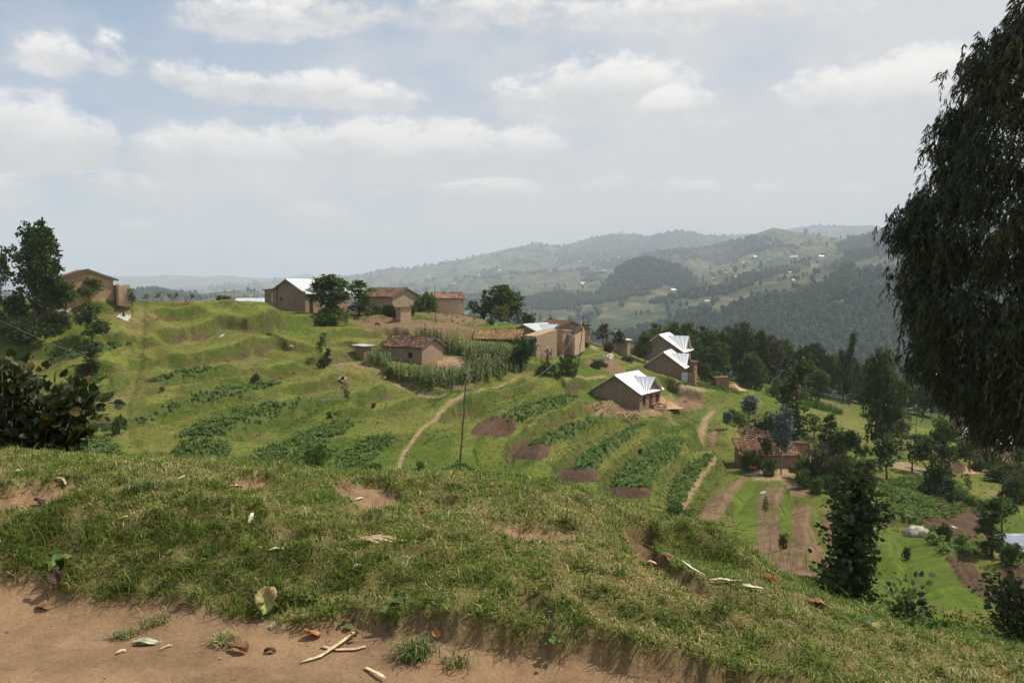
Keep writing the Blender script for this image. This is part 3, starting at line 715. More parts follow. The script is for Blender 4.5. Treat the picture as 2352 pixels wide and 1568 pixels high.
# apron behind and beside the camera, one sheet with the rest in height
def apron():
    V = []; F = []
    for k, r in enumerate((1.22, 6, 40, 200, 600)):
        for a in np.linspace(75, 285, 60):
            t = R_(a); x, y = r * math.sin(t), r * math.cos(t)
            z = float(zg(GZ, np.array(r * math.sin(R_(75 if a < 180 else -75))), np.array(r * math.cos(R_(75))))) 
            w = abs(a - 180) / 105
            V.append((x, y, z * w ** 2 + (1 - w ** 2) * -(1.6 + r * .05)))
    for k in range(4):
        for j in range(59): F.append((k * 60 + j, k * 60 + j + 1, (k + 1) * 60 + j + 1, (k + 1) * 60 + j))
    # disc under the camera
    n0 = len(V); V.append((0, 0, -1.6))
    ring = [(1.22 * math.sin(R_(a)), 1.22 * math.cos(R_(a)), -1.61) for a in range(0, 360, 10)]
    V += ring; F += [(n0, n0 + 1 + i, n0 + 1 + (i + 1) % 36) for i in range(36)]
    me = np_mesh('path_ground', np.array(V), [np.array([f for f in F if len(f) == 4]), np.array([f for f in F if len(f) == 3])], simple('dirt_and_grass', (.25, .2, .08), var=.4, scale=.3), smooth=True)
    tag(link('path_ground', me), kind='structure')
apron()
def Gz(x, y): return float(zg(GZ, np.array([x]), np.array([y]))[0])
def hit(u, v, y0=12.0, y1=420.0): return hit_grid(GZ, u, v, y0, y1)
# ------------------------------------------------------------------ hills across the valley
AZF = np.concatenate([np.linspace(-72, -38, 40, endpoint=False), np.linspace(-38, 38, 800, endpoint=False), np.linspace(38, 72, 40)]) * PI / 180
RF = rings([(440, 900, .014), (900, 4200, .0055), (4200, 8500, .008), (8500, 16000, .02)])
FA, FR = np.meshgrid(AZF, RF)
FX, FY = FR * np.sin(FA), FR * np.cos(FA)
cfa = np.linspace(AZF[0], AZF[-1], 260); cfr = np.linspace(math.log(RF[0]), math.log(RF[-1]), 260)
CA2, CR2 = np.meshgrid(cfa, cfr)
CZ2 = TF(np.exp(CR2) * np.sin(CA2), np.exp(CR2) * np.cos(CA2))
FZ = bilin(cfa, cfr, CZ2, FA, np.log(FR))
amp = .021 * FR * sst(480, 1200, FR) * (1 - .6 * sst(5200, 6500, FR) )
rg = 1 - np.abs(fbm(FX / 900, FY / 900, 4, 3.)) * 2
spur = 1 - np.abs(noise(FX / 330 + 3, FY / 520)) * 2
FZ = FZ + amp * (.55 * (rg - .5) + .3 * fbm(FX / 260, FY / 260, 3, 7.) + .35 * (spur - .45)) 
FZ = FZ - 3.0 * (1 - sst(440, 520, FR))
def fit_crest(us, vs, Y0, wid, lo, hi):
    """raise or lower a range so that its crest has the height it has in the place"""
    global FZ
    cu, cv_ = proj(FX, FY, FZ); band = (FY > lo) & (FY < hi)
    cur = np.where(band, cv_, 1e9).min(0); ucol = UC + FPX * np.tan(AZF) / CP
    want = np.interp(ucol, us, vs); w_ = sst(us[0] - 40, us[0] + 40, ucol) * (1 - sst(us[-1] - 40, us[-1] + 40, ucol))
    dz = np.clip((cur - want) / FPX * Y0, -260, 260) * w_
    FZ = FZ + dz[None] * np.exp(-(np.log(FY.clip(1) / Y0) / wid) ** 2)
for _ in range(2):
    fit_crest([780, 830, 880, 940, 1000, 1060, 1130, 1180, 1230, 1260, 1290, 1345, 1400, 1440, 1470, 1492, 1520, 1555, 1600, 1640, 1700, 1760, 1820, 1870, 1940, 2000, 2050, 2150, 2300, 2600],
              [640, 632, 621, 620, 611, 598, 580, 572, 558, 562, 568, 549, 538, 536, 541, 548, 537, 530, 536, 543, 538, 536, 524, 518, 519, 518, 527, 532, 536, 550], 7200, .13, 5800, 9000)
    fit_crest([1600, 1650, 1700, 1740, 1775, 1810, 1860, 1920, 1960, 1990, 2030, 2070, 2200, 2500], [590, 572, 552, 534, 523, 530, 538, 548, 552, 545, 530, 522, 518, 530], 3500, .16, 2700, 4300)
    fit_crest([1385, 1410, 1440, 1465, 1490, 1520, 1560, 1590, 1620], [655, 625, 606, 598, 597, 604, 614, 628, 640], 2450, .10, 2100, 2800)
def zf(x, y):
    a = np.arctan2(x, y); r = np.hypot(x, y); lr = np.log(r); LRF = np.log(RF)
    ia = np.clip(np.searchsorted(AZF, a) - 1, 0, len(AZF) - 2); ir = np.clip(np.searchsorted(LRF, lr) - 1, 0, len(LRF) - 2)
    ta = (a - AZF[ia]) / (AZF[ia + 1] - AZF[ia]); tr = (lr - LRF[ir]) / (LRF[ir + 1] - LRF[ir])
    return (FZ[ir, ia] * (1 - ta) + FZ[ir, ia + 1] * ta) * (1 - tr) + (FZ[ir + 1, ia] * (1 - ta) + FZ[ir + 1, ia + 1] * ta) * tr
FU, FV = proj(FX, FY, FZ)
runf = np.minimum.accumulate(FV, axis=0); FVIS = FV <= runf + .8
# woods: by noise, plus the wooded knoll and the dark plantation on the right
def farea(poly, soft=6, y0=450, y1=16000):
    P = np.array(poly, float); m = (FU > P[:, 0].min() - 15) & (FU < P[:, 0].max() + 15) & (FV > P[:, 1].min() - 15) & (FV < P[:, 1].max() + 15) & (FY > y0) & (FY < y1)
    out = np.zeros_like(FZ)
    if m.any(): out[m] = sst(-soft, soft, poly_sd(FU[m] + 26 * fbm(FX[m] / 120, FY[m] / 120, 4), FV[m] + 13 * fbm(FX[m] / 120, FY[m] / 120, 4, 4.), poly))
    return out
wn = fbm(FX / 380, FY / 380, 5, 2.) + .75 * fbm(FX / 80, FY / 80, 3, 6.)
wood = sst(.16, .24, wn)
WOODP = [[(1350, 700), (1390, 665), (1425, 620), (1470, 592), (1520, 598), (1560, 620), (1600, 650), (1590, 675), (1540, 655), (1490, 650), (1440, 670), (1400, 695)],
         [(1500, 790), (1600, 750), (1700, 715), (1800, 700), (1900, 640), (2000, 630), (2100, 620), (2400, 600), (2500, 800), (2100, 850), (1900, 850), (1700, 820), (1560, 830)],
         [(1700, 640), (1800, 610), (1830, 620), (1780, 655), (1700, 660)], [(1920, 560), (2000, 530), (2100, 515), (2300, 510), (2300, 590), (2100, 600), (1960, 610)],
         [(1560, 585), (1700, 575), (1800, 560), (1760, 580), (1620, 600)], [(1290, 575), (1400, 540), (1500, 545), (1560, 560), (1540, 600), (1400, 610), (1280, 600)], [(1490, 545), (1560, 528), (1640, 543), (1700, 560), (1600, 580), (1500, 590)]]
for p in WOODP: wood = np.maximum(wood, farea(p))
OPEN = [[(1640, 700), (1750, 640), (1850, 625), (1940, 620), (1900, 660), (1800, 680), (1700, 700), (1600, 720)], [(1580, 640), (1700, 600), (1800, 580), (1850, 600), (1700, 640), (1620, 680)], [(1180, 640), (1330, 620), (1350, 660), (1200, 690)],
        [(1880, 700), (1960, 680), (1990, 690), (1900, 720)], [(1960, 600), (2060, 580), (2070, 620), (1980, 640)], [(1360, 750), (1440, 700), (1560, 700), (1500, 750)]]
for p in OPEN: wood = wood * (1 - .93 * farea(p))
wood = np.clip(wood, 0, 1)
m1 = fbm(FX / 160, FY / 160, 4, 5.); m2 = fbm(FX / 45, FY / 45, 3, 8.)
# patchwork fields: cellular blocks stretched along the contour
cellx = np.floor(FX / 26 + 1.2 * noise(FX / 70, FY / 70)); cellz = np.floor(FZ / 5.5 + 1.5 * noise(FX / 60, FY / 60 + 7))
hsh = np.abs(np.sin(cellx * 127.1 + cellz * 311.7) * 43758.5453) % 1.0
fb = np.zeros(FZ.shape + (3,)) + C(.058, .076, .034)
fb = mixc(fb, C(.125, .125, .060), sst(.45, .8, hsh)); fb = mixc(fb, C(.21, .165, .105), sst(.80, .92, hsh) * .8)
fb = mixc(fb, C(.030, .048, .022), sst(.34, .1, hsh) * .7)
fb = mixc(fb, C(.13, .12, .06), .5 * sst(.0, .4, m1))
# terrace banks: thin pale and dark lines following the height
tl = FZ / 3.2 + .6 * m2; ft = tl - np.floor(tl)
fb = fb * (1 - .35 * sst(.7, .8, ft) * (1 - sst(.9, 1, ft)) * (FR < 3500))[..., None]
fb = mixc(fb, C(.24, .19, .11), .55 * sst(.0, .08, ft) * (1 - sst(.12, .22, ft)) * sst(0, .3, m1) * (FR < 3000))
fb = mixc(fb, C(.026, .042, .032), wood)
fb = mixc(fb, C(.024, .036, .018), .7 * (1 - wood) * sst(.14, .28, fbm(FX / 55, FY / 55, 4, 21.)))
fb *= (1 + .35 * m2)[..., None]
def far_mat():
    m, nt, bs = mat_new('far_hills', .95, .05)
    a = nt.n('ShaderNodeAttribute'); a.attribute_name = 'cover'
    geo = nt.n('ShaderNodeNewGeometry').outputs['Position']
    f = nt.mr(nt.noise(geo, .05, 5, .7), .3, .7, .7, 1.3, False)
    v = nt.n('ShaderNodeVectorMath', _operation='SCALE'); nt.L.new(a.outputs['Color'], v.inputs[0]); nt.L.new(f, v.inputs['Scale'])
    nt.L.new(v.outputs[0], bs.inputs['Base Color'])
    b2 = nt.n('ShaderNodeBump', Strength=.7, Distance=8, Height=nt.noise(geo, .06, 5, .7))
    nt.L.new(b2.outputs[0], bs.inputs['Normal'])
    return m
me = np_mesh('hills', np.stack([FX, FY, FZ], -1).reshape(-1, 3), grid_faces(*FZ.shape), far_mat(), smooth=True, attrs={'cover': np.clip(fb, .01, .6).reshape(-1, 3)})
tag(link('hills', me), kind='structure')

# woods on the far slopes: rough little crowns, far too many to count
def far_woods():
    rng = np.random.default_rng(3)
    m = ((wood > .5) | ((rng.random(FZ.shape) < .13 * sst(.16, .28, fbm(FX / 55, FY / 55, 4, 21.))) & (FR < 3500))) & FVIS & (np.abs(FA) < R_(36)) & (FR > 460) & (FR < 8200)
    idx = np.flatnonzero(m.ravel())
    # density: keep crown size in proportion to spacing
    r = FR.ravel()[idx]
    keep = rng.random(len(idx)) < np.clip(.62 * np.ones(len(idx)), 0, 1) * np.where(r < 3600, 1, .5)
    idx = idx[keep]; 
    if len(idx) > 52000: idx = rng.choice(idx, 52000, replace=False)
    r = FR.ravel()[idx]; n = len(idx)
    x = FX.ravel()[idx] + rng.normal(0, 3, n); y = FY.ravel()[idx] + rng.normal(0, 5, n); z = zf(x, y)
    H = rng.uniform(7, 15, n) * np.where(r > 3500, 1.5, 1.0); Wd = H * rng.uniform(.28, .45, n) * np.where(r > 3500, 1.6, 1.0)
    seg = 6; prof = np.array([(.05, .35), (.35, .95), (.65, .85), (.88, .45)])
    V = []; 
    ang = rng.uniform(0, 6.28, n)
    layers = []
    for (hz, rr) in prof:
        for k in range(seg):
            a = ang + 2 * PI * k / seg
            jr = rng.uniform(.6, 1.25, n)
            layers.append(np.stack([x + Wd * rr * jr * np.cos(a), y + Wd * rr * jr * np.sin(a), z + H * hz * rng.uniform(.9, 1.1, n)], 1))
    layers.append(np.stack([x, y, z + H], 1))
    nv = len(prof) * seg + 1
    V = np.stack(layers, 1).reshape(-1, 3)
    Q = []; T = []
    for L in range(len(prof) - 1):
        for k in range(seg): Q.append((L * seg + k, L * seg + (k + 1) % seg, (L + 1) * seg + (k + 1) % seg, (L + 1) * seg + k))
    for k in range(seg): T.append(((len(prof) - 1) * seg + k, (len(prof) - 1) * seg + (k + 1) % seg, nv - 1))
    off = (np.arange(n) * nv)[:, None, None]
    Q = (np.array(Q)[None] + off).reshape(-1, 4); T = (np.array(T)[None] + off).reshape(-1, 3)
    lv = np.repeat(rng.random(n), nv)
    mt = leaf_mat('far_wood_foliage', (.014, .028, .022), (.046, .070, .048), trans=.0, rough=.9, spec=.05, huevar=0)
    me = np_mesh('distant_woods', V, [Q, T], mt, smooth=False, attrs={'lv': lv})
    tag(link('distant_woods', me), 'dark eucalyptus woods covering the far slopes across the valley', 'woods', kind='stuff')
far_woods()
# ------------------------------------------------------------------ leaf scattering
def norm(a): return a / (np.linalg.norm(a, axis=-1, keepdims=True) + 1e-9)

def scatter(T, F, pos, d, nrm, size, wid=None, lv=None):
    """copies of a template (x across, y along, z up) at pos with axis d and face normal nrm"""
    T = np.array(T, float); n = len(pos); k = len(T)
    d = norm(d); s = norm(np.cross(d, nrm)); up = np.cross(s, d)
    size = np.broadcast_to(np.asarray(size, float), (n,)); wid = size if wid is None else np.broadcast_to(np.asarray(wid, float), (n,))
    V = pos[:, None] + (T[None, :, 0, None] * wid[:, None, None]) * s[:, None] + (T[None, :, 1, None] * size[:, None, None]) * d[:, None] + (T[None, :, 2, None] * size[:, None, None]) * up[:, None]
    off = (np.arange(n) * k)[:, None, None]
    Fs = [(np.array(f)[None] + off).reshape(-1, len(f[0])) for f in F]
    return V.reshape(-1, 3), Fs, (np.repeat(lv, k) if lv is not None else None)

def join(parts):
    V = []; F = {}; L = []; n = 0
    for v, fs, lv in parts:
        V.append(v); L.append(lv if lv is not None else np.zeros(len(v)))
        for f in fs: F.setdefault(f.shape[1], []).append(f + n)
        n += len(v)
    return np.concatenate(V), [np.concatenate(x) for x in F.values()], np.concatenate(L)

LEAF = ([(0, 0, 0), (-.36, .45, .05), (0, 1, -.06), (.36, .45, .05)], [[(0, 1, 2, 3)]])
LEAF2 = ([(0, 0, 0), (-.30, .28, .06), (0, .35, 0), (.30, .28, .06), (-.27, .62, .04), (0, .68, -.02), (.27, .62, .04), (0, 1.0, -.12)],
         [[(0, 1, 2), (0, 2, 3), (4, 7, 5), (5, 7, 6)], [(1, 4, 5, 2), (2, 5, 6, 3)]])
HEART = ([(0, .06, 0), (-.30, -.04, .03), (-.48, .25, .08), (-.40, .58, .05), (0, 1, -.10), (.40, .58, .05), (.48, .25, .08), (.30, -.04, .03), (0, .45, -.02)],
         [[(0, 1, 8), (1, 2, 8), (2, 3, 8), (3, 4, 8), (4, 5, 8), (5, 6, 8), (6, 7, 8), (7, 0, 8)]])
LANCE = ([(0, 0, 0), (-.5, .3, 0), (.5, .3, 0), (-.42, .65, .03), (.42, .65, .03), (0, 1, .10)], [[(0, 2, 1), (3, 4, 5)], [(1, 2, 4, 3)]])

def rand_dir(rng, n):
    return norm(rng.normal(0, 1, (n, 3)))

def foliage(rng, blobs, dens, leaf, ll, tmpl=LEAF, clump=.30, up=.35, droop=0.0, wid=None):
    """blobs: (x,y,z,rx,ry,rz); leaves sit in ragged clumps around every blob"""
    parts = []
    for (x, y, z, rx, ry, rz) in blobs:
        nc = max(12, int(1.6 * dens * (rx * ry + ry * rz + rx * rz) / 3 / (clump ** 2) * 1.5))
        dd = rand_dir(rng, nc); rad = .50 + .55 * rng.random(nc) ** .6
        cc = dd * rad[:, None]
        nl = int(leaf * 1.7)
        P = np.repeat(cc, nl, 0) + rng.normal(0, clump * .42, (nc * nl, 3)) / np.array([max(rx, .3), max(ry, .3), max(rz, .3)])
        pos = P * [rx, ry, rz] + [x, y, z]
        D = norm(np.repeat(dd, nl, 0) + rng.normal(0, .8, (nc * nl, 3)) + [0, 0, up - droop])
        N = norm(rng.normal(0, .7, (nc * nl, 3)) + [0, 0, 1.0])
        sz = ll * rng.uniform(.6, 1.3, nc * nl)
        lv = np.clip(np.repeat(rng.random(nc), nl) * .55 + rng.random(nc * nl) * .5, 0, 1)
        parts.append(scatter(*tmpl, pos, D, N, sz, None if wid is None else sz * wid, lv))
    return join(parts)

def limbs(rng, H, th, tr, blobs, wob=.12, seg=6, n_l=None, lean=(0, 0)):
    mb = MB()
    top = np.array([lean[0], lean[1], H * th])
    pts = []; rads = []
    for i in range(7):
        t = i / 6
        pts.append((top[0] * t + rng.normal(0, wob) * t * .6, top[1] * t + rng.normal(0, wob) * t * .6, top[2] * t - (.25 if i == 0 else 0)))
        rads.append(tr * (1.25 if i == 0 else 1 - .72 * t))
    mb.tube(pts, rads, seg + 2)
    for b in (blobs if n_l is None else blobs[:n_l]):
        c = np.array(b[:3]); 
        k = min(6, max(1, int(6 * np.clip((c[2] * .62) / (H * th), .15, .98))))
        p0 = np.array(pts[k]); mid = (p0 + c) / 2 + rng.normal(0, .08 * H / 5, 3) + [0, 0, -.05 * H / 5]
        mb.tube([p0, mid, c, c + (c - mid) * .5], [rads[k] * .55, rads[k] * .38, rads[k] * .22, rads[k] * .08], 5)
    return mb

BARK = simple('bark_brown', (.13, .095, .065), var=.4, scale=6, bump=.4, bscale=14)
BARKP = simple('bark_pale', (.26, .22, .17), var=.35, scale=5, bump=.3, bscale=12)
MATL = {
 'green': leaf_mat('leaves_mid_green', (.036, .068, .014), (.100, .150, .032), (.15, .18, .045), trans=.25, rough=.7, spec=.15),
 'dark': leaf_mat('leaves_dark_green', (.020, .042, .010), (.064, .104, .024), (.085, .105, .03), trans=.18, rough=.7, spec=.15),
 'belt': leaf_mat('leaves_belt_green', (.030, .058, .016), (.100, .148, .042), (.14, .17, .06), trans=.32, rough=.7, spec=.15),
 'olive': leaf_mat('leaves_olive_brown', (.050, .048, .020), (.115, .105, .038), (.16, .11, .04), trans=.2),
 'rust': leaf_mat('leaves_reddish_brown', (.040, .034, .020), (.085, .066, .036), (.12, .075, .04), trans=.2),
 'blue': leaf_mat('leaves_blue_grey', (.060, .095, .090), (.150, .200, .185), (.20, .25, .22), trans=.15, huevar=.25),
 'bright': leaf_mat('leaves_bright_green', (.050, .105, .012), (.120, .195, .028), (.17, .22, .04), trans=.3),
 'yellow': leaf_mat('leaves_yellow_green', (.070, .090, .014), (.170, .185, .030), (.24, .21, .04), trans=.3),
 'maize': leaf_mat('maize_leaves', (.070, .115, .030), (.170, .215, .075), (.26, .24, .10), trans=.3, huevar=.5),
 'hedge': leaf_mat('hedge_leaves', (.085, .060, .022), (.150, .110, .040), (.17, .13, .05), trans=.1),
 'crop': leaf_mat('crop_leaves', (.082, .140, .038), (.165, .235, .072), (.20, .25, .08), trans=.3, huevar=.3, rough=.8, spec=.08),
}
PROTO = {}
def blobs_round(rng, H, w, z0, n, rr):
    out = []
    for i in range(n):
        a = rng.uniform(0, 2 * PI); t = (i + .5) / n
        z = H * (z0 + (1 - z0) * (.12 + .76 * t)); r = w * math.sin(PI * (.15 + .8 * t)) * .55 * rng.uniform(.6, 1.1)
        q = rr * H * rng.uniform(.8, 1.2)
        out.append((r * math.cos(a), r * math.sin(a), z, q, q, q * .85))
    return out
def make_proto(kind, seed, mat_is_belt=False):
    rng = np.random.default_rng(seed * 101 + sum(map(ord, kind)))
    name = 'broadleaf_tree'; bark = BARK
    if kind.startswith('round'):
        H = 5.; bl = blobs_round(rng, H, 2.6, .34, 9, .14); fo = foliage(rng, bl, 1.0, 9, .26); tr = limbs(rng, H, .75, .10, bl)
    elif kind.startswith('tall'):
        H = 12.; lo_ = .02 if mat_is_belt else .18; bl = blobs_round(rng, H, 5.2, lo_, 16, .115); bl += blobs_round(rng, H, 3.4, lo_ + .1, 8, .12); fo = foliage(rng, bl, .75, 9, .48, clump=.5); tr = limbs(rng, H, .9, .20, bl)
    elif kind.startswith('slim'):
        H = 10.; bl = [(rng.normal(0, .35), rng.normal(0, .35), H * (.12 + .86 * t), *(np.array([.85, .85, .7]) * (1.25 - .65 * t) * rng.uniform(.7, 1.15))) for t in np.linspace(0, 1, 13)]
        fo = foliage(rng, bl, .8, 9, .34, clump=.34); tr = limbs(rng, H, .95, .15, bl)
    elif kind.startswith('gum'):
        H = 12.; bl = [(rng.normal(0, .5), rng.normal(0, .5), H * (.22 + .75 * t), *(np.array([1.1, 1.1, .95]) * (1.25 - .75 * t) * rng.uniform(.7, 1.2))) for t in np.linspace(0, 1, 13)]
        fo = foliage(rng, bl, .6, 10, .42, tmpl=LEAF, clump=.42, up=-.6, wid=.6); tr = limbs(rng, H, .95, .16, bl); bark = BARKP
    elif kind.startswith('bluegum'):
        H = 6.; bl = [(rng.normal(0, .12), rng.normal(0, .12), H * (.40 + .55 * t), *(np.array([.95, .95, .8]) * (math.sin(PI * (.22 + .62 * t))) * rng.uniform(.85, 1.1))) for t in np.linspace(0, 1, 9)]
        fo = foliage(rng, bl, 1.1, 8, .20, clump=.22, up=.5); tr = limbs(rng, H, .9, .07, bl); bark = BARKP
    elif kind.startswith('conifer'):
        H = 6.; bl = [(rng.normal(0, .2), rng.normal(0, .2), H * (.16 + .80 * t), *(np.array([1.25, 1.25, .42]) * (1.1 - .92 * t) * rng.uniform(.8, 1.15))) for t in np.linspace(0, 1, 11)]
        fo = foliage(rng, bl, 1.0, 8, .24, clump=.25, up=.1); tr = limbs(rng, H, .97, .09, bl, wob=.04)
    elif kind.startswith('sap'):
        H = 3.; bl = [(rng.normal(0, .22), rng.normal(0, .22), H * (.5 + .46 * t), .3, .3, .24) for t in np.linspace(0, 1, 6)]
        fo = foliage(rng, bl, .55, 4, .19, clump=.2); tr = limbs(rng, H, .92, .035, bl)
    elif kind.startswith('hedge'):
        H = 1.5; bl = [(x, y, .72, .75, .62, .68) for x in (-.45, .45) for y in (-.1, .15)]; fo = foliage(rng, bl, 2.4, 8, .13, clump=.14); tr = limbs(rng, H, .5, .05, bl)
    elif kind.startswith('vine'):
        H = 2.6; bl = [(rng.uniform(-1.2, 1.2), rng.uniform(-.8, .8), rng.uniform(.5, 1.9), .85, .8, .7) for _ in range(8)]; fo = foliage(rng, bl, 1.3, 8, .26, clump=.24, tmpl=LEAF2, up=-.2); tr = limbs(rng, H, .6, .06, bl)
    elif kind.startswith('reed'):
        H = 2.; P = rng.uniform(-1, 1, (170, 2)); pos = np.c_[P * [1.1, .8], np.zeros(170)]; D = norm(np.c_[rng.normal(0, .3, (170, 2)), np.ones(170)])
        bl = []; sz = rng.uniform(1.1, 2.1, 170); a_ = scatter(*LANCE, pos, D, rand_dir(rng, 170), sz, sz * 0 + .07, rng.random(170)); fo = a_; tr = MB(); tr.tube([(0, 0, -.2), (0.02, 0, 1.2)], .02, 5)
    else:  # bush
        H = 2.; bl = [(rng.uniform(-.75, .75), rng.uniform(-.7, .7), rng.uniform(.45, 1.5) , .62, .62, .5) for _ in range(9)]; fo = foliage(rng, bl, 1.15, 8, .17, clump=.2); tr = limbs(rng, H, .55, .05, bl)
    return H, fo, tr, bark
NAMES = {'round': 'broadleaf_tree', 'tall': 'broadleaf_tree', 'slim': 'slender_tree', 'gum': 'eucalyptus_tree', 'bluegum': 'blue_gum_tree', 'conifer': 'conifer_tree', 'sap': 'sapling', 'hedge': 'hedge_bush', 'vine': 'vine_thicket', 'bush': 'bush', 'reed': 'tall_grass_clump'}
CATS = {'round': 'tree', 'tall': 'tree', 'slim': 'tree', 'gum': 'tree', 'bluegum': 'tree', 'conifer': 'tree', 'sap': 'sapling', 'hedge': 'hedge', 'vine': 'thicket', 'bush': 'bush', 'reed': 'grass clump'}
def tree(kind, u, v, hpx, label, mat='green', Y=None, w=1.0, seed=None, group=None, wpx=None, top=None, sink=0.0):
    """kind from PROTO; (u,v) is the foot in the photo, hpx its height there; Y fixes the distance when the foot is hidden"""
    seed = (seed if seed is not None else (int(u * 7 + v) % 2))
    key = (kind, mat, seed)
    if key not in PROTO:
        H, fo, tr, bark = make_proto(kind, seed, 6 <= seed <= 8)
        cm = np_mesh(NAMES[kind] + '_crown', fo[0], fo[1], MATL[mat], attrs={'lv': fo[2]})
        root = empty(NAMES[kind])
        t = tr.build('trunk' if CATS[kind] in ('tree', 'sapling') else 'stem', bark, root, smooth=True)
        link('crown' if CATS[kind] in ('tree', 'sapling') else 'foliage', cm, root)
        ext = np.percentile(np.hypot(fo[0][:, 0], fo[0][:, 1]), 97) * 2
        PROTO[key] = (root, H, ext); first = True
    else: first = False
    root, H, ext = PROTO[key]
    o = root if first else copy_tree(root)
    if Y is None:
        p = hit(u, v)
        if p is None: raise RuntimeError('no ground under %s' % label)
    else:
        x = float(ray(u, v)[0]) * Y; g = Gz(x, Y)
        if top is not None:            # top given in the photo, foot hidden
            zt = at(u, top, Y)[2]; hpx = (zt - g) / Y * FPX
        p = (x, Y, g)
    h = hpx / FPX * p[1]
    s = h / H; 
    ws = s * w if wpx is None else wpx / FPX * p[1] / ext
    o.location = (p[0], p[1], p[2] - .05 - sink); o.scale = (ws, ws, s); o.rotation_euler = (0, 0, (u * 13.7) % 6.28)
    tag(o, label, CATS[kind], group)
    return o
# ------------------------------------------------------------------ trees and bushes, one by one
G_L = 'trees beside the first tiled house'
# --- around the first tiled house, left
tree('tall', 78, 700, 232, 'tallest leafy tree standing left of the first tiled house', 'dark', Y=98, wpx=112, seed=3)
tree('slim', 118, 702, 190, 'slim straight tree with raised crown just left of the first tiled house', 'dark', Y=100, wpx=75, seed=1)
tree('round', 8, 690, 100, 'dark leafy tree cut by the left picture edge', 'dark', Y=96, wpx=90)
tree('round', 2, 690, 132, 'tallest of the two trees at the left picture edge, mostly out of frame', 'dark', Y=104, wpx=40)
tree('round', 150, 690, 84, 'rounded green tree touching the left gable of the first tiled house', 'green', Y=101, wpx=72)
tree('slim', 133, 660, 98, 'thin pruned tree poking above the roof of the first tiled house', 'green', Y=103, wpx=22)
tree('bush', 60, 705, 60, 'broad dark bush under the tallest leafy tree on the left', 'dark', Y=95, wpx=120)
tree('bush', 120, 700, 40, 'green bush between the tall trees and the first tiled house', 'green', Y=98, wpx=80)
tree('round', 206, 699, 60, 'small round tree on two thin stems in front of the first tiled house', 'green', wpx=54)
tree('sap', 305, 718, 52, 'young leafy sapling on the grass right of the ruined brick wall', 'green', wpx=30)
tree('round', 213, 800, 98, 'dark round topped tree alone on the terraced slope below the first tiled house', 'dark', wpx=88)
tree('slim', 208, 862, 66, 'dark shrubby tree directly below the lone round topped tree', 'dark', wpx=56)
tree('sap', 97, 738, 76, 'thin olive sapling below the tall trees on the left', 'olive', wpx=42)
tree('sap', 128, 722, 62, 'sapling with bare lower stem left of the small round tree', 'green', wpx=22)
tree('bush', 134, 744, 32, 'low dark bush on the terrace bank below the tiled house', 'olive', wpx=48)
tree('bush', 104, 747, 25, 'small grey green bush at the foot of the olive sapling', 'green', wpx=30)
tree('sap', 338, 692, 20, 'pale green little tree, first on the skyline right of the house', 'yellow', Y=113, wpx=22)
tree('sap', 362, 691, 20, 'crooked little tree on the skyline beside the row of stakes', 'green', Y=115, wpx=15)
tree('sap', 390, 692, 18, 'stubby leafy post tree in the skyline row of stakes', 'green', Y=116, wpx=16)
tree('sap', 405, 692, 20, 'pollarded sapling in the middle of the skyline stakes', 'dark', Y=117, wpx=12)
tree('sap', 443, 694, 16, 'low pollarded bush at the right end of the skyline stakes', 'green', Y=117, wpx=15)
tree('bush', 505, 698, 17, 'small rounded bush on the skyline left of the long metal roof', 'green', Y=122, wpx=15)
tree('bush', 524, 698, 15, 'low wide bush touching the long metal roof on the skyline', 'green', Y=122, wpx=26)
tree('conifer', 597, 699, 31, 'dark conifer showing above the long metal roof', 'olive', Y=165, wpx=24)
# --- the open slope
tree('sap', 737, 830, 62, 'tall thin sapling with sparse top on the slope left of the brick latrine', 'green', wpx=34)
tree('slim', 752, 840, 40, 'dark pointed bush beside the tall thin sapling', 'dark', wpx=26)
tree('bush', 736, 846, 27, 'dark low bush left of the dark pointed bush', 'dark', wpx=28)
tree('bush', 587, 878, 24, 'small dark bush alone on the middle of the grassy terraces', 'dark', wpx=22)
tree('sap', 796, 944, 62, 'thin young tree on the terrace edge below the cow', 'green', wpx=26)
tree('bush', 760, 960, 16, 'tiny low bush left of the thin young tree', 'green', wpx=18)
tree('bush', 894, 870, 30, 'greyish small bush in front of the maize', 'green', wpx=20)
tree('bush', 374, 897, 13, 'tiny round bush on the bank right of the ditch', 'green', wpx=14)
tree('bush', 273, 998, 52, 'leafy shrub beside the lower end of the ditch', 'green', wpx=40)
tree('bush', 731, 1090, 74, 'bushy grey green shrub rising behind the turf edge by the bean plots', 'green', wpx=74)
tree('bush', 970, 1078, 24, 'low plant left of the pole foot', 'crop', wpx=26)
tree('bush', 850, 1082, 24, 'low green shrub at the edge of the bean plot behind the turf', 'green', wpx=60)
tree('bush', 1563, 1192, 38, 'grey green shrub at the foot of the lowest terrace path', 'green', wpx=72)
tree('bush', 856, 936, 13, 'small bush on the terrace below the brown path', 'green', wpx=14)
tree('bush', 1468, 1040, 12, 'dry tuft shrub on a terrace bank between bean strips', 'olive', wpx=14)
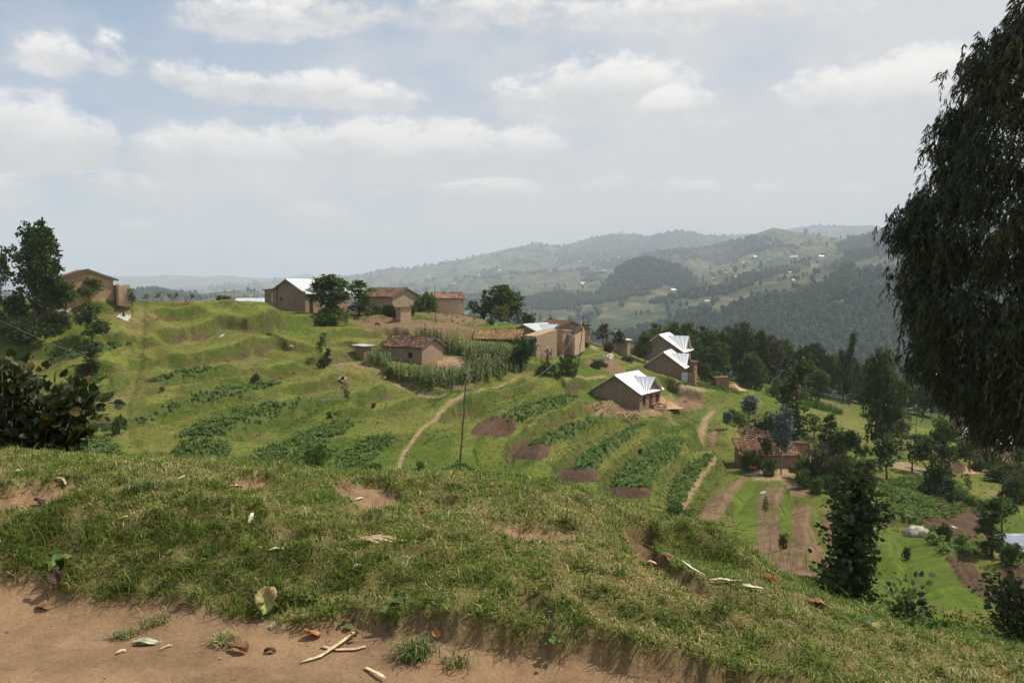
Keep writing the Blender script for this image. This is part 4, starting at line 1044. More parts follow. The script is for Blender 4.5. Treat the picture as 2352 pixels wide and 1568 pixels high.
# --- around the long metal roofed house and second tiled house
tree('tall', 762, 730, 92, 'large leafy tree hiding the right half of the long metal roofed house', 'green', Y=127, wpx=108, seed=5)
tree('bush', 770, 735, 50, 'low spreading bush under the large tree by the stick fence', 'green', Y=124, wpx=96)
tree('slim', 825, 722, 80, 'vine covered green tree left of the second tiled house', 'bright', Y=131, wpx=68)
tree('round', 848, 700, 46, 'small round crowned tree just behind the vine covered tree', 'green', Y=142, wpx=26)
tree('hedge', 866, 708, 20, 'clipped brown hedge left of the dark hedge at the second tiled house', 'hedge', Y=134, wpx=36)
tree('hedge', 893, 712, 28, 'clipped dark green hedge in front of the second tiled house', 'dark', Y=132, wpx=30)
tree('hedge', 922, 716, 24, 'rounded brown hedge beside the small brick latrine', 'hedge', Y=132, wpx=34)
tree('bush', 951, 728, 26, 'leafy shrub right of the small brick latrine', 'green', Y=134, wpx=28)
tree('vine', 978, 725, 52, 'vine covered mound between the second and third tiled houses', 'bright', Y=140, wpx=52)
tree('conifer', 885, 690, 34, 'pointed tree rising behind the second tiled house roof', 'green', Y=168, wpx=20)
tree('round', 918, 690, 36, 'spreading tree rising behind the ridge of the second tiled house', 'olive', Y=165, wpx=40)
tree('conifer', 1009, 690, 35, 'dark conifer behind the left end of the third tiled house', 'dark', Y=172, wpx=22)
tree('conifer', 1037, 690, 37, 'brownish conifer behind the third tiled house', 'rust', Y=172, wpx=18)
tree('conifer', 1055, 690, 26, 'smallest brownish conifer behind the third tiled house', 'rust', Y=172, wpx=12)
tree('round', 1090, 725, 44, 'low leafy tree at the right end of the third tiled house', 'green', Y=150, wpx=36)
tree('conifer', 1113, 738, 72, 'narrow conifer left of the big tree clump', 'belt', Y=150, wpx=40)
tree('tall', 1150, 745, 92, 'biggest tree of the clump above the lichen covered roof', 'green', Y=148, wpx=92, seed=2)
tree('gum', 1168, 745, 84, 'brownish tree in the middle of the clump above the lichen covered roof', 'rust', Y=152, wpx=40)
tree('round', 1190, 748, 66, 'rounded tree at the right side of the clump', 'green', Y=147, wpx=74)
tree('bush', 1150, 752, 40, 'yellow green bush in front of the tree clump', 'yellow', Y=141, wpx=44)
tree('bush', 1210, 752, 30, 'low shrubs at the right foot of the tree clump', 'green', Y=138, wpx=40)
tree('bush', 1125, 752, 16, 'round shrub above the lichen covered roof', 'green', Y=134, wpx=26)
tree('bush', 1208, 745, 28, 'reddish bush left of the metal roofed brown house', 'rust', Y=150, wpx=22)
tree('bush', 1222, 742, 20, 'small green bush just behind the metal roofed brown house', 'green', Y=155, wpx=18)
tree('conifer', 1264, 760, 50, 'green conifer rising behind the wide metal roof', 'green', Y=150, wpx=32)
tree('round', 1349, 765, 44, 'dark crowned tree behind the leaning pole', 'dark', Y=142, wpx=34)
tree('bush', 1192, 838, 60, 'big dark rounded bush in front of the brick shed', 'dark', Y=114.5, wpx=82)
tree('bush', 1170, 842, 26, 'smaller dark bush in front of the big rounded bush', 'dark', Y=113, wpx=40)
tree('bush', 1253, 862, 34, 'left bush of the pair on the bank below the brick shed', 'green', wpx=52)
tree('bush', 1310, 864, 46, 'large grey green bush on the bank below the compound wall', 'green', wpx=58)
tree('bush', 1370, 846, 20, 'low bush left of the concrete pit', 'green', wpx=30)
tree('bush', 1342, 798, 14, 'small bush at the foot of the low compound wall', 'bright', wpx=24)
tree('round', 1385, 808, 54, 'olive leaved tree left of the tall reddish gum', 'olive', Y=138, wpx=40)
tree('round', 1412, 810, 52, 'bushy dark tree touching the tall reddish gum', 'green', Y=138, wpx=44)
tree('hedge', 1398, 806, 22, 'rounded clipped bush beside the narrow footpath', 'hedge', Y=133, wpx=32)
tree('gum', 1438, 800, 78, 'tall reddish gum tree standing alone before the valley', 'rust', Y=165, wpx=36)
tree('tall', 1482, 838, 70, 'light green tree left of the rear white roofed house', 'green', Y=140, wpx=62, seed=4)
tree('bush', 1443, 830, 16, 'low shrub on the slope below the metal roofed latrine', 'olive', wpx=36)
tree('bush', 1585, 870, 40, 'shrub leaning on the stacked brick wall of the white roofed house', 'green', Y=140, wpx=20)
tree('bush', 1612, 880, 42, 'leafy bush right of the stacked brick wall', 'green', Y=141, wpx=38)
tree('vine', 1634, 884, 28, 'bright low thicket left of the lone brick hut', 'bright', Y=140, wpx=40)
# --- dense belt behind the white roofed houses
ORD = ['first', 'second', 'third', 'fourth', 'fifth', 'sixth', 'seventh', 'eighth', 'ninth', 'tenth', 'eleventh', 'twelfth', 'thirteenth', 'fourteenth', 'fifteenth', 'sixteenth', 'seventeenth', 'eighteenth']
belt = [(1478, 760, 175, 40, 'belt'), (1505, 738, 172, 52, 'belt'), (1540, 735, 176, 60, 'belt'), (1580, 740, 178, 60, 'belt'), (1615, 745, 176, 50, 'rust'), (1640, 755, 172, 52, 'belt'), (1672, 748, 170, 56, 'belt'), (1702, 736, 166, 64, 'belt'), (1738, 754, 166, 56, 'dark'),
        (1768, 768, 168, 50, 'olive'), (1800, 775, 172, 52, 'belt'), (1842, 790, 166, 48, 'dark'), (1872, 786, 172, 52, 'dark'), (1905, 812, 172, 46, 'belt'), (1938, 800, 174, 40, 'dark'), (1955, 822, 178, 56, 'rust')]
for i, (u, t, Y, wp, mt) in enumerate(belt):
    tree('tall', u, 880, 100, '%s tree from the left in the dark belt behind the white roofed houses' % ORD[i], mt, Y=Y, wpx=wp * 1.25, seed=6 + i % 3, group='tree belt behind the white roofed houses', top=t)
tree('slim', 1952, 900, 60, 'tree with a separate tuft of leaves standing above the belt', 'dark', Y=170, wpx=34, top=768)
belt2 = [(2065, 872, 176, 60, 'dark'), (2120, 880, 176, 60, 'belt'), (1985, 868, 176, 56, 'belt'), (2080, 835, 195, 50, 'rust'), (2110, 850, 190, 46, 'belt'), (2140, 848, 198, 52, 'olive'), (2175, 860, 190, 50, 'belt'), (2205, 870, 192, 52, 'rust'), (2240, 880, 185, 56, 'belt'), (2285, 885, 180, 60, 'dark'), (2330, 890, 178, 60, 'belt'), (1995, 850, 190, 46, 'rust'), (2040, 850, 195, 50, 'belt')]
for i, (u, t, Y, wp, mt) in enumerate(belt2):
    tree('gum' if i % 2 else 'tall', u, 930, 90, '%s shaded tree of the far edge behind the right hand pasture' % ORD[i], mt, Y=Y, wpx=wp * 1.2, seed=6 + i % 2, group='shaded trees behind the right hand pasture', top=t)
for i, (u, Y, t, wp, mt) in enumerate([(1700, 158, 862, 40, 'green'), (1735, 156, 872, 44, 'bright'), (1775, 150, 880, 46, 'green'), (1808, 152, 872, 40, 'green'), (1850, 152, 898, 44, 'green'), (1790, 160, 866, 30, 'bright'), (1990, 158, 945, 36, 'dark'), (1655, 150, 868, 30, 'green')]):
    tree('bush', u, 900, 40, '%s undergrowth bush from the left along the foot of the tree belt' % ORD[i], mt, Y=Y, wpx=wp, top=t, group='undergrowth along the tree belt')
for i, (u, v, h, wp) in enumerate([(1875, 920, 26, 40), (1900, 926, 24, 44), (1850, 912, 22, 36), (1925, 932, 20, 30)]):
    tree('reed', u, v, h, 'clump of bright tall grass at the edge of the tree belt, %s from the left' % ORD[[1, 2, 0, 3][i]], 'bright', Y=150 - i, wpx=wp, group='tall grass at the edge of the belt')
# --- right hand slope with the brown farmhouse
tree('slim', 1826, 1014, 222, 'tall slender tree standing behind the brown farmhouse', 'green', wpx=84, Y=104, seed=3)
tree('tall', 2022, 1074, 282, 'tallest tree on the right slope with bare lower trunk', 'belt', Y=98, wpx=104, seed=9)
tree('tall', 2162, 1056, 126, 'round topped tree with thin bare trunk above the sand heap', 'green', wpx=74, Y=105, seed=1)
tree('conifer', 1906, 1020, 96, 'feathery conifer on the pasture right of the tall slender tree', 'green', wpx=78, Y=108)
tree('bluegum', 1721, 930, 66, 'blue grey gum at the top of the terrace edge', 'blue', wpx=42, Y=120)
tree('bluegum', 1793, 1118, 160, 'blue grey young gum growing in front of the brown farmhouse', 'blue', wpx=52, Y=88, seed=3)
tree('bluegum', 1669, 985, 42, 'tiny blue grey gum on the grassy slope', 'blue', wpx=24)
tree('bluegum', 1889, 1085, 46, 'small blue grey gum right of the brown farmhouse', 'blue', Y=92, wpx=30, seed=5)
tree('round', 1755, 1005, 92, 'wide dark tree behind the roof of the brown farmhouse', 'olive', Y=106, wpx=104)
tree('round', 1722, 1000, 62, 'dark bushy tree left of the wide dark tree', 'dark', Y=104, wpx=50)
tree('bush', 1686, 962, 26, 'low yellowish shrub on the slope by the tiny blue gum', 'yellow', wpx=24)
tree('round', 1748, 1082, 84, 'small dark tree in front of the left part of the brown farmhouse', 'olive', Y=91, wpx=48)
tree('bush', 1725, 1085, 56, 'dark green shrub at the left corner of the brown farmhouse', 'green', Y=90, wpx=54)
tree('bush', 1760, 1112, 40, 'light green bush below the cows', 'bright', Y=87, wpx=44)
tree('gum', 1888, 1048, 68, 'brownish feathery tree at the right corner of the brown farmhouse', 'olive', Y=96, wpx=52)
tree('round', 1935, 1070, 96, 'dark green tree right of the brown farmhouse', 'dark', Y=97, wpx=72)
tree('vine', 1930, 1075, 62, 'vine draped thicket right of the brown farmhouse', 'bright', Y=93, wpx=80)
tree('vine', 1975, 1098, 62, 'second vine draped thicket, nearer the tallest tree', 'bright', Y=90, wpx=76)
tree('round', 2036, 1100, 104, 'leafy tree at the foot of the tallest tree', 'green', Y=93, wpx=86)
tree('round', 2135, 1136, 124, 'dark spreading tree in the middle of the right slope', 'dark', Y=88, wpx=100)
tree('bush', 2152, 1140, 60, 'dark bush at the foot of the dark spreading tree', 'dark', Y=86, wpx=70)
tree('sap', 2006, 1108, 62, 'bare branched sapling left of the dark spreading tree', 'olive', Y=89, wpx=30)
tree('sap', 2222, 1142, 54, 'forked sapling alone on the lower right pasture', 'green', wpx=36)
thk = [(1862, 1130, 62, 60, 'green'), (1890, 1146, 90, 70, 'olive'), (1925, 1160, 86, 70, 'olive'), (1955, 1165, 70, 60, 'green'), (1850, 1150, 44, 50, 'green'), (1985, 1150, 50, 50, 'olive'), (1905, 1180, 50, 60, 'green'), (1870, 1100, 40, 44, 'bright')]
for i, (u, v, h, wp, mt) in enumerate(thk):
    tree('bush', u, v, h, 'weedy bush number %s in the thicket below the brown farmhouse' % ORD[i] if False else '%s weedy bush of the thicket below the brown farmhouse' % ORD[i], mt, Y=84 - i * .8, wpx=wp, group='weedy thicket below the brown farmhouse')
rb = [(2198, 960, 26, 40, 150), (2225, 985, 30, 46, 140), (2178, 985, 22, 34, 140), (2262, 1010, 44, 60, 132), (2305, 1035, 60, 70, 125), (2340, 1060, 60, 70, 120), (2236, 1050, 30, 50, 118), (2275, 1085, 46, 60, 112), (2320, 1110, 50, 70, 106), (2250, 1105, 28, 44, 108),
      (2290, 1130, 34, 50, 102), (2345, 1140, 50, 60, 100), (2075, 985, 22, 36, 140), (2100, 1010, 18, 50, 132), (2050, 1000, 26, 34, 128), (2310, 1190, 60, 70, 92), (2345, 1200, 70, 60, 90), (2150, 1075, 24, 60, 100)]
for i, (u, v, h, wp, Y) in enumerate(rb):
    tree('bush', u, v, h, '%s bush down the overgrown gully at the right' % ORD[i], ('green', 'belt', 'dark', 'olive')[i % 4], Y=Y, wpx=wp * 1.15, group='bushes in the overgrown gully at the right')
hl = [(2196, 1150, 26, 40), (2235, 1160, 24, 50), (2268, 1172, 24, 50), (2170, 1235, 40, 34), (2140, 1245, 20, 26), (2200, 1255, 22, 30)]
for i, (u, v, h, wp) in enumerate(hl):
    tree('bush', u, v, h, '%s low bush bordering the dug plots at the lower right' % ORD[i], 'green', wpx=wp, group='low bushes bordering the dug plots')
tree('slim', 2275, 1326, 138, 'slim tree left of the blue grey metal roof at the right edge', 'green', Y=62, wpx=78)
tree('bush', 2320, 1330, 60, 'bush under the blue grey metal roof at the right edge', 'green', Y=60, wpx=60)
tree('bush', 2118, 1228, 12, 'small weed clump behind the covered stack', 'green', wpx=16)
tree('bush', 2080, 1286, 34, 'pale shrub between the two bright grass strips', 'green', wpx=20)
for i, (u, v, h, wp) in enumerate([(2180, 1425, 46, 36), (2202, 1432, 42, 34), (2255, 1445, 44, 46), (2290, 1450, 40, 50), (1800, 1290, 40, 26)]):
    tree('bush', u, v, h, '%s wispy bush among the bean stakes' % ORD[i], 'olive', wpx=wp, Y=[26, 26, 25.5, 25, 40][i], group='wispy bushes among the bean stakes')
tree('bush', 1692, 1262, 100, 'dark leaved shrub behind the grassy mound at the turf edge', 'green', Y=27, wpx=84, seed=7)
tree('sap', 1756, 1200, 62, 'thin sapling on the terrace bank below the brown farmhouse', 'green', wpx=24)

more = [('round', 1700, 975, 44, 40, 'green', 112, 'leafy tree at the upper left of the wide dark tree'), ('slim', 1775, 1000, 96, 34, 'green', 104, 'narrow green tree just left of the tall slender tree'), ('round', 1870, 985, 52, 44, 'green', 114, 'low round tree on the pasture behind the feathery conifer'),
        ('round', 1965, 1050, 70, 60, 'green', 101, 'green tree between the dark tree and the tallest tree'), ('gum', 2070, 1010, 84, 44, 'rust', 125, 'brownish gum right of the tallest tree'), ('round', 2095, 1075, 74, 62, 'green', 99, 'mid green tree left of the sand heap'),
        ('round', 2225, 1085, 70, 60, 'belt', 108, 'leafy tree in front of the gully right of the sand heap'), ('slim', 2180, 1210, 70, 36, 'green', 78, 'slender young tree beside the dug plot at lower right'), ('round', 1830, 1095, 44, 44, 'green', 86, 'low tree at the right corner of the brick wing'),
        ('round', 2300, 1240, 80, 66, 'green', 72, 'leafy tree above the blue grey metal roof'), ('round', 1985, 1130, 58, 64, 'belt', 87, 'dark low tree below the vine draped thickets'), ('round', 2050, 965, 48, 50, 'belt', 150, 'shaded tree at the far side of the right hand pasture'),
        ('tall', 1590, 905, 96, 62, 'belt', 158, 'green crowned tree close behind the middle white roofed house'), ('tall', 1650, 905, 92, 62, 'green', 156, 'fresh green tree at the front of the belt near the lone brick hut'), ('tall', 1725, 915, 88, 60, 'belt', 154, 'front tree of the belt behind the blue gum'), ('tall', 1500, 880, 84, 60, 'green', 158, 'fresh green tree at the left front of the belt'), ('tall', 1880, 930, 78, 56, 'green', 158, 'front belt tree above the bright tall grass')]
for (k, u, v, h, wp, mt, Y, lb) in more:
    tree(k, u, v, h, lb, mt, Y=Y, wpx=wp * 1.15, seed=6 if k == 'tall' else None)
# ------------------------------------------------------------------ maize
def maize_plant(seed):
    rng = np.random.default_rng(seed); H = 1.95; parts = []
    mb = []
    # stalk as three thin strips
    st = []
    for k in range(3):
        a = k * PI / 3; c, s = math.cos(a) * .018, math.sin(a) * .018
        st.append((np.array([(-c, -s, 0), (c, s, 0), (c * .5, s * .5, H), (-c * .5, -s * .5, H)]), [np.array([(0, 1, 2, 3)])], np.full(4, .4)))
    parts += st
    for i in range(13):
        z = H * (.12 + .06 * i); a = (i % 2) * PI + rng.normal(0, .35); L = rng.uniform(.6, .85) * (1 - .02 * i); w = .10
        d = np.array([math.cos(a), math.sin(a)]); P = []
        for t, zz in ((0, 0), (.3, .30), (.62, .36), (1.0, .02)):
            P.append((d[0] * L * t, d[1] * L * t, z + zz * L * .9))
        V = []; nx, ny = -d[1], d[0]
        for j, p in enumerate(P):
            ww = w * (.5, 1, .8, .1)[j]
            V += [(p[0] - nx * ww, p[1] - ny * ww, p[2]), (p[0] + nx * ww, p[1] + ny * ww, p[2] + .01)]
        parts.append((np.array(V), [np.array([(0, 1, 3, 2), (2, 3, 5, 4), (4, 5, 7, 6)])], np.full(8, rng.uniform(0, .9) * (1 if i > 2 else .4) + (.0 if i > 1 else .5))))
    lf = join(parts)
    tp = []
    for k in range(5):
        a = rng.uniform(0, 6.28); d = np.array([math.cos(a) * .16, math.sin(a) * .16, .22])
        p = np.array([0, 0, H - .03]); n = np.array([-d[1], d[0], 0]) * .12
        tp.append((np.array([p - n, p + n, p + d + n, p + d - n]), [np.array([(0, 1, 2, 3)])], np.zeros(4)))
    return lf, join(tp)
TASS = simple('maize_tassel', (.24, .16, .11), var=.3)
MZ = []
for s in range(4):
    lf, tp = maize_plant(s + 1)
    MZ.append((np_mesh('maize_leaves', lf[0], lf[1], MATL['maize'], attrs={'lv': lf[2]}), np_mesh('maize_tassel', tp[0], tp[1], TASS), lf, tp))
def world_poly(pts):
    W = [hit(u, v) for u, v in pts]
    return np.array([(p[0], p[1]) for p in W if p])
MP = [[(842, 838), (856, 822), (905, 846), (945, 868), (1000, 868), (1046, 864), (1058, 880), (1040, 896), (985, 893), (930, 876), (885, 862)],
      [(1052, 882), (1062, 862), (1085, 835), (1110, 806), (1150, 812), (1206, 832), (1208, 850), (1170, 862), (1120, 876), (1060, 890)],
      [(948, 782), (965, 775), (1010, 782), (1060, 792), (1090, 808), (1070, 822), (1025, 812), (1015, 796)], [(1062, 826), (1092, 808), (1110, 806), (1085, 835), (1065, 840)]]
pts = []
rm = np.random.default_rng(4)
for p in MP:
    W = world_poly(p); x0, y0 = W.min(0); x1, y1 = W.max(0)
    xs, ys = np.meshgrid(np.arange(x0, x1, .62), np.arange(y0, y1, .62))
    xs = xs.ravel() + rm.normal(0, .14, xs.size); ys = ys.ravel() + rm.normal(0, .14, ys.size)
    k = poly_sd(xs, ys, W) > 0
    pts += list(zip(xs[k], ys[k]))
pts.sort(key=lambda q: q[1])
print('maize', len(pts))
rest = []
for i, (x, y) in enumerate(pts):
    z = Gz(x, y) - .03; s = rm.uniform(.62, 1.12); a = rm.uniform(0, 6.28)
    if i < 300:
        me_l, me_t = MZ[i % 4][:2]
        o = bpy.data.objects.new('maize_plant', me_l); COL.objects.link(o)
        o.location = (x, y, z); o.scale = (s, s, s); o.rotation_euler = (0, 0, a)
        tag(o, 'tall green maize plant with a brown tassel in the plot round the small tiled house', 'maize plant', 'maize plants round the small tiled house')
        t = bpy.data.objects.new('tassel', me_t); COL.objects.link(t); t.parent = o
    else: rest.append((x, y, z, s, a, i % 4))
if rest:
    pl, pt = [], []
    for x, y, z, s, a, k in rest:
        c, sn = math.cos(a) * s, math.sin(a) * s; M = np.array([[c, -sn, 0], [sn, c, 0], [0, 0, s]])
        lf, tp = MZ[k][2], MZ[k][3]
        pl.append((lf[0] @ M.T + [x, y, z], lf[1], lf[2])); pt.append((tp[0] @ M.T + [x, y, z], tp[1], tp[2]))
    a_ = join(pl); b_ = join(pt)
    nv = len(a_[0])
    a_[1].extend([f + nv for f in b_[1]])
    F_ = {}
    mi = []
    Fl = []
    for k, f in enumerate(a_[1]):
        Fl.append(f); mi.append(np.full(len(f), 1 if k >= len(a_[1]) - len(b_[1]) else 0))
    me = np_mesh('maize_field', np.concatenate([a_[0], b_[0]]), Fl, [MATL['maize'], TASS], attrs={'lv': np.concatenate([a_[2], b_[2]])}, matidx=np.concatenate(mi))
    tag(link('maize_field', me), 'maize growing thickly farther back round the small tiled house', 'maize', kind='stuff')

# ------------------------------------------------------------------ bean and potato plots
CW = {'C1': 'bean strip nearest the white roofed house with the rubble', 'C2': 'second bean strip below the white roofed house', 'C3': 'narrow bean strip above the small dug square', 'C4': 'widest bean strip on the lower terraces', 'C5': 'bean strip beside the narrow curved path',
      'C6': 'long bean plot on the left hand terraces', 'C7': 'square bean plot right of the ditch', 'C8': 'large bean plot behind the turf edge', 'C9': 'small bean plot right of the grey green shrub', 'C10': 'sparse bean plot behind the big leaved bush', 'C11': 'patch of beans round the pole foot',
      'C12': 'thin broken bean strip right of the ditch', 'C13': 'thin bean strip above the long bean plot', 'C14': 'upper bean strip right of the ditch', 'C15': 'upper bean strip left of the ditch', 'C16': 'short bean strip left of the ditch', 'C17': 'broad potato plot below the dark spreading tree', 'C18': 'potato plot behind the bright grass',
      'C19': 'patchy crop on the brown field below the third tiled house', 'C20': 'beans behind the turf edge right of the pole', 'C21': 'low crop near the lone brick hut', 'C22': 'low crop below the light green tree'}
cells = {}
rr_ = np.random.default_rng(8)
AREA = np.gradient(RN)[:, None] * (RR * np.gradient(AZ)[None, :])
for k in CROPS:
    m = cov[k] > .45
    if not m.any(): continue
    idx = np.flatnonzero(m.ravel()); a = AREA.ravel()[idx]; tot = a.sum()
    dens = 8.0 if k not in ('C19',) else 1.1
    n = int(min(8000, tot * dens))
    if n < 5: continue
    ii = rr_.choice(idx, n, p=a / tot)
    x = GX.ravel()[ii] + rr_.normal(0, .12, n); y = GY.ravel()[ii] + rr_.normal(0, .12, n)
    kk = noise(x / 1.1, y / 1.1) + .5 * noise(x / .5, y / .5) > (-.42 if k != 'C19' else .1); x, y = x[kk], y[kk]; n = len(x)
    z = zg(GZ, x, y)
    L = 9; pos = np.repeat(np.c_[x, y, z + .12], L, 0) + rr_.normal(0, .11, (n * L, 3)) * [1, 1, .7]
    D = rand_dir(rr_, n * L) * [1, 1, .5] + [0, 0, .25]; N = rand_dir(rr_, n * L) * .6 + [0, 0, 1]
    V_, F_, lv = scatter(*LEAF, pos, D, N, rr_.uniform(.17, .32, n * L), rr_.uniform(.24, .42, n * L), np.clip(np.repeat(rr_.random(n), L) * .6 + rr_.random(n * L) * .4, 0, 1))
    me = np_mesh('bean_crop', V_, F_, MATL['crop'], attrs={'lv': lv})
    tag(link('bean_crop', me), CW[k], 'crop', kind='stuff')

# rough grass tufts over the near hillside
def tufts():
    rng = np.random.default_rng(21)
    m = (GY > 26) & (RR < 150) & VIS & (np.abs(AA) < R_(35)) & (crop < .3) & (bright < .3) & (soil['wet'] + soil['dry'] + soil['sand'] + soil['rub'] < .3) & (pathm < .3)
    idx = np.flatnonzero(m.ravel()); a = AREA.ravel()[idx] * (.4 + lush_shade.ravel()[idx] * 1.6 + .8 * np.clip(n2.ravel()[idx] + .2, 0, 1)) / (RR.ravel()[idx] / 60)
    n = 16000
    ii = rng.choice(idx, n, p=a / a.sum())
    x = GX.ravel()[ii] + rng.normal(0, .15, n); y = GY.ravel()[ii] + rng.normal(0, .15, n); z = zg(GZ, x, y)
    L = 4; pos = np.repeat(np.c_[x, y, z - .02], L, 0) + rng.normal(0, .06, (n * L, 3)) * [1, 1, 0]
    D = rng.normal(0, .55, (n * L, 3)) * [1, 1, 0] + [0, 0, 1]
    cl = base.reshape(-1, 3)[ii]
    V_, F_, _ = scatter([(-.5, 0, 0), (.5, 0, 0), (0, 1, .15)], [[(0, 1, 2)]], pos, D, rand_dir(rng, n * L), rng.uniform(.08, .22, n * L), rng.uniform(.05, .10, n * L))
    cc = np.repeat(cl * rng.uniform(.9, 1.35, (n, 1)), L * 3, 0)
    m_, nt, bs = mat_new('rough_grass', .9, .1)
    at_ = nt.n('ShaderNodeAttribute'); at_.attribute_name = 'cover'; nt.L.new(at_.outputs['Color'], bs.inputs['Base Color'])
    me = np_mesh('rough_grass', V_, F_, m_, attrs={'cover': cc})
    tag(link('rough_grass', me), 'rough grass tufts growing over the terraced hillside', 'grass', kind='stuff')
tufts()
# ------------------------------------------------------------------ building materials
def plaster(name, col, dark=.75, bump=.35):
    m, nt, bs = mat_new(name, .95, .1)
    tc = nt.n('ShaderNodeTexCoord').outputs['Object']
    f = nt.mr(nt.noise(tc, 1.1, 6, .65), .3, .7); g = nt.mr(nt.noise(tc, 9, 4, .7), .35, .65)
    c = nt.mix(f, tuple(x * dark for x in col), col)
    mp = nt.n('ShaderNodeMapping'); nt.L.new(tc, mp.inputs[0]); mp.inputs['Scale'].default_value = (1.6, 1.6, .22)
    c = nt.mix(nt.m('MULTIPLY', nt.mr(nt.noise(mp.outputs[0], 1.4, 5, .7), .48, .68), .55), c, tuple(x * .62 for x in col))
    c = nt.mix(nt.m('MULTIPLY', g, .35), c, tuple(min(1, x * 1.25) for x in col))
    nt.L.new(c, bs.inputs['Base Color'])
    b = nt.n('ShaderNodeBump', Strength=bump, Distance=.06, Height=nt.noise(tc, 7, 4, .7)); nt.L.new(b.outputs[0], bs.inputs['Normal'])
    return m
def brickwork(name, c1, c2, mortar, sc=1.0):
    m, nt, bs = mat_new(name, .95, .1)
    tc = nt.n('ShaderNodeTexCoord').outputs['Object']
    sp = nt.n('ShaderNodeSeparateXYZ'); nt.L.new(tc, sp.inputs[0])
    cb = nt.n('ShaderNodeCombineXYZ'); nt.L.new(nt.m('ADD', sp.outputs[0], sp.outputs[1]), cb.inputs[0]); nt.L.new(sp.outputs[2], cb.inputs[1])
    br = nt.n('ShaderNodeTexBrick', _offset=.5); nt.L.new(cb.outputs[0], br.inputs['Vector'])
    br.inputs['Color1'].default_value = (*c1, 1); br.inputs['Color2'].default_value = (*c2, 1); br.inputs['Mortar'].default_value = (*mortar, 1)
    br.inputs['Scale'].default_value = 1.0; br.inputs['Mortar Size'].default_value = .022; br.inputs['Brick Width'].default_value = .34; br.inputs['Row Height'].default_value = .19; br.inputs['Mortar Smooth'].default_value = .3
    c = nt.mix(nt.m('MULTIPLY', nt.mr(nt.noise(tc, 1.3, 5, .7), .35, .7), .5), br.outputs['Color'], tuple(x * .7 for x in c1))
    nt.L.new(c, bs.inputs['Base Color'])
    b = nt.n('ShaderNodeBump', Strength=.7, Distance=.05, Height=nt.m('SUBTRACT', nt.noise(tc, 8, 4, .7), br.outputs['Fac'])); nt.L.new(b.outputs[0], bs.inputs['Normal'])
    return m
MUD = plaster('mud_plaster', (.33, .235, .160)); MUDL = plaster('pale_mud_plaster', (.40, .310, .215)); MUDO = plaster('orange_mud_plaster', (.44, .30, .185)); MUDD = plaster('brown_mud_plaster', (.265, .192, .135), bump=.2)
BRK = brickwork('adobe_bricks', (.60, .45, .30), (.48, .345, .225), (.15, .10, .065)); BRKD = brickwork('dark_adobe_bricks', (.34, .235, .15), (.27, .18, .115), (.11, .075, .05)); BRKR = brickwork('red_adobe_bricks', (.36, .245, .170), (.30, .20, .135), (.13, .09, .065))
WOOD = simple('grey_timber', (.20, .16, .12), var=.3, scale=8); WOODP = simple('pale_timber', (.42, .33, .22), var=.25, scale=8); WOODR = simple('red_brown_paint', (.13, .035, .025), var=.3, scale=5); DARK = simple('dark_opening', (.012, .010, .009), var=.2)
PINK = simple('rubble_stone', (.36, .235, .16), var=.4, scale=3, bump=.4, bscale=9)
def metal(name, col, rough=.35, met=.75):
    m, nt, bs = mat_new(name, rough, .5)
    tc = nt.n('ShaderNodeTexCoord').outputs['Object']
    sp = nt.n('ShaderNodeSeparateXYZ'); nt.L.new(tc, sp.inputs[0])
    cb = nt.n('ShaderNodeCombineXYZ'); nt.L.new(nt.m('MULTIPLY', nt.m('FLOOR', nt.m('MULTIPLY', sp.outputs[1], 1.25)), 3.7), cb.inputs[0])
    sheet = nt.noise(cb.outputs[0], 1.0, 1, .5); dirt = nt.noise(tc, 1.6, 5, .65)
    c = nt.mix(nt.mr(sheet, .3, .7), tuple(x * .86 for x in col), col); c = nt.mix(nt.m('MULTIPLY', nt.mr(dirt, .55, .8), .35), c, tuple(x * .7 for x in col))
    nt.L.new(c, bs.inputs['Base Color']); bs.inputs['Metallic'].default_value = met
    nt.L.new(nt.mr(dirt, .3, .7, rough - .06, rough + .14), bs.inputs['Roughness'])
    return m
ZINC = metal('bright_roof_sheet', (.60, .61, .63), .5, .3); ZINCD = metal('weathered_roof_sheet', (.50, .54, .57), .5, .35); ZINCB = metal('blue_grey_roof_sheet', (.24, .29, .36), .6, .2)
def tile_mat(name, a, b, c3, lichen=None):
    m, nt, bs = mat_new(name, .92, .12)
    at_ = nt.n('ShaderNodeAttribute'); at_.attribute_name = 'tile'
    tc = nt.n('ShaderNodeTexCoord').outputs['Object']
    c = nt.mix(at_.outputs['Fac'], a, b); c = nt.mix(nt.mr(at_.outputs['Fac'], .84, .9), c, c3)
    c = nt.mix(nt.m('MULTIPLY', nt.mr(nt.noise(tc, .9, 4, .6), .45, .65), .6), c, tuple(x * .55 for x in a))
    if lichen: c = nt.mix(nt.m('MULTIPLY', nt.mr(nt.noise(tc, 2.6, 4, .7), .48, .6), .8), c, lichen)
    nt.L.new(c, bs.inputs['Base Color'])
    return m
TILE = tile_mat('old_clay_tiles', (.115, .070, .045), (.21, .125, .08), (.38, .20, .12)); TILER = tile_mat('red_clay_tiles', (.17, .105, .07), (.28, .175, .115), (.40, .26, .18))
TILEL = tile_mat('lichened_clay_tiles', (.16, .10, .055), (.33, .20, .125), (.42, .29, .2), (.30, .20, .025)); TILED = tile_mat('dark_clay_tiles', (.070, .046, .032), (.15, .09, .06), (.34, .17, .10))

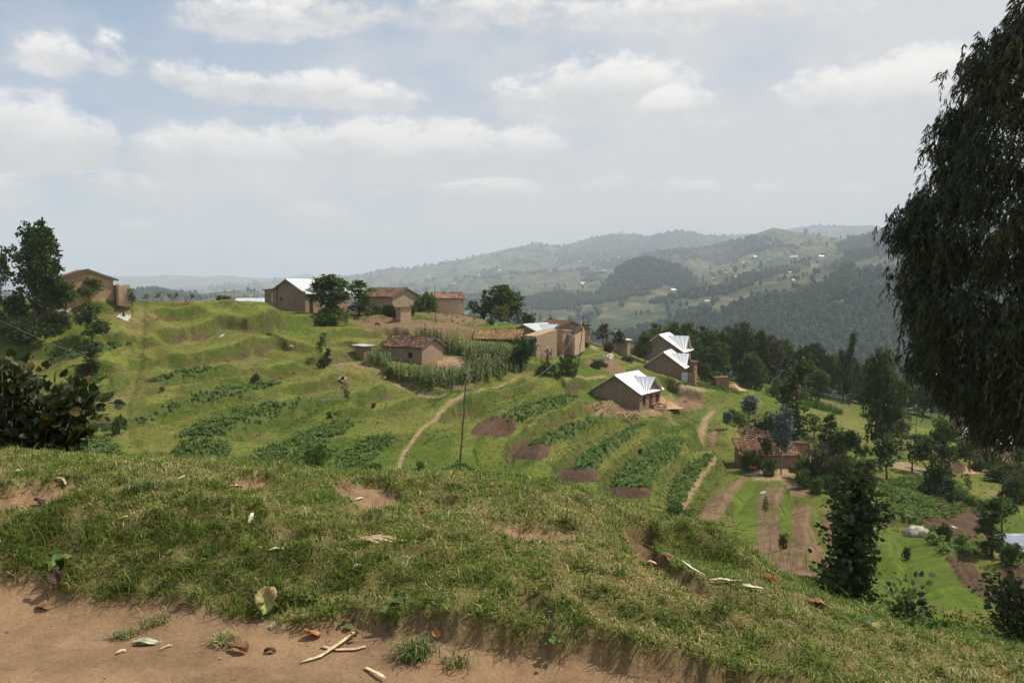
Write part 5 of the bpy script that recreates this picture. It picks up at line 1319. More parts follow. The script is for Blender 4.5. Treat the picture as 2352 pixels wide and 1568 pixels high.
# ------------------------------------------------------------------ roofs
def roof_slab(mb, A, B, Cc, D, kind, th=.05, seed=0):
    """one slope: A,B eave ends, D,C ridge ends (A-D and B-C are the verges)"""
    A, B, Cc, D = [np.array(p, float) for p in (A, B, Cc, D)]
    nrm = np.cross(B - A, D - A); nrm /= np.linalg.norm(nrm)
    if nrm[2] < 0: nrm = -nrm
    rng = np.random.default_rng(seed)
    W = np.linalg.norm(B - A); S = np.linalg.norm(D - A)
    if kind == 'metal':
        nu = max(4, int(W / .19)) ; nv = 1; per = 2
    else:
        nu = max(6, int(W / .21)); nv = max(3, int(S / .34)); per = 4
    U = nu * per + 1
    ids = rng.random((nv + 1, nu + 1)); V = []; F = []; at_ = []
    sag = .05 if kind != 'metal' else 0
    for j in range(nv):
        for jj in (0, 1):
            v = (j + jj) / nv
            for i in range(U):
                u = i / (U - 1)
                P = (A * (1 - u) + B * u) * (1 - v) + (D * (1 - u) + Cc * u) * v
                ph = (i % per) / per
                if kind == 'metal': h = .018 * (1 if i % 2 else -1)
                else:
                    h = .055 * math.sin(PI * ph * 1.0) if per > 2 else 0
                    h = .05 * (math.cos(2 * PI * ph) * .5 + .5)
                    h += (.045 if jj == 0 else 0.0) + (ids[j, min(i // per, nu)] - .5) * .03
                    h -= sag * math.sin(PI * u) * 1.5 * math.sin(PI * v) + .03 * math.sin(u * 7 + seed) 
                    if j == 0 and jj == 0: P = P + (A - D) / S * (ids[0, min(i // per, nu)] * .12)
                V.append(P + nrm * (h + th)); at_.append(ids[j, min(i // per, nu)])
    n = U
    for j in range(nv):
        b = j * 2 * n
        for i in range(n - 1):
            F.append((b + i, b + i + 1, b + n + i + 1, b + n + i))
        if j < nv - 1:
            c = b + 2 * n
            for i in range(n - 1): F.append((b + n + i, b + n + i + 1, c + i + 1, c + i))
    base_ = len(V)
    # underside and edges
    for P in (A, B, Cc, D): V.append(P); at_.append(.1)
    F.append((base_ + 3, base_ + 2, base_ + 1, base_))
    l0, l1, r0, r1 = 0, (nv * 2 - 1) * n, n - 1, nv * 2 * n - 1
    F.append((base_, base_ + 1, r0, l0)); F.append((base_ + 1, base_ + 2, r1, r0)); F.append((base_ + 3, base_, l0, l1)); F.append((base_ + 2, base_ + 3, l1, r1))
    V = [tuple(p) for p in V]
    mb.v += V; mb.f += [tuple(i + mb.n for i in f) for f in F]; mb.at += at_; mb.n += len(V)

def opening(parent, kind, x, y, z, w, h, ang, mat=None, frame=WOOD, shutter=False):
    """window or door on a wall plane; ang = direction the wall faces"""
    nx, ny = math.cos(ang), math.sin(ang); tx, ty = -ny, nx
    def bar(mb, du, dz, ww, hh, out, th=.06):
        mb.box((x + tx * du + nx * out, y + ty * du + ny * out, z + dz), (ww, th, hh), rz=ang + PI / 2)
    mb = MB()
    for s in (-1, 1): bar(mb, s * (w / 2 + .03), h / 2, .07, h + .14, .035, .08)
    for dz in (0 if kind == 'window' else -9, h):
        if dz > -5: bar(mb, 0, dz, w, .07, .035, .08)
    if kind == 'window':
        bar(mb, 0, h / 2, .05, h - .07, .03, .05)
    fr = mb.build('frame', frame)
    mb2 = MB(); bar(mb2, 0, h / 2 + (.0 if kind == 'window' else .01), w, h - .07, .008, .03)
    o = mb2.build(kind, mat or DARK, parent)
    fr.parent = o
    return o

def house(name, label, cat, corner, theta, W, L, wall_h, rise, roof, wallm, anchor=('W', 0), oh=.4, cross=None, ohg=.35, openings=(), z_at='eave', depth=3.2, foot=None, roof_k=None, extra=None, seed=1, apex=.5, group=None):
    """gable on local y=0, ridge along +y. corner=(u,v,Y): top (eave) or base of the anchor corner of the walls"""
    u, v, Y = corner
    P = np.array(at(u, v, Y)); th = R_(theta)
    ax = W if anchor[0] == 'W' else (0 if anchor[0] == '0' else anchor[0]); ay = L if anchor[1] == 'L' else anchor[1]
    o0 = P[:2] - np.array([ax * math.cos(th) - ay * math.sin(th), ax * math.sin(th) + ay * math.cos(th)])
    z0 = P[2] - (wall_h if z_at == 'eave' else 0)
    root = empty(name, (o0[0], o0[1], z0), th)
    tag(root, label, cat, group)
    xa = W * apex; zr = wall_h + rise
    wm = MB(); wm.prism([(0, -depth), (W, -depth), (W, wall_h), (xa, zr), (0, wall_h)], 0, L)
    wall = wm.build('wall', wallm, root)
    rk = 'metal' if roof in (ZINC, ZINCD, ZINCB) else 'tile'
    rm_ = MB(); sl = rise / xa; sr = rise / (W - xa); y0, y1 = -ohg, L + ohg; tt = .03
    roof_slab(rm_, (-oh, y1, wall_h - oh * sl + tt), (-oh, y0, wall_h - oh * sl + tt), (xa, y0, zr + tt), (xa, y1, zr + tt), rk, seed=seed)
    roof_slab(rm_, (W + oh, y0, wall_h - oh * sr + tt), (W + oh, y1, wall_h - oh * sr + tt), (xa, y1, zr + tt), (xa, y0, zr + tt), rk, seed=seed + 1)
    if rk == 'tile': rm_.tube([(xa, y0 - .02, zr + .13), (xa, (y0 + y1) / 2, zr + .09), (xa, y1 + .02, zr + .13)], .09, 6, val=.7)
    else: rm_.prism([(xa - .18, zr + .09 - .18 * sl), (xa, zr + .14), (xa + .18, zr + .09 - .18 * sr), (xa, zr + .10)], y0, y1, 'y', .5)
    if cross:
        c0, c1, out, ch = cross      # from y c0 to c1 along the side, reach outwards, ridge height above the eave
        ym = (c0 + c1) / 2; zc = wall_h + ch
        xin = xa + (zr - zc) / sr + .02
        ez = wall_h - .02
        e0 = ch / ((c1 - c0) / 2) 
        o2 = .3
        zl = ez - o2 * e0 + tt; xl = W + (wall_h - zl) / sr * 0 - .0
        roof_slab(rm_, (W + out, c0 - o2, zl + .06), (W - .05, c0 - o2, zl + .10), (xin, ym, zc + .1), (W + out, ym, zc + .06), rk, seed=seed + 2)
        roof_slab(rm_, (W - .05, c1 + o2, zl + .10), (W + out, c1 + o2, zl + .06), (W + out, ym, zc + .06), (xin, ym, zc + .1), rk, seed=seed + 3)
        g = MB(); g.prism([(c0, -depth), (c1, -depth), (c1, wall_h), (ym, zc), (c0, wall_h)], W - .6, W + .06, 'x')
        g.build('porch_gable', wallm, root)
    r = rm_.build('roof', roof, root, attr='tile')
    for yy in (y0 - .012, y1 + .012):      # barge boards
        fb_ = MB()
        fb_.prism([(-oh, wall_h - oh * sl - .10), (xa, zr - .10), (W + oh, wall_h - oh * sr - .10), (W + oh, wall_h - oh * sr + .05), (xa, zr + .05), (-oh, wall_h - oh * sl + .05)], yy - .02, yy + .02)
        fb_.build('barge_board', WOODP if rk == 'metal' else WOOD, root)
    for (kind, side, s_, z_, w_, h_, mt, fr) in openings:
        if side == 'R': opening(root, kind, W + (.07 if cross and cross[0] < s_ < cross[1] else 0), s_, z_, w_, h_, 0, mt, fr)
        elif side == 'L': opening(root, kind, 0, s_, z_, w_, h_, PI, mt, fr)
        else: opening(root, kind, s_, 0, z_, w_, h_, -PI / 2, mt, fr)
    if foot:
        f = MB(); rg_ = np.random.default_rng(seed)
        for (xx, yy, sx, sy) in [(0, 0, 0, 1), (0, 0, 1, 0), (W, 0, 0, 1)]:
            n = int((L if sy else W) / .28)
            for k in range(n):
                q = (k + .5) / n * (L if sy else W); s_ = rg_.uniform(.16, .3)
                f.box((xx + sx * q, yy + sy * q, rg_.uniform(-.05, .25)), (s_ if sx else .16, s_ if sy else .16, rg_.uniform(.15, .3)), rz=rg_.uniform(-.2, .2))
        f.build('stone_footing', PINK, root)
    return root

def shed(name, label, cat, corner, theta, W, L, h, roofm, wallm, anchor=('W', 0), drop=.35, oh=.25, z_at='base', door=None, depth=1.5, group=None, seed=3, flat=False, top=None):
    u, v, Y = corner
    P = np.array(at(u, v, Y)); th = R_(theta)
    ax = W if anchor[0] == 'W' else 0; ay = L if anchor[1] == 'L' else 0
    o0 = P[:2] - np.array([ax * math.cos(th) - ay * math.sin(th), ax * math.sin(th) + ay * math.cos(th)])
    z0 = P[2] - (h if z_at == 'top' else 0)
    root = empty(name, (o0[0], o0[1], z0), th); tag(root, label, cat, group)
    wm = MB(); wm.prism([(0, -depth), (W, -depth), (W, h), (0, h - drop)], 0, L); wm.build('wall', wallm, root)
    if roofm is not None:
        s = drop / W; rk = 'metal' if roofm in (ZINC, ZINCD, ZINCB) else 'tile'
        r = MB(); a = (-oh, L + oh, h - drop - oh * s + .03); b = (-oh, -oh, h - drop - oh * s + .03); c = (W + oh, -oh, h + oh * s + .03); d = (W + oh, L + oh, h + oh * s + .03)
        roof_slab(r, a, b, c, d, rk, seed=seed); r.build('roof', roofm, root, attr='tile')
    if door: opening(root, 'door', *door)
    return root
WR = ('window', 'R'); 
house('tiled_house', 'mud house with an old tiled roof at the far left among tall trees', 'house', (260, 641, 106), 38, 5.9, 8.0, 2.35, 1.1, TILED, MUDO, anchor=('W', 0), oh=.55, ohg=.3, seed=11, foot=False)
house('metal_roofed_house', 'long brown mud house with pale metal roof behind a stick fence', 'house', (701, 671, 131), -23, 7.2, 12.5, 2.7, 2.15, ZINCD, MUDD, oh=.55, cross=(4.2, 9.0, .5, 1.75), ohg=.45, seed=21,
      openings=[('window', 'F', 2.4, 1.2, .55, .75, DARK, MUDL), ('window', 'R', 2.6, 1.0, 1.0, 1.2, DARK, WOODP), ('window', 'R', 10.6, 1.0, 1.0, 1.2, DARK, WOODP)])
shed('lean_to', 'small lean-to with tile capped wall left of the long metal roofed house', 'shed', (634, 664, 133), -23, 2.4, 2.2, 2.3, TILEL, MUDD, anchor=('W', 0), drop=.25, z_at='top', door=(1.6, 0, 0, .6, 1.8, -PI / 2, WOODP), depth=3)
house('tiled_house', 'plain mud house with tiled roof beside clipped brown hedges', 'house', (901.5, 680, 142), 47, 6.2, 9.5, 2.7, 1.35, TILE, MUDL, anchor=('0', 0), oh=.5, seed=31)
shed('brick_latrine', 'small square brick latrine with a flat tiled top below the hedges', 'latrine', (920, 731, 129), 38, 2.0, 1.5, 1.75, TILER, BRK, anchor=('0', 0), drop=.12, oh=.2)
house('tiled_house', 'brick house with red tiled roof above the brown field, right of a thin pole', 'house', (1064, 686, 147), -68, 4.4, 6.2, 2.3, 1.1, TILER, BRK, anchor=('W', 'L'), oh=.45, seed=41, openings=[('window', 'R', 5.1, 1.1, .5, .55, DARK, WOODR)])
shed('brick_annex', 'lower brick annex with sloping tiled roof joined to the red tiled house', 'annex', (1004, 712, 143), -68, 2.0, 4.6, 2.1, TILER, BRK, anchor=('W', 0), drop=-.65, oh=.35, seed=43)
house('tiled_house', 'small mud house with dark tiled roof standing amid the maize', 'house', (969, 795.5, 109), 58, 4.7, 7.2, 2.75, 1.15, TILED, MUD, anchor=('0', 0), oh=.45, seed=51, foot=True, openings=[('window', 'L', 2.0, 1.15, .6, .65, DARK, WOODR)])
shed('brick_latrine', 'narrow brick latrine with a white metal lid roof at the left of the maize', 'latrine', (836, 828, 109), -30, 1.5, 1.6, 1.95, ZINC, BRKD, anchor=('W', 0), drop=-.1, oh=.35)
house('tiled_house', 'low building with a lichen yellowed tiled roof left of the brick shed', 'house', (1194, 776.5, 124), -97, 4.4, 7.0, 2.3, 1.15, TILEL, MUDD, anchor=('W', 'L'), oh=.45, seed=61)
house('metal_roofed_house', 'mud house with wide low grey metal roof behind the brick shed', 'house', (1243, 764, 129), -36, 6.4, 8.5, 2.7, 1.25, ZINCD, MUD, oh=.5, cross=(1.0, 6.6, .9, 1.15), ohg=.6, seed=71)
house('tiled_house', 'tall mud house with low tiled roof behind the compound, farthest right of the group', 'house', (1355, 756, 134), 28, 7.6, 7.0, 3.0, 1.35, TILE, MUD, anchor=('W', 0), oh=.4, seed=81)
shed('brick_shed', 'roofless looking shed with a tall sunlit adobe brick wall where people stand', 'shed', (1231, 813, 118), 36, 4.0, 3.0, 3.55, None, BRK, anchor=('0', 0), drop=.9)
shed('brick_store', 'narrow flat brick store at the right end of the tall brick wall', 'shed', (1292, 802, 122), 38, 1.7, 2.6, 2.75, ZINCD, BRK, anchor=('0', 0), drop=-.2, oh=.15)
def wall_thing(name, label, pts, h, th, matx, cat='wall', Y=None, jag=0.0):
    """free standing wall along photo points (u, v, Y) of its foot"""
    root = MB(); rg_ = np.random.default_rng(3)
    for (a, b) in zip(pts[:-1], pts[1:]):
        A, B = np.array(at(*a)), np.array(at(*b)); d = B - A; L = math.hypot(d[0], d[1]); an = math.atan2(d[1], d[0])
        n = max(1, int(L / .5))
        for k in range(n):
            c = A + d * (k + .5) / n; hh = h + (rg_.uniform(-jag, jag) if jag else 0)
            root.box((c[0], c[1], c[2] + hh / 2 - .5), (L / n, th, hh + 1.0), rz=an)
    o = root.build(name, matx); tag(o, label, cat); return o
wall_thing('compound_wall', 'low adobe wall enclosing the yard right of the brick store', [(1304, 798, 123), (1318, 803, 120.5), (1341, 790, 126), (1336, 778, 132)], 2.15, .3, BRK)
wall_thing('ruined_wall', 'ruined brick wall at the right end of the first tiled house', [(264, 683, 107), (271, 684, 106), (272, 685, 105), (298, 684, 106)], 1.75, .35, BRK, jag=.12)
house('white_roofed_house', 'brown mud house with brilliant white metal roof and rubble around it, nearest of three', 'house', (2559 * .5742, 1571 * .5742, 108), -34, 7.3, 7.0, 2.65, 2.2, ZINC, MUDD, oh=.45, cross=(1.7, 6.2, .55, 1.75), ohg=.4, seed=91,
      openings=[('door', 'R', 3.55, -.05, .75, 2.05, WOODR, WOODR), ('window', 'R', 1.5, .9, .8, 1.0, DARK, WOODR), ('window', 'R', 5.7, .9, .8, 1.0, DARK, WOODR)])
house('white_roofed_house', 'mud house with white metal roof beside a pale gate, middle of three', 'house', (2732 * .5742, 1466 * .5742, 134), -22, 6.6, 6.5, 3.1, 2.35, ZINC, MUDD, oh=.5, cross=(.8, 5.4, .5, 1.9), ohg=.4, seed=101)
house('white_roofed_house', 'rearmost of the three white metal roofed mud houses, mostly hidden', 'house', (1567, 806, 146), -24, 8.6, 8.0, 3.0, 2.9, ZINC, MUDD, oh=.5, cross=(.8, 6.4, .5, 2.5), ohg=.4, seed=111)
shed('brick_annex', 'dark brick kitchen behind the pale gate of the middle white roofed house', 'annex', (1594, 869, 137), -22, 3.4, 3.2, 2.7, TILED, BRKR, anchor=('W', 0), drop=-.3, oh=.35, seed=7)
wall_thing('stacked_brick_wall', 'rough wall of stacked bricks right of the pale gate', [(1580, 878, 133), (1594, 881, 132.5), (1597, 868, 136)], 1.7, .3, BRKR, jag=.25)
def gate():
    P = at(1573, 882, 133); mb = MB(); root = empty('yard_gate', P, R_(-8)); tag(root, 'pale grey sheet metal gate beside the middle white roofed house', 'gate')
    mb.box((0, 0, .98), (1.05, .05, 1.95)); mb.build('gate_leaf', ZINCD, root)
    m2 = MB()
    for s in (-1, 1): m2.box((s * .58, 0, 1.0), (.1, .1, 2.2))
    m2.build('gate_post', WOOD, root)
gate()
shed('latrine', 'tiny mud latrine with metal roof among the trees above the pit', 'latrine', (1441, 813, 138), -25, 2.0, 1.8, 2.4, ZINC, MUD, anchor=('W', 0), drop=-.3, oh=.3)
shed('brick_hut', 'lone dark brick hut with tile top on the grass right of the white roofed houses', 'hut', (1674, 891, 136), 0, 2.2, 1.8, 1.75, TILER, BRKD, anchor=('W', 0), drop=.1, oh=.12)
# brown farmhouse on the right slope: rear house, long front wing, porch
house('farmhouse', 'brown farmhouse with weathered tiled roof hidden by trees on the right slope', 'house', (1720, 1031, 99), 8, 6.0, 7.0, 2.5, 1.7, TILE, MUD, anchor=('0', 0), oh=.5, seed=121)
shed('farmhouse_wing', 'long low brick wing with red tiled lean roof in front of the brown farmhouse', 'wing', (1831, 1083, 92), 93, 2.6, 6.6, 3.2, TILE, BRKR, anchor=('0', 0), drop=1.15, oh=.35, seed=131)
shed('farmhouse_porch', 'mud porch with doorway at the right end of the brick wing', 'porch', (1852, 1073, 95.5), 60, 2.0, 1.6, 2.6, TILER, MUDO, anchor=('0', 0), drop=-.15, oh=.25, door=(.9, 0, 0, .8, 1.95, -PI / 2))
# long metal roof on the skyline and roofs down in the gully at the right
def flat_house(label, corner, theta, W, L, h, rise, roofm=ZINC, wallm=MUDD, seed=5, anchor=('W', 0)):
    return house('metal_roofed_house', label, 'house', corner, theta, W, L, h, rise, roofm, wallm, anchor=anchor, oh=.4, seed=seed)
flat_house('long pale metal roof of a house sunk behind the grassy skyline', (537, 695, 150), -88, 6, 8.6, 2.4, .75, ZINCD, seed=141, anchor=('W', 0))
flat_house('white metal roof seen first through the hanging leaves of the big eucalyptus', (2272, 955, 138), -40, 6, 7, 2.6, 1.8, seed=151)
flat_house('white metal roof lowest under the big eucalyptus, near the right edge', (2335, 1005, 122), -30, 7, 7, 2.6, 2.2, seed=161)
flat_house('pale metal roof between two others under the big eucalyptus', (2300, 1020, 116), -50, 6, 6, 2.5, 1.5, ZINCD, seed=171)
flat_house('white metal roof at the far right edge under the big eucalyptus', (2362, 968, 140), -30, 8, 7, 2.6, 2.0, seed=181)
flat_house('brick building with blue grey metal roof cut by the right picture edge', (2322, 1268, 66), -86, 3.6, 7, 2.2, .9, ZINCB, BRKD, seed=191, anchor=('W', 0))

# ------------------------------------------------------------------ houses far across the valley
FW = plaster('far_mud_wall', (.30, .20, .13)); FRED = simple('far_tile_roof', (.34, .17, .10), var=.2)
def zq(l, o, s): return [((o[0] + x / s) * .5742, (o[1] + y / s) * .5742) for x, y in l]
fp = zq([(965, 472), (1180, 360), (1335, 278), (1530, 325), (1250, 318), (1540, 197), (1715, 317), (1780, 308), (1490, 425), (1515, 480), (1575, 595), (1410, 648), (1435, 645), (920, 625), (788, 677), (765, 697), (985, 768), (1865, 870), (1970, 880), (2140, 862), (200, 415), (45, 505), (65, 498), (875, 208), (820, 198), (300, 318), (250, 322), (35, 352), (190, 590), (1120, 455), (685, 548)], (2300, 850), 1.742)
fp += zq([(1165, 178), (1830, 312), (2050, 238), (1995, 268), (2235, 190), (1590, 385), (650, 235)], (1000, 1000), 2.24)
FRP = zq([(1350, 685), (1040, 750), (1880, 495), (1990, 858), (1840, 865), (270, 585), (1050, 430)], (2300, 850), 1.742)
def far_hit(u, v):
    a, b = ray(u, v); Yv = np.exp(np.linspace(math.log(470), math.log(13000), 1800)); g = zf(a * Yv, Yv); un = (b * Yv) <= g
    k = int(np.argmax(un)) if un.any() else len(Yv) // 3
    return float(a * Yv[k]), float(Yv[k]), float(g[k])
WHERE = ['above the wooded knoll', 'on the open slope right of the knoll', 'high on the middle slope', 'with a big bright roof high on the right slope', 'on the open middle slope', 'just below the crest of the middle hill', 'left of the dark right hand wood', 'beside terraced fields near the right wood',
 'with a long pale roof among terraced fields', 'in a gap of the woods on the right', 'on the green spur above the dark wood', 'left of a pair in the dark wood', 'right of a pair in the dark wood', 'on the lower terraces above the tree belt', 'above the tree belt, upper of two', 'above the tree belt, lower of two',
 'deep in the valley woods behind the belt', 'in the valley hamlet, left roof', 'in the valley hamlet, middle roof', 'in the valley hamlet, right roof', 'at the foot of the far blue hills', 'on the pale slope left, lower left of two', 'on the pale slope left, upper right of two', 'in the ridge village, right', 'in the ridge village, left',
 'in the hazy line of roofs, right', 'in the hazy line of roofs, left', 'alone far left in the blue haze', 'below the wooded knoll', 'in the village on the spur', 'below the knoll among terraces',
 'on the crest of the distant left ridge', 'on the far slope above the third tiled house', 'high on the pale slope at mid picture', 'below another on the pale slope at mid picture', 'highest on the far blue slope', 'low behind the second tiled house', 'on the small hill behind the long metal roof']
def far_house(u, v, i, red=False):
    x, y, z = far_hit(u, v); s = np.clip(y * .0062, 7, 20) * (1.5 if i == 3 else (.85 if i % 3 else 1))
    root = empty('far_house', (x, y, z - .6), (i * 1.3) % 3.1)
    lb = ('tiny reddish tiled house ' + ['alone in the woods on the right', 'deep in the valley behind the belt', 'with red walls beside the plantation', 'with a red roof in the valley hamlet', 'at the left end of the valley hamlet', 'below the knoll', 'in the spur village'][i]) if red else 'tiny white roofed house ' + WHERE[i]
    tag(root, lb, 'house', 'houses far across the valley')
    w_, l_, h_, r_ = s * .62, s, s * .3, s * .22
    a = MB(); a.prism([(-w_ / 2, -1.5), (w_ / 2, -1.5), (w_ / 2, h_), (0, h_ + r_), (-w_ / 2, h_)], -l_ / 2, l_ / 2); a.build('wall', FW, root)
    b = MB(); e = .07 * s
    b.prism([(-w_ / 2 - e, h_ - e * .6), (0, h_ + r_ + .05), (w_ / 2 + e, h_ - e * .6), (w_ / 2 + e, h_ - e * .6 + .25), (0, h_ + r_ + .35), (-w_ / 2 - e, h_ - e * .6 + .25)], -l_ / 2 - e, l_ / 2 + e)
    b.build('roof', FRED if red else ZINC, root)
for i, (u, v) in enumerate(fp): far_house(u, v, i)
for i, (u, v) in enumerate(FRP): far_house(u, v, i, True)

# ------------------------------------------------------------------ poles, wires, fences, stakes
POLE = simple('weathered_pole_wood', (.11, .085, .065), var=.35, scale=6)
def pole(label, u0, v0, u1, v1, Y, r0=.09, r1=.055, cross=False):
    b = np.array(at(u0, v0, Y)); g = Gz(b[0], b[1]); b[2] = min(b[2], g) - .1; t = np.array(at(u1, v1, Y))
    rg_ = np.random.default_rng(int(u0)); n = 9; o = [b + (t - b) * k / (n - 1) + np.r_[rg_.normal(0, .03, 2), 0] * (0 < k < n - 1) for k in range(n)]
    mb = MB(); mb.tube([p - b for p in o], list(np.linspace(r0, r1, n)), 8)
    root = empty('wire_pole', b); mb.build('pole', POLE, root, smooth=True)
    if cross:
        c = MB(); c.box(((t - b)[0] - .35, 0, (t - b)[2] - cross), (1.0, .08, .08)); c.build('cross_arm', POLE, root)
    else:
        c = MB(); q = (t - b) * .88; c.tube([q + [0, 0, -.06], q + [0, 0, .06]], r1 * 1.5, 8); c.build('wire_binding', simple('rusty_wire', (.12, .07, .05)), root)
    tag(root, label, 'pole'); return t
pa = pole('tall crooked wooden pole in front of the terraces, carrying a rope wire', 1056, 1076, 1071, 866, 68)
pb = pole('leaning wooden pole beside the compound wall', 1329, 810, 1341, 716, 119, .08, .05)
pc = pole('thin wooden pole right of the middle white roofed house', 1592, 868, 1592, 782, 138, .06, .04)
pd = pole('thin dark pole in front of the red tiled house', 1001, 728, 998, 655, 131, .07, .04)
pe = pole('slim pole behind the pasture under the big eucalyptus', 2104, 968, 2107, 917, 140, .07, .05)
WIRE = simple('wire_grey', (.32, .32, .30), var=.1); WIRED = simple('wire_dark', (.09, .09, .09), var=.1)
def wire(label, A, B, sag, r=.018, m=WIRE, n=26):
    A, B = np.array(A), np.array(B); pts = [A + (B - A) * k / n + np.array([0, 0, -4 * sag * (k / n) * (1 - k / n)]) for k in range(n + 1)]
    mb = MB(); mb.tube([p - A for p in pts], r, 5); o = mb.build('wire', m, smooth=True, loc=tuple(A)); tag(o, label, 'wire')
wire('long sagging rope wire crossing the terraced slope to the crooked pole', at(-120, 672, 74), at(1070, 889, 68), 4.4, .012)
wire('rope wire running from the crooked pole up to the leaning pole', at(1072, 890, 68), at(1339, 733, 119), 3.6, .015)
wire('thin wire running down right from the leaning pole', at(1341, 728, 119), at(1535, 875, 112), .9, .013, WIRED)
wire('upper wire from the leaning pole past the white roofed houses to the thin pole', at(1341, 722, 119), at(1592, 815, 138), 2.0, .013, WIRED)
wire('wire falling from the thin pole to the tree belt on the right', at(1592, 815, 138), at(1930, 905, 140), 2.5, .014, WIRED)
wire('pale wire strung between trees right of the tall slender tree', at(1826, 882, 104), at(2030, 882, 98), 1.4, .012, WIRE)
STK = simple('stake_wood', (.16, .12, .085), var=.35, scale=5)
def stick(name, label, u, v, hpx, Y=None, lean=0.0, group=None, r=.02, cat='stake', fork=False):
    p = hit(u, v) if Y is None else (float(ray(u, v)[0]) * Y, Y, 0); z = Gz(p[0], p[1]); h = hpx / FPX * p[1]
    mb = MB(); mb.tube([(0, 0, -.15), (lean * h * .5 + .02, .01, h * .5), (lean * h, 0, h)], [r, r * .9, r * .6], 5)
    if fork: mb.tube([(lean * h * .6, 0, h * .6), (lean * h * .6 + .25 * h, 0, h * .95)], [r * .7, r * .4], 5)
    o = mb.build(name, STK, loc=(p[0], p[1], z)); tag(o, label, cat, group); return o
rs = np.random.default_rng(12)
for i, u in enumerate([349, 356, 372, 378, 383, 396, 400, 410, 418, 424, 430, 436, 449, 455, 462]):
    stick('stake', 'weathered stick upright in the row on the grassy skyline', u, 692, rs.uniform(12, 22), 116, rs.normal(0, .12), 'sticks upright along the skyline', .03, fork=i % 3 == 0)
for i in range(26):
    u = 1742 + i * 6.6 + rs.normal(0, 2); stick('bean_stake', 'thin bean stake in the row below the bare dug plots', u, 1278 + (u - 1742) * .32 + rs.normal(0, 5), rs.uniform(24, 52), None, rs.normal(0, .12), 'bean stakes below the bare dug plots', .011)
for i in range(30):
    u = 2030 + i * 10.5 + rs.normal(0, 3); stick('bean_stake', 'thin bean stake standing just beyond the turf edge at lower right', u, 1425 + (u - 2030) * .17, rs.uniform(24, 54), 26, rs.normal(0, .12), 'bean stakes beyond the turf edge at lower right', .008)
def stick_fence(label, pts, n, h, rails=2):
    W = world_line(pts, GZ, 6); root = empty('stick_fence', (W[0][0], W[0][1], Gz(*W[0]))); tag(root, label, 'fence'); o = np.array(root.location)
    seg = np.r_[0, np.cumsum(np.linalg.norm(np.diff(W, axis=0), axis=1))]; P = []
    for k in range(n):
        s = seg[-1] * k / (n - 1); x = np.interp(s, seg, W[:, 0]); y = np.interp(s, seg, W[:, 1]); z = Gz(x, y); P.append((x, y, z))
        m_ = MB(); hh = h * rs.uniform(.7, 1.3); m_.tube([np.array((x, y, z - .1)) - o, np.array((x + rs.normal(0, .08), y, z + hh)) - o], [.035, .02], 5); m_.build('post', STK, root)
    for r_ in range(rails):
        m_ = MB(); m_.tube([np.array(p) - o + [0, .03, h * (.45 + .4 * r_)] for p in P], .022, 5); m_.build('rail', STK, root)
stick_fence('rough stick fence in front of the long metal roofed house', [(658, 712), (690, 714), (722, 716), (755, 720), (790, 724)], 34, 1.1)
stick_fence('crooked rail fence below the bright tall grass by the belt', [(1838, 926), (1870, 930), (1925, 936), (1950, 937)], 9, .8)
stick('forked_pole', 'forked crooked pole leaning against the people\'s yard by the brick wall', 1266, 822, 44, 114, -.42, None, .05, 'pole', True)
stick('forked_pole', 'upright forked pole just left of the people', 1244, 814, 42, 115, -.03, None, .05, 'pole', True)

# ------------------------------------------------------------------ rubble, sand, stones, stack, cloth
def heap(name, label, cat, u, v, wpx, hpx, m, Y=None, seed=1, kind=None):
    p = hit(u, v) if Y is None else (float(ray(u, v)[0]) * Y, Y, 0); z = Gz(p[0], p[1]); w_ = wpx / FPX * p[1] / 2; h_ = hpx / FPX * p[1]
    n = 22; V = []; F = []
    for j in range(9):
        r = j / 8 * 1.5
        for k in range(n):
            a = 2 * PI * k / n; rr = r * (1 + .12 * math.sin(3 * a + seed) + .07 * math.sin(7 * a + seed))
            V.append((w_ * rr * math.cos(a), w_ * .8 * rr * math.sin(a), h_ * (max(0, 1 - r) ** 1.1 - .25 * max(0, r - 1)) - .02 + .05 * h_ * math.sin(5 * a + r * 9) * (r < 1)))
    for j in range(8):
        for k in range(n): F.append((j * n + k, (j + 1) * n + k, (j + 1) * n + (k + 1) % n, j * n + (k + 1) % n))
    me = np_mesh(name, np.array(V), np.array(F), m, smooth=True); o = link(name, me, loc=(p[0], p[1], z)); tag(o, label, cat, kind=kind); return o
SAND = simple('pile_sand', (.46, .27, .16), var=.15, scale=3, bump=.3, bscale=20)
heap('sand_heap', 'pinkish sand heap right against the nearest white roofed house', 'sand heap', 1516, 924, 38, 22, SAND, 114, 1)
heap('sand_heap', 'smaller pinkish sand heap in front of the larger one', 'sand heap', 1534, 930, 42, 16, SAND, 112, 2)
heap('sand_heap', 'large orange sand heap down the slope under the big eucalyptus', 'sand heap', 2188, 1068, 76, 30, SAND, 108, 3)
heap('sand_heap', 'small orange sand heap behind the lone brick hut', 'sand heap', 1684, 872, 40, 16, SAND, 142, 4)
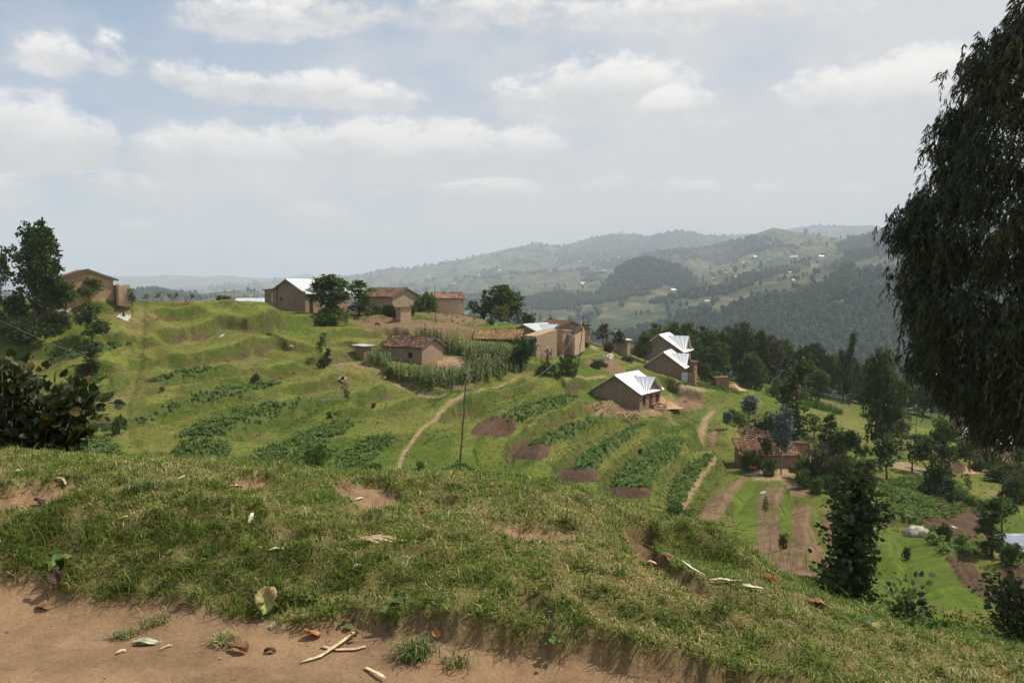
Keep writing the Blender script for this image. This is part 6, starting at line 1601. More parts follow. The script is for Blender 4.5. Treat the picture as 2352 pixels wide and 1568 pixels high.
def rubble(label, poly, n, s0, s1, m=PINK, name='brick_rubble', cat='rubble', pile=0.0):
    W = world_poly(poly)
    if len(W) < 3: print('RUBBLE SKIPPED', label); return
    c = W.mean(0); mb = MB(); k = 0; tries = 0; rg_ = np.random.default_rng(n)
    while k < n and tries < n * 30:
        tries += 1; x, y = rg_.uniform(W.min(0), W.max(0))
        if poly_sd(np.array([x]), np.array([y]), W)[0] < 0: continue
        k += 1; s = rg_.uniform(s0, s1); d = math.hypot(x - c[0], y - c[1]); R = np.linalg.norm(W - c, axis=1).mean()
        mb.box((x - c[0], y - c[1], Gz(x, y) + s * .25 + pile * max(0, 1 - d / R) * rg_.random()), (s * rg_.uniform(.8, 1.8), s, s * rg_.uniform(.5, .9)), rz=rg_.uniform(0, 3), tilt=rg_.uniform(-.6, .6))
    o = mb.build(name, m, loc=(c[0], c[1], 0)); tag(o, label, cat, kind='stuff')
rubble('scattered broken bricks along the foot of the nearest white roofed house', [(1352, 933), (1385, 920), (1440, 938), (1480, 947), (1470, 955), (1400, 953), (1362, 950)], 420, .08, .22)
rubble('pile of broken pink bricks before the door of the nearest white roofed house', [(1497, 934), (1512, 926), (1530, 936), (1522, 945), (1505, 942)], 380, .12, .26, pile=.7)
rubble('loose bricks on the bare dirt plot', [(1568, 922), (1580, 912), (1592, 918), (1588, 928), (1572, 930)], 90, .1, .2)
rubble('white washed stones beside the concrete pit', [(1384, 818), (1408, 815), (1412, 821), (1390, 823)], 40, .16, .34, simple('white_stone', (.62, .58, .52), var=.2), 'stone_pile', 'stones')
rubble('red stones at the foot of the compound house', [(1340, 787), (1356, 783), (1360, 788), (1342, 792)], 70, .15, .3)
rubble('stone paving spilled before the red tiled house', [(1050, 726), (1075, 724), (1100, 729), (1085, 733)], 120, .2, .45, simple('pale_stone', (.40, .27, .18), var=.25))
def pit():
    P = at(1370, 831, 124.5); z = Gz(P[0], P[1]); root = empty('concrete_pit', (P[0], P[1], z + .05), R_(-12)); tag(root, 'low concrete rimmed pit on bare ground above the white roofed houses', 'pit')
    m_ = MB()
    for c, d in (((0, 1.3, .1), (4.6, .3, .4)), ((0, -1.3, .1), (4.6, .3, .4)), ((-2.15, 0, .1), (.3, 2.3, .4)), ((2.15, 0, .1), (.3, 2.3, .4))): m_.box(c, d)
    m_.build('rim', simple('pale_concrete', (.46, .38, .29), var=.2), root)
    q = MB(); q.box((0, 0, -.02), (4.0, 2.3, .1)); q.build('dark_bottom', DARK, root)  # near black sheet across the bottom of the pit
pit()
def stack():
    P = at(2106, 1246, 62); z = Gz(P[0], P[1]); root = empty('covered_stack', (P[0], P[1], z)); tag(root, 'straw stack covered with pale rags standing on short wooden stumps', 'stack'); s = 28 / FPX * P[1] * 1.0
    for k in range(7):
        a = 2 * PI * k / 7; m_ = MB(); m_.tube([(.72 * math.cos(a), .55 * math.sin(a), -.15), (.70 * math.cos(a), .52 * math.sin(a), .42)], .07, 6); m_.build('leg', WOODP, root)
    n, mm = 28, 12; V = []; F = []; rg_ = np.random.default_rng(2)
    def dome(r0, h0, z0, rough, lo):
        V = []; F = []
        for j in range(mm):
            t = j / (mm - 1) * PI / 2
            for k in range(n):
                a = 2 * PI * k / n; q = 1 + rough * rg_.normal() 
                V.append((r0 * math.cos(t) * q * math.cos(a), r0 * .8 * math.cos(t) * q * math.sin(a), z0 + h0 * math.sin(t) * q - (lo * rg_.random() if j == 0 else 0)))
        for j in range(mm - 1):
            for k in range(n): F.append((j * n + k, j * n + (k + 1) % n, (j + 1) * n + (k + 1) % n, (j + 1) * n + k))
        return np.array(V), np.array(F)
    V, F = dome(.92, .55, .38, .04, .1); link('straw', np_mesh('straw', V, F, simple('old_straw', (.22, .15, .08), var=.4, scale=9, bump=.6)), root)
    V, F = dome(1.0, .60, .46, .075, .4); link('rag_cover', np_mesh('rag_cover', V, F, simple('pale_rags', (.46, .42, .33), var=.35, scale=3.2, bump=.5, col2=(.15, .16, .11)), smooth=True), root)
stack()
CLOTH = simple('white_cloth', (.40, .43, .37), var=.15)
def cloth(label, u, v, wpx, dpx, Y=None, m=CLOTH, name='cloth', seed=1, cat='cloth', hgt=.12):
    p = hit(u, v) if Y is None else (float(ray(u, v)[0]) * Y, Y, 0); w_ = wpx / FPX * p[1]; d_ = dpx / FPX * p[1]
    n = 14; V = []; F = []; rg_ = np.random.default_rng(seed); ox, oy = p[0], p[1]; z0 = Gz(ox, oy)
    for j in range(n):
        for i in range(n):
            x = (i / (n - 1) - .5) * w_ * (1 + .15 * math.sin(j)); y = (j / (n - 1) - .5) * d_ * (1 + .15 * math.cos(i * 1.3))
            V.append((x, y, Gz(ox + x, oy + y) - z0 + .03 + hgt * w_ * abs(noise(x / w_ * 5 + seed, y / d_ * 5))))
    for j in range(n - 1):
        for i in range(n - 1): F.append((j * n + i, j * n + i + 1, (j + 1) * n + i + 1, (j + 1) * n + i))
    me = np_mesh(name, np.array(V), np.array(F), m, smooth=True); o = link(name, me, loc=(ox, oy, z0)); tag(o, label, cat)
    sm = o.modifiers.new('thick', 'SOLIDIFY'); sm.thickness = .004 * w_ ** .5; return o
cloth('white plastic sheet lying on the dug terrace plot', 1754, 1132, 12, 26, m=CLOTH, name='plastic_sheet', cat='sheet')
cloth('pale scrap of cloth on the patchy brown plot at lower right', 2192, 1211, 12, 20, m=CLOTH, name='cloth_scrap', seed=2)
cloth('small white bag lying on the upper pasture', 510, 771, 8, 20, m=CLOTH, name='white_bag', seed=3, cat='bag')
cloth('pale cloth dropped left of the round sapling by the first tiled house', 148, 686, 20, 50, 102, name='cloth_scrap', seed=4)
# ------------------------------------------------------------------ foreground turf
def grass_mat():
    m, nt, bs = mat_new('grass_blades', .6, .25)
    a = nt.n('ShaderNodeAttribute'); a.attribute_name = 'cover'
    nt.L.new(a.outputs['Color'], bs.inputs['Base Color'])
    tr = nt.n('ShaderNodeBsdfTranslucent'); nt.L.new(a.outputs['Color'], tr.inputs['Color'])
    mx = nt.n('ShaderNodeMixShader'); mx.inputs[0].default_value = .3
    nt.L.new(bs.outputs[0], mx.inputs[1]); nt.L.new(tr.outputs[0], mx.inputs[2]); nt.L.new(mx.outputs[0], nt.N['Material Output'].inputs['Surface'])
    return m
GRASS = grass_mat()
def turf_grass():
    rng = np.random.default_rng(33)
    gy, gx = np.gradient(GZ)
    slope = np.zeros_like(GZ)
    dr = np.gradient(RN)[:, None]; slope = np.abs(gy / dr)            # steepness along the view
    tuftn = fbm(GX / .16, GY / .16, 3, 4.); patch = fbm(GX / .9, GY / .9, 3, 8.)
    w_ = turf * (1 - .97 * fgbare) * (GY > 2.6) * (GY < 10.5) * (np.abs(AA) < R_(38))
    w_ = w_ * np.clip(.8 + 1.1 * tuftn, .12, 2) * np.where(GY > 8, .4, 1)
    A = AREA * w_ ; idx = np.flatnonzero(A.ravel() > 0); a = A.ravel()[idx]
    print('turf area', AREA.ravel()[idx].sum())
    n = 430000
    ii = rng.choice(idx, n, p=a / a.sum())
    hr = np.gradient(RN)[ii // GX.shape[1]]; wr = (RR * np.gradient(AZ)[None, :]).ravel()[ii]
    x = GX.ravel()[ii] + (rng.random(n) - .5) * np.maximum(wr, .02) * 2; y = GY.ravel()[ii] + (rng.random(n) - .5) * hr * 1.4
    z = zg(GZ, x, y)
    sl = slope.ravel()[ii]; tn = tuftn.ravel()[ii]; pt = patch.ravel()[ii]
    ln = rng.uniform(.020, .048, n) * (1 + .9 * np.clip(tn, -.5, 1)) * (1 + .7 * sst(.12, .5, sl)) * np.where(rng.random(n) < .012, 2.2, 1)
    edge = np.exp(-np.maximum(tsdf.ravel()[ii], 0) / 14); ln = ln * (1 + .9 * edge * (rng.random(n) < .6))
    wd = rng.uniform(.0030, .0060, n) * (1 + .15 * sst(4, 7, y))
    hd = rng.uniform(0, 2 * PI, n); lean = np.abs(rng.normal(1.25, .8, n)) * (1 - .25 * sst(.1, .4, sl))
    D1 = norm(np.c_[np.cos(hd) * lean * .7, np.sin(hd) * lean * .7, np.ones(n)])
    D2 = norm(np.c_[np.cos(hd) * (lean * 1.6 + .3), np.sin(hd) * (lean * 1.6 + .3), np.full(n, .75) - lean * .5])
    S = np.c_[-np.sin(hd), np.cos(hd), np.zeros(n)]
    tw = rng.normal(0, .5, n)[:, None]; S = norm(S + tw * np.c_[np.cos(hd), np.sin(hd), np.zeros(n)])
    P = np.c_[x, y, z - .004]; l = ln[:, None]; q = wd[:, None] / 2
    V = np.stack([P - S * q, P + S * q, P + D1 * l * .5 + S * q * .85, P + D1 * l * .5 - S * q * .85, P + D1 * l * .5 + D2 * l * .55], 1).reshape(-1, 3)
    off = (np.arange(n) * 5)[:, None]
    Q = np.array([(0, 1, 2, 3)]) + off; T = np.array([(3, 2, 4)]) + off
    # colour per blade
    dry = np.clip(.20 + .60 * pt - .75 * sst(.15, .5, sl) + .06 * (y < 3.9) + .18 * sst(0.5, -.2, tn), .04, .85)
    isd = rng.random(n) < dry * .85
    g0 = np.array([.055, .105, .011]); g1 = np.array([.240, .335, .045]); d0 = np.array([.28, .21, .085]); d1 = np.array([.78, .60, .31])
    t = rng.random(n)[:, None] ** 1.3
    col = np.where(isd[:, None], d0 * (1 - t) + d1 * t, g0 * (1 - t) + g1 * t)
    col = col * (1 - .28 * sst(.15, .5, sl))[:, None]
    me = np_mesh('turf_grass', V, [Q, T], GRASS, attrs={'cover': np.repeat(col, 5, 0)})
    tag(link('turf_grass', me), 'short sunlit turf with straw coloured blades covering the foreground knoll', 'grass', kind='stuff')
turf_grass()

def fhit(u, v): return hit_grid(GZ, u, v, 2.4, 12)
def tuft_at(label, u, v, n, L, spread, wid=.004, dirb=(0, 0), dry=.1, name='grass_tuft', seed=1, group=None):
    p = fhit(u, v); rng = np.random.default_rng(seed)
    if p is None: return
    ln = rng.uniform(.5, 1, n) * L; hd = rng.uniform(0, 2 * PI, n); le = rng.uniform(.1, 1.0, n)
    Dx = np.cos(hd) * le + dirb[0]; Dy = np.sin(hd) * le + dirb[1]
    P = np.c_[rng.normal(0, spread, n), rng.normal(0, spread, n), np.zeros(n)]
    V = []; S = norm(np.c_[-Dy, Dx, np.zeros(n)])
    D1 = norm(np.c_[Dx * .6, Dy * .6, np.ones(n)]); D2 = norm(np.c_[Dx * 1.3, Dy * 1.3, np.full(n, .25)]); D3 = norm(np.c_[Dx * 1.5, Dy * 1.5, np.full(n, -.7)])
    l = ln[:, None]; q = wid / 2
    V = np.stack([P - S * q, P + S * q, P + D1 * l * .4 - S * q, P + D1 * l * .4 + S * q, P + D1 * l * .4 + D2 * l * .35 - S * q * .8, P + D1 * l * .4 + D2 * l * .35 + S * q * .8, P + D1 * l * .4 + D2 * l * .35 + D3 * l * .25], 1).reshape(-1, 3)
    off = (np.arange(n) * 7)[:, None, None]
    Q = (np.array([(0, 1, 3, 2), (2, 3, 5, 4)])[None] + off).reshape(-1, 4); T = (np.array([(4, 5, 6)])[None] + off).reshape(-1, 3)
    t = rng.random(n)[:, None]; c = np.where(rng.random(n)[:, None] < dry, [.40, .32, .15], np.array([.05, .11, .02]) * (1 - t) + np.array([.13, .20, .05]) * t)
    o = link(name, np_mesh(name, V, [Q, T], GRASS, attrs={'cover': np.repeat(c, 7, 0)}), loc=p); tag(o, label, 'grass tuft', group); return o
tuft_at('large long bladed grass tuft hanging over the dirt at the bottom edge', 955, 1505, 190, .17, .035, .004, (-.15, -.5), .08, seed=5)
tuft_at('wiry grass tuft on the dirt right of the large tuft', 1050, 1525, 120, .09, .03, .004, (0, -.2), .45, seed=6)
tuft_at('yellowing grass runner reaching onto the dirt path', 525, 1475, 150, .09, .035, .004, (-.5, -.3), .55, seed=7)
tuft_at('straw and green runner creeping down to the path left of the middle', 360, 1428, 130, .08, .04, .004, (-.3, -.5), .5, seed=8)
tuft_at('small grass patch creeping onto the path at the left', 290, 1462, 90, .07, .03, .004, (-.3, -.3), .3, seed=9)
tuft_at('coarse long bladed tuft on the turf beside the left bare patch', 330, 1130, 120, .17, .05, .005, (.2, 0), .1, seed=10)
for i, (u, v) in enumerate([(520, 1065), (700, 1095), (420, 1066), (980, 1103), (1210, 1122), (1380, 1150), (640, 1078), (120, 1060), (860, 1097), (1560, 1196), (1090, 1108), (1660, 1235)]):
    tuft_at('wispy taller grass on the turf skyline, %s of its kind from the left' % ORD[[2, 5, 1, 7, 9, 10, 4, 0, 6, 11 - 0, 8, 11][i] if i != 9 else 11] if i != 9 else 'wispy taller grass on top of the grassy mound', u, v + 3, 40, .10, .07, .0028, (0, 0), .2, seed=20 + i, group='wispy tufts on the turf skyline')

# broad little weeds in the bank
WEED = leaf_mat('weed_leaves', (.045, .095, .018), (.11, .19, .04), (.24, .24, .06), trans=.3, huevar=.3)
def weed(label, u, v, n, L, sp, seed):
    p = fhit(u, v); rng = np.random.default_rng(seed)
    if p is None: return
    pos = np.c_[rng.normal(0, sp, n), rng.normal(0, sp * .7, n), rng.uniform(.01, .05, n)]
    D = np.c_[rng.normal(0, 1, n), rng.normal(0, 1, n), rng.uniform(.0, .6, n)]
    V, F, lv = scatter(*HEART, pos, D, rng.normal(0, .35, (n, 3)) + [0, -.2, 1], rng.uniform(.6, 1.2, n) * L, None, rng.random(n))
    o = link('weed', np_mesh('weed', V, F, WEED, attrs={'lv': lv}), loc=p); tag(o, label, 'weed', 'broad leaved weeds in the turf bank')
weed('broad leaved weed in the dark bank at the far left', 130, 1300, 16, .055, .06, 1)
weed('pale green weeds in the bank above the big fallen leaf', 715, 1378, 10, .045, .05, 2)
weed('creeping leafy weed above the dirt beside the large hanging tuft', 925, 1398, 16, .045, .06, 3)
weed('yellowish weed leaves at the foot of the bank above the path', 820, 1452, 9, .045, .05, 4)
weed('weed leaves by the big curled green leaf', 625, 1388, 9, .040, .05, 5)
weed('tiny weed in the middle of the bank, left of centre', 445, 1245 + 40, 8, .04, .05, 6)
weed('leafy weed at the lower right of the turf by the notch', 1285, 1478, 10, .035, .05, 7)
weed('broad weed near the crest left of the coffee shrub', 1975, 1432, 12, .045, .06, 8)
PUR = simple('purple_petals', (.20, .05, .26), var=.3)
for i, (u, v) in enumerate([(885, 1106), (1210, 1136), (1300, 1165), (1318, 1168), (1345, 1162), (795, 1022 + 96), (905, 1108), (1190, 1240 + 0)]):
    p = fhit(u, v + 6)
    if p is None: continue
    root = empty('clover_flower', p); tag(root, 'tiny purple flower head in the turf near its skyline', 'flower', 'purple flower heads in the turf')
    m_ = MB(); m_.tube([(0, 0, 0), (.004, 0, .035), (.008, 0, .06)], .001, 4); m_.build('stem', GRASS, root)
    V, F, _ = scatter(*LEAF, np.random.default_rng(i).normal(0, .003, (18, 3)) + [.008, 0, .063], rand_dir(np.random.default_rng(i), 18), rand_dir(np.random.default_rng(i + 9), 18), .009)
    link('petals', np_mesh('petals', V, F, PUR), root)

# ------------------------------------------------------------------ litter: fallen leaves, husks, strips, twigs, paper
def litter_mat(name, a, b, rough=.8):
    return simple(name, b, rough=rough, var=.3, scale=14, col2=a, bump=.2, bscale=60)
BRN = litter_mat('dry_leaf_brown', (.12, .065, .035), (.30, .17, .09)); ORG = litter_mat('dry_leaf_orange', (.26, .10, .04), (.42, .19, .08)); DKB = litter_mat('dry_leaf_dark', (.035, .022, .02), (.10, .06, .045)); STRAW = litter_mat('husk_straw', (.42, .32, .17), (.66, .54, .34)); WHT = litter_mat('bleached_husk', (.44, .39, .29), (.64, .60, .49)); PNK = litter_mat('pinkish_peel', (.42, .26, .20), (.55, .36, .28)); GRL = litter_mat('pale_grey_green_leaf', (.26, .27, .18), (.44, .44, .33))
def two_leaf():
    m, nt, bs = mat_new('half_green_leaf', .7, .3)
    tc = nt.n('ShaderNodeTexCoord').outputs['Object']; sp = nt.n('ShaderNodeSeparateXYZ'); nt.L.new(tc, sp.inputs[0])
    f = nt.mr(nt.m('ADD', nt.m('MULTIPLY', sp.outputs[1], 9.0), nt.m('MULTIPLY', nt.m('SUBTRACT', nt.noise(tc, 22, 4, .6), .5), 2.2)), -.4, .5)
    nt.L.new(nt.mix(f, (.30, .20, .09), (.30, .38, .11)), bs.inputs['Base Color'])
    nt.L.new(nt.n('ShaderNodeBump', Strength=.4, Distance=.003, Height=nt.noise(tc, 70, 4, .6)).outputs[0], bs.inputs['Normal']); return m
TWO = two_leaf()
def fallen_leaf(label, u, v, L, W, m, rot, tilt=0.0, curl=.5, seed=1, jag=.08, lift=.012, cat='fallen leaf', stalk=True):
    p = fhit(u, v); rng = np.random.default_rng(seed); n, k = 15, 11; V = []; F = []
    for j in range(n):
        t = j / (n - 1); w_ = W * math.sin(PI * min(1, (t * .93 + .05)) ** .8) ** .75 * (1 + jag * rng.normal())
        for i in range(k):
            s = (i / (k - 1) - .5) * 2
            x = s * w_ / 2 * (1 + .04 * rng.normal()); y = (t - .5) * L + abs(s) ** 2 * L * -.05
            z = curl * W * .45 * (s * s) + .10 * W * math.sin(6 * t + 3 * s + seed) + .02 * W * math.cos(t * 40) * abs(s) + curl * L * .12 * math.sin(PI * t * 1.3)
            V.append((x, y, z))
    for j in range(n - 1):
        for i in range(k - 1): F.append((j * k + i, j * k + i + 1, (j + 1) * k + i + 1, (j + 1) * k + i))
    V = np.array(V)
    V[:, 2] -= V[:, 2].min()
    root = empty('fallen_leaf', (p[0], p[1], p[2] + lift)); root.rotation_euler = (tilt, 0, R_(rot)); tag(root, label, cat)
    b = link('blade', np_mesh('leaf_blade', V, np.array(F), m, smooth=True), root); sm = b.modifiers.new('thick', 'SOLIDIFY'); sm.thickness = .0008
    if stalk:
        mb = MB(); mid = [tuple(V[j * k + k // 2] + [0, 0, .001]) for j in range(0, n, 2)]
        mb.tube([(mid[0][0] + .01, mid[0][1] - L * .22, mid[0][2] + .004)] + mid, [.0016] * 2 + [.0012] * (len(mid) - 1), 5); mb.build('stalk', m, root, smooth=True)
    return root
fallen_leaf('big curled leaf, half green half brown, leaning on the bank above the path', 614, 1412, .135, .115, TWO, 172, -1.0, .18, 2, .07, .068)
fallen_leaf('dark brown curled leaf standing under the grassy bank at far left', 133, 1345, .085, .08, DKB, 15, .9, .6, 3, .08, .05)
fallen_leaf('dry brown crumpled leaf lying on the dirt at the bottom, left of the dark scrap', 545, 1498, .095, .055, BRN, 75, .15, .9, 4, .16, .004)
fallen_leaf('orange brown leaf at the grass edge beside the pink peel', 712, 1466, .085, .06, ORG, 120, .5, .5, 5, .08, .012)
fallen_leaf('small dark purple brown leaf scrap on the dirt', 618, 1500, .05, .03, DKB, 100, .2, .9, 6, .2, .003)
fallen_leaf('pale grey green leaf lying flat on the dirt path', 330, 1480, .12, .052, GRL, 85, 0, .35, 7, .10, .003)
fallen_leaf('dry tan leaf at the left foot of the bank', 96, 1398, .085, .04, BRN, 80, .1, .5, 8, .12, .003)
fallen_leaf('long brown leaf below the bank near the path, left of middle', 416, 1392, .06, .03, BRN, 115, .2, .5, 9, .1, .01)
fallen_leaf('orange round dead leaf hanging at the bank over the dirt', 1002, 1465, .045, .045, ORG, 10, .9, .3, 10, .08, .03)
fallen_leaf('dark hooked leaf in the small notch of the turf edge', 1258, 1418, .06, .03, DKB, 70, .3, .8, 11, .1, .012)
fallen_leaf('pinkish brown leaf at the right lip of the erosion hole', 1530, 1298, .11, .075, litter_mat('pink_brown_leaf', (.30, .15, .10), (.46, .26, .18)), 60, .6, .7, 12, .15, .02)
fallen_leaf('rolled ochre leaf lying in the erosion hole', 1492, 1302, .075, .035, STRAW, 85, .1, .9, 13, .05, .01)
fallen_leaf('rusty brown leaf beyond the white paper scraps', 1765, 1345, .10, .06, ORG, 40, .6, .8, 14, .14, .02)
fallen_leaf('torn grey brown leaf near the crest at the right', 1872, 1393, .10, .06, BRN, 80, .3, .5, 15, .2, .015)
fallen_leaf('brown crumpled leaf in the middle of the turf', 966, 1180, .065, .055, BRN, 10, .8, .9, 16, .15, .01)
fallen_leaf('dark reddish dead leaf on the left bare patch', 88, 1160, .08, .05, DKB, 70, .4, .7, 17, .12, .01)
def strip(label, name, cat, pts, w_, m, th=.003, lift=.006, twist=.0, seed=1):
    W = [np.array(fhit(u, v)) + [0, 0, lift + h] for u, v, h in pts]; o = W[0].copy(); P = np.array([p - o for p in W]); rng = np.random.default_rng(seed)
    Q = []; 
    for i in range(len(P) - 1):
        for t in (0, .25, .5, .75): Q.append(P[i] * (1 - t) + P[i + 1] * t)
    Q.append(P[-1]); V = []; F = []; n = len(Q)
    for i, q in enumerate(Q):
        d = Q[min(i + 1, n - 1)] - Q[max(i - 1, 0)]; s = np.array([-d[1], d[0], 0]); s /= np.linalg.norm(s) + 1e-9; s = s * math.cos(twist * i) + np.array([0, 0, 1]) * math.sin(twist * i)
        ww = w_ / 2 * (.35 + .65 * math.sin(PI * (i + .8) / (n + .6)) ** .5) * (1 + .12 * rng.normal())
        V += [tuple(q - s * ww + [0, 0, th]), tuple(q + [0, 0, -th * .3]), tuple(q + s * ww + [0, 0, th * rng.uniform(.4, 1.6)])]
    for i in range(n - 1): F += [(i * 3, i * 3 + 1, i * 3 + 4, i * 3 + 3), (i * 3 + 1, i * 3 + 2, i * 3 + 5, i * 3 + 4)]
    ob = link(name, np_mesh(name, np.array(V), np.array(F), m, smooth=True), loc=tuple(o)); tag(ob, label, cat); sm = ob.modifiers.new('thick', 'SOLIDIFY'); sm.thickness = .0016; return ob
strip('long split straw coloured stalk lying across the dirt at the bottom', 'dry_stalk', 'stalk', [(690, 1524, 0), (735, 1512, .004), (780, 1486, .012), (817, 1462, .02)], .020, STRAW, seed=2)
strip('pinkish peel strip crossing under the straw coloured stalk', 'peel_strip', 'peel', [(738, 1487, 0), (775, 1495, 0), (815, 1494, 0), (840, 1487, 0)], .020, PNK, seed=3)
strip('short straw coloured stalk piece at the very bottom edge', 'dry_stalk', 'stalk', [(838, 1535, 0), (868, 1555, .01), (885, 1566, .01)], .018, STRAW, seed=4)
strip('long torn white strip on the turf, middle of the white scraps at the right', 'white_strip', 'paper strip', [(1630, 1338, .01), (1655, 1340, .02), (1680, 1342, .015), (1703, 1343, .02)], .017, WHT, seed=5)
strip('thin pale stalk left of the white strips at the right', 'dry_stalk', 'stalk', [(1566, 1302, .03), (1590, 1316, .02), (1618, 1328, .01)], .014, WHT, seed=6)
strip('wide crumpled white scrap at the right end of the row of white litter', 'white_scrap', 'paper scrap', [(1706, 1350, .01), (1730, 1358, .02), (1754, 1362, .02)], .040, WHT, seed=7)
strip('pale split husk at the left of the small bare hollow', 'husk_piece', 'husk', [(523, 1117, 0), (545, 1118, .004), (558, 1119, 0)], .026, WHT, seed=8)
strip('pale husk lying in the large bare hollow', 'husk_piece', 'husk', [(816, 1150, 0), (832, 1144, 0)], .026, WHT, seed=9)
strip('short pale husk on the turf right of the large fallen leaf, beyond the bank', 'husk_piece', 'husk', [(617, 1268, .006), (634, 1265, .01), (651, 1265, .006)], .024, WHT, seed=10)
strip('pale husk standing askew in the turf, left of centre', 'husk_piece', 'husk', [(570, 1206, .006), (577, 1196, .012), (580, 1188, .02)], .022, WHT, seed=11)
strip('straw piece pointing right on the turf near the left bare patch', 'husk_piece', 'husk', [(410, 1104, .008), (425, 1098, .012)], .018, STRAW, seed=12)
strip('small white husk on the turf at the far left skyline', 'husk_piece', 'husk', [(36, 1086, .006), (46, 1084, .01)], .026, WHT, seed=13)
strip('curved dry husk strip on the left bare patch', 'husk_piece', 'husk', [(128, 1102, .01), (145, 1108, .02), (152, 1118, .006)], .018, STRAW, seed=14)
strip('pale husk on the turf left of centre below the left bare patch', 'husk_piece', 'husk', [(270, 1197, .008), (292, 1192, .01)], .020, STRAW, seed=15)
strip('curled brown seed pod on the dirt path', 'seed_pod', 'pod', [(268, 1503, 0), (278, 1498, .004), (290, 1497, 0)], .016, STRAW, seed=16)
strip('broken pale stem on the dirt path right of the grey green leaf', 'dry_straw', 'straw', [(368, 1494, 0), (382, 1488, .004), (396, 1484, 0)], .010, STRAW, seed=17)
strip('small pale husk in the crescent bare hollow', 'husk_piece', 'husk', [(1232, 1252, 0), (1240, 1246, .004)], .018, WHT, seed=18)
strip('white fluffy scrap below the big curled leaf', 'white_scrap', 'paper scrap', [(620, 1440, .004), (633, 1442, .01)], .030, WHT, twist=.5, seed=19)
strip('white scrap on the turf left of the middle', 'white_scrap', 'paper scrap', [(812, 1305, .01), (828, 1307, .01)], .024, WHT, twist=.4, seed=20)
def bundle():
    p = fhit(866, 1243); rng = np.random.default_rng(4); mb = MB()
    for k in range(26):
        a = rng.uniform(-.35, .35); L = rng.uniform(.05, .11); x, y = rng.normal(0, .035), rng.normal(0, .018); mb.tube([(x - L * math.cos(a), y - L * math.sin(a), .008), (x, y, .022 + rng.uniform(0, .012)), (x + L * math.cos(a), y + L * math.sin(a), .008)], .0022, 4)
    o = mb.build('straw_wisp', STRAW, loc=p); tag(o, 'nest like wisp of straw lying on the turf', 'straw')
bundle()
# small stones, crumbs and twigs strewn over the path
def crumbs():
    rng = np.random.default_rng(9); mb = MB(); n = 0
    m = (GY > 2.7) & (GY < 7) & ((turf < .3) | (fgbare > .6)) & (np.abs(AA) < R_(36)); idx = np.flatnonzero(m.ravel()); a = AREA.ravel()[idx]
    for ii in rng.choice(idx, 2600, p=a / a.sum()):
        x, y = GX.ravel()[ii] + rng.normal(0, .01), GY.ravel()[ii] + rng.normal(0, .01); s = rng.uniform(.001, .0035) * (3 if rng.random() < .02 else 1); z = Gz(x, y)
        mb.box((x, y, z + s * .3), (s * rng.uniform(.8, 1.6), s, s * .8), rz=rng.uniform(0, 3), tilt=rng.uniform(-.5, .5))
    o = mb.build('path_crumbs', simple('earth_crumbs', (.36, .23, .14), var=.5, scale=40)); tag(o, 'crumbs of earth and grit strewn over the dirt path', 'grit', kind='stuff')
    mt = MB()
    for ii in rng.choice(idx, 130, p=a / a.sum()):
        x, y = GX.ravel()[ii], GY.ravel()[ii]; L = rng.uniform(.01, .04); an = rng.uniform(0, 3); z = Gz(x, y) + .003
        mt.tube([(x, y, z), (x + L * math.cos(an), y + L * math.sin(an), Gz(x + L * math.cos(an), y + L * math.sin(an)) + .004)], .0009, 4)
    o = mt.build('twig_litter', simple('twig_bits', (.17, .10, .06), var=.5, scale=30)); tag(o, 'dark twig and straw bits scattered on the dirt', 'twigs', kind='stuff')
crumbs()

# ------------------------------------------------------------------ near shrubs
def leafy(name, label, cat, Y, u, foot_z, stems, leafm, size, tmpl, n_per, up=.35, stemm=BARK, jitter=.5, nb=-.1):
    """stems: list of polylines [(u, v, dY)] in the photo at depth Y; leaves grow along them"""
    rng = np.random.default_rng(int(u) + 5); x0 = float(ray(u, 700)[0]) * Y; z0 = Gz(x0, Y); root = empty(name, (x0, Y, z0)); o = np.array([x0, Y, z0])
    mb = MB(); P = []; D = []
    for st in stems:
        pts = [np.array(at(a, b, Y + c)) - o for a, b, c in st]; ph = [np.zeros(3) + rng.normal(0, .03, 3) * [1, 1, 0]] + pts
        r0 = max(.004, size * .09); mb.tube(ph, list(np.linspace(r0, r0 * .35, len(ph))), 5)
        L = sum(np.linalg.norm(ph[i + 1] - ph[i]) for i in range(1, len(ph) - 1)) + .001
        for k in range(n_per):
            t = rng.uniform(0.02, 1) * (len(ph) - 2) + 1 if len(ph) > 2 else 1; i = min(int(t), len(ph) - 2); f = t - i; q = ph[i] * (1 - f) + ph[i + 1] * f
            off = rng.normal(0, jitter, 3) * size; P.append(q + off); D.append(off / size + (ph[i + 1] - ph[i]) / (np.linalg.norm(ph[i + 1] - ph[i]) + 1e-6) * .6 + [0, 0, up])
    P = np.array(P); D = np.array(D); N = rng.normal(0, .55, P.shape) + [0, nb, 1.0]
    V, F, lv = scatter(*tmpl, P, D, N, size * rng.uniform(.55, 1.25, len(P)), None, rng.random(len(P)))
    mb.build('stem', stemm, root, smooth=True); link('foliage', np_mesh(name + '_foliage', V, F, leafm, attrs={'lv': lv}), root); tag(root, label, cat); return root
BIGL = leaf_mat('big_heart_leaves', (.012, .022, .006), (.040, .058, .010), (.09, .075, .015), trans=.22, rough=.55, spec=.25, huevar=0)
st = []
rl = np.random.default_rng(3)
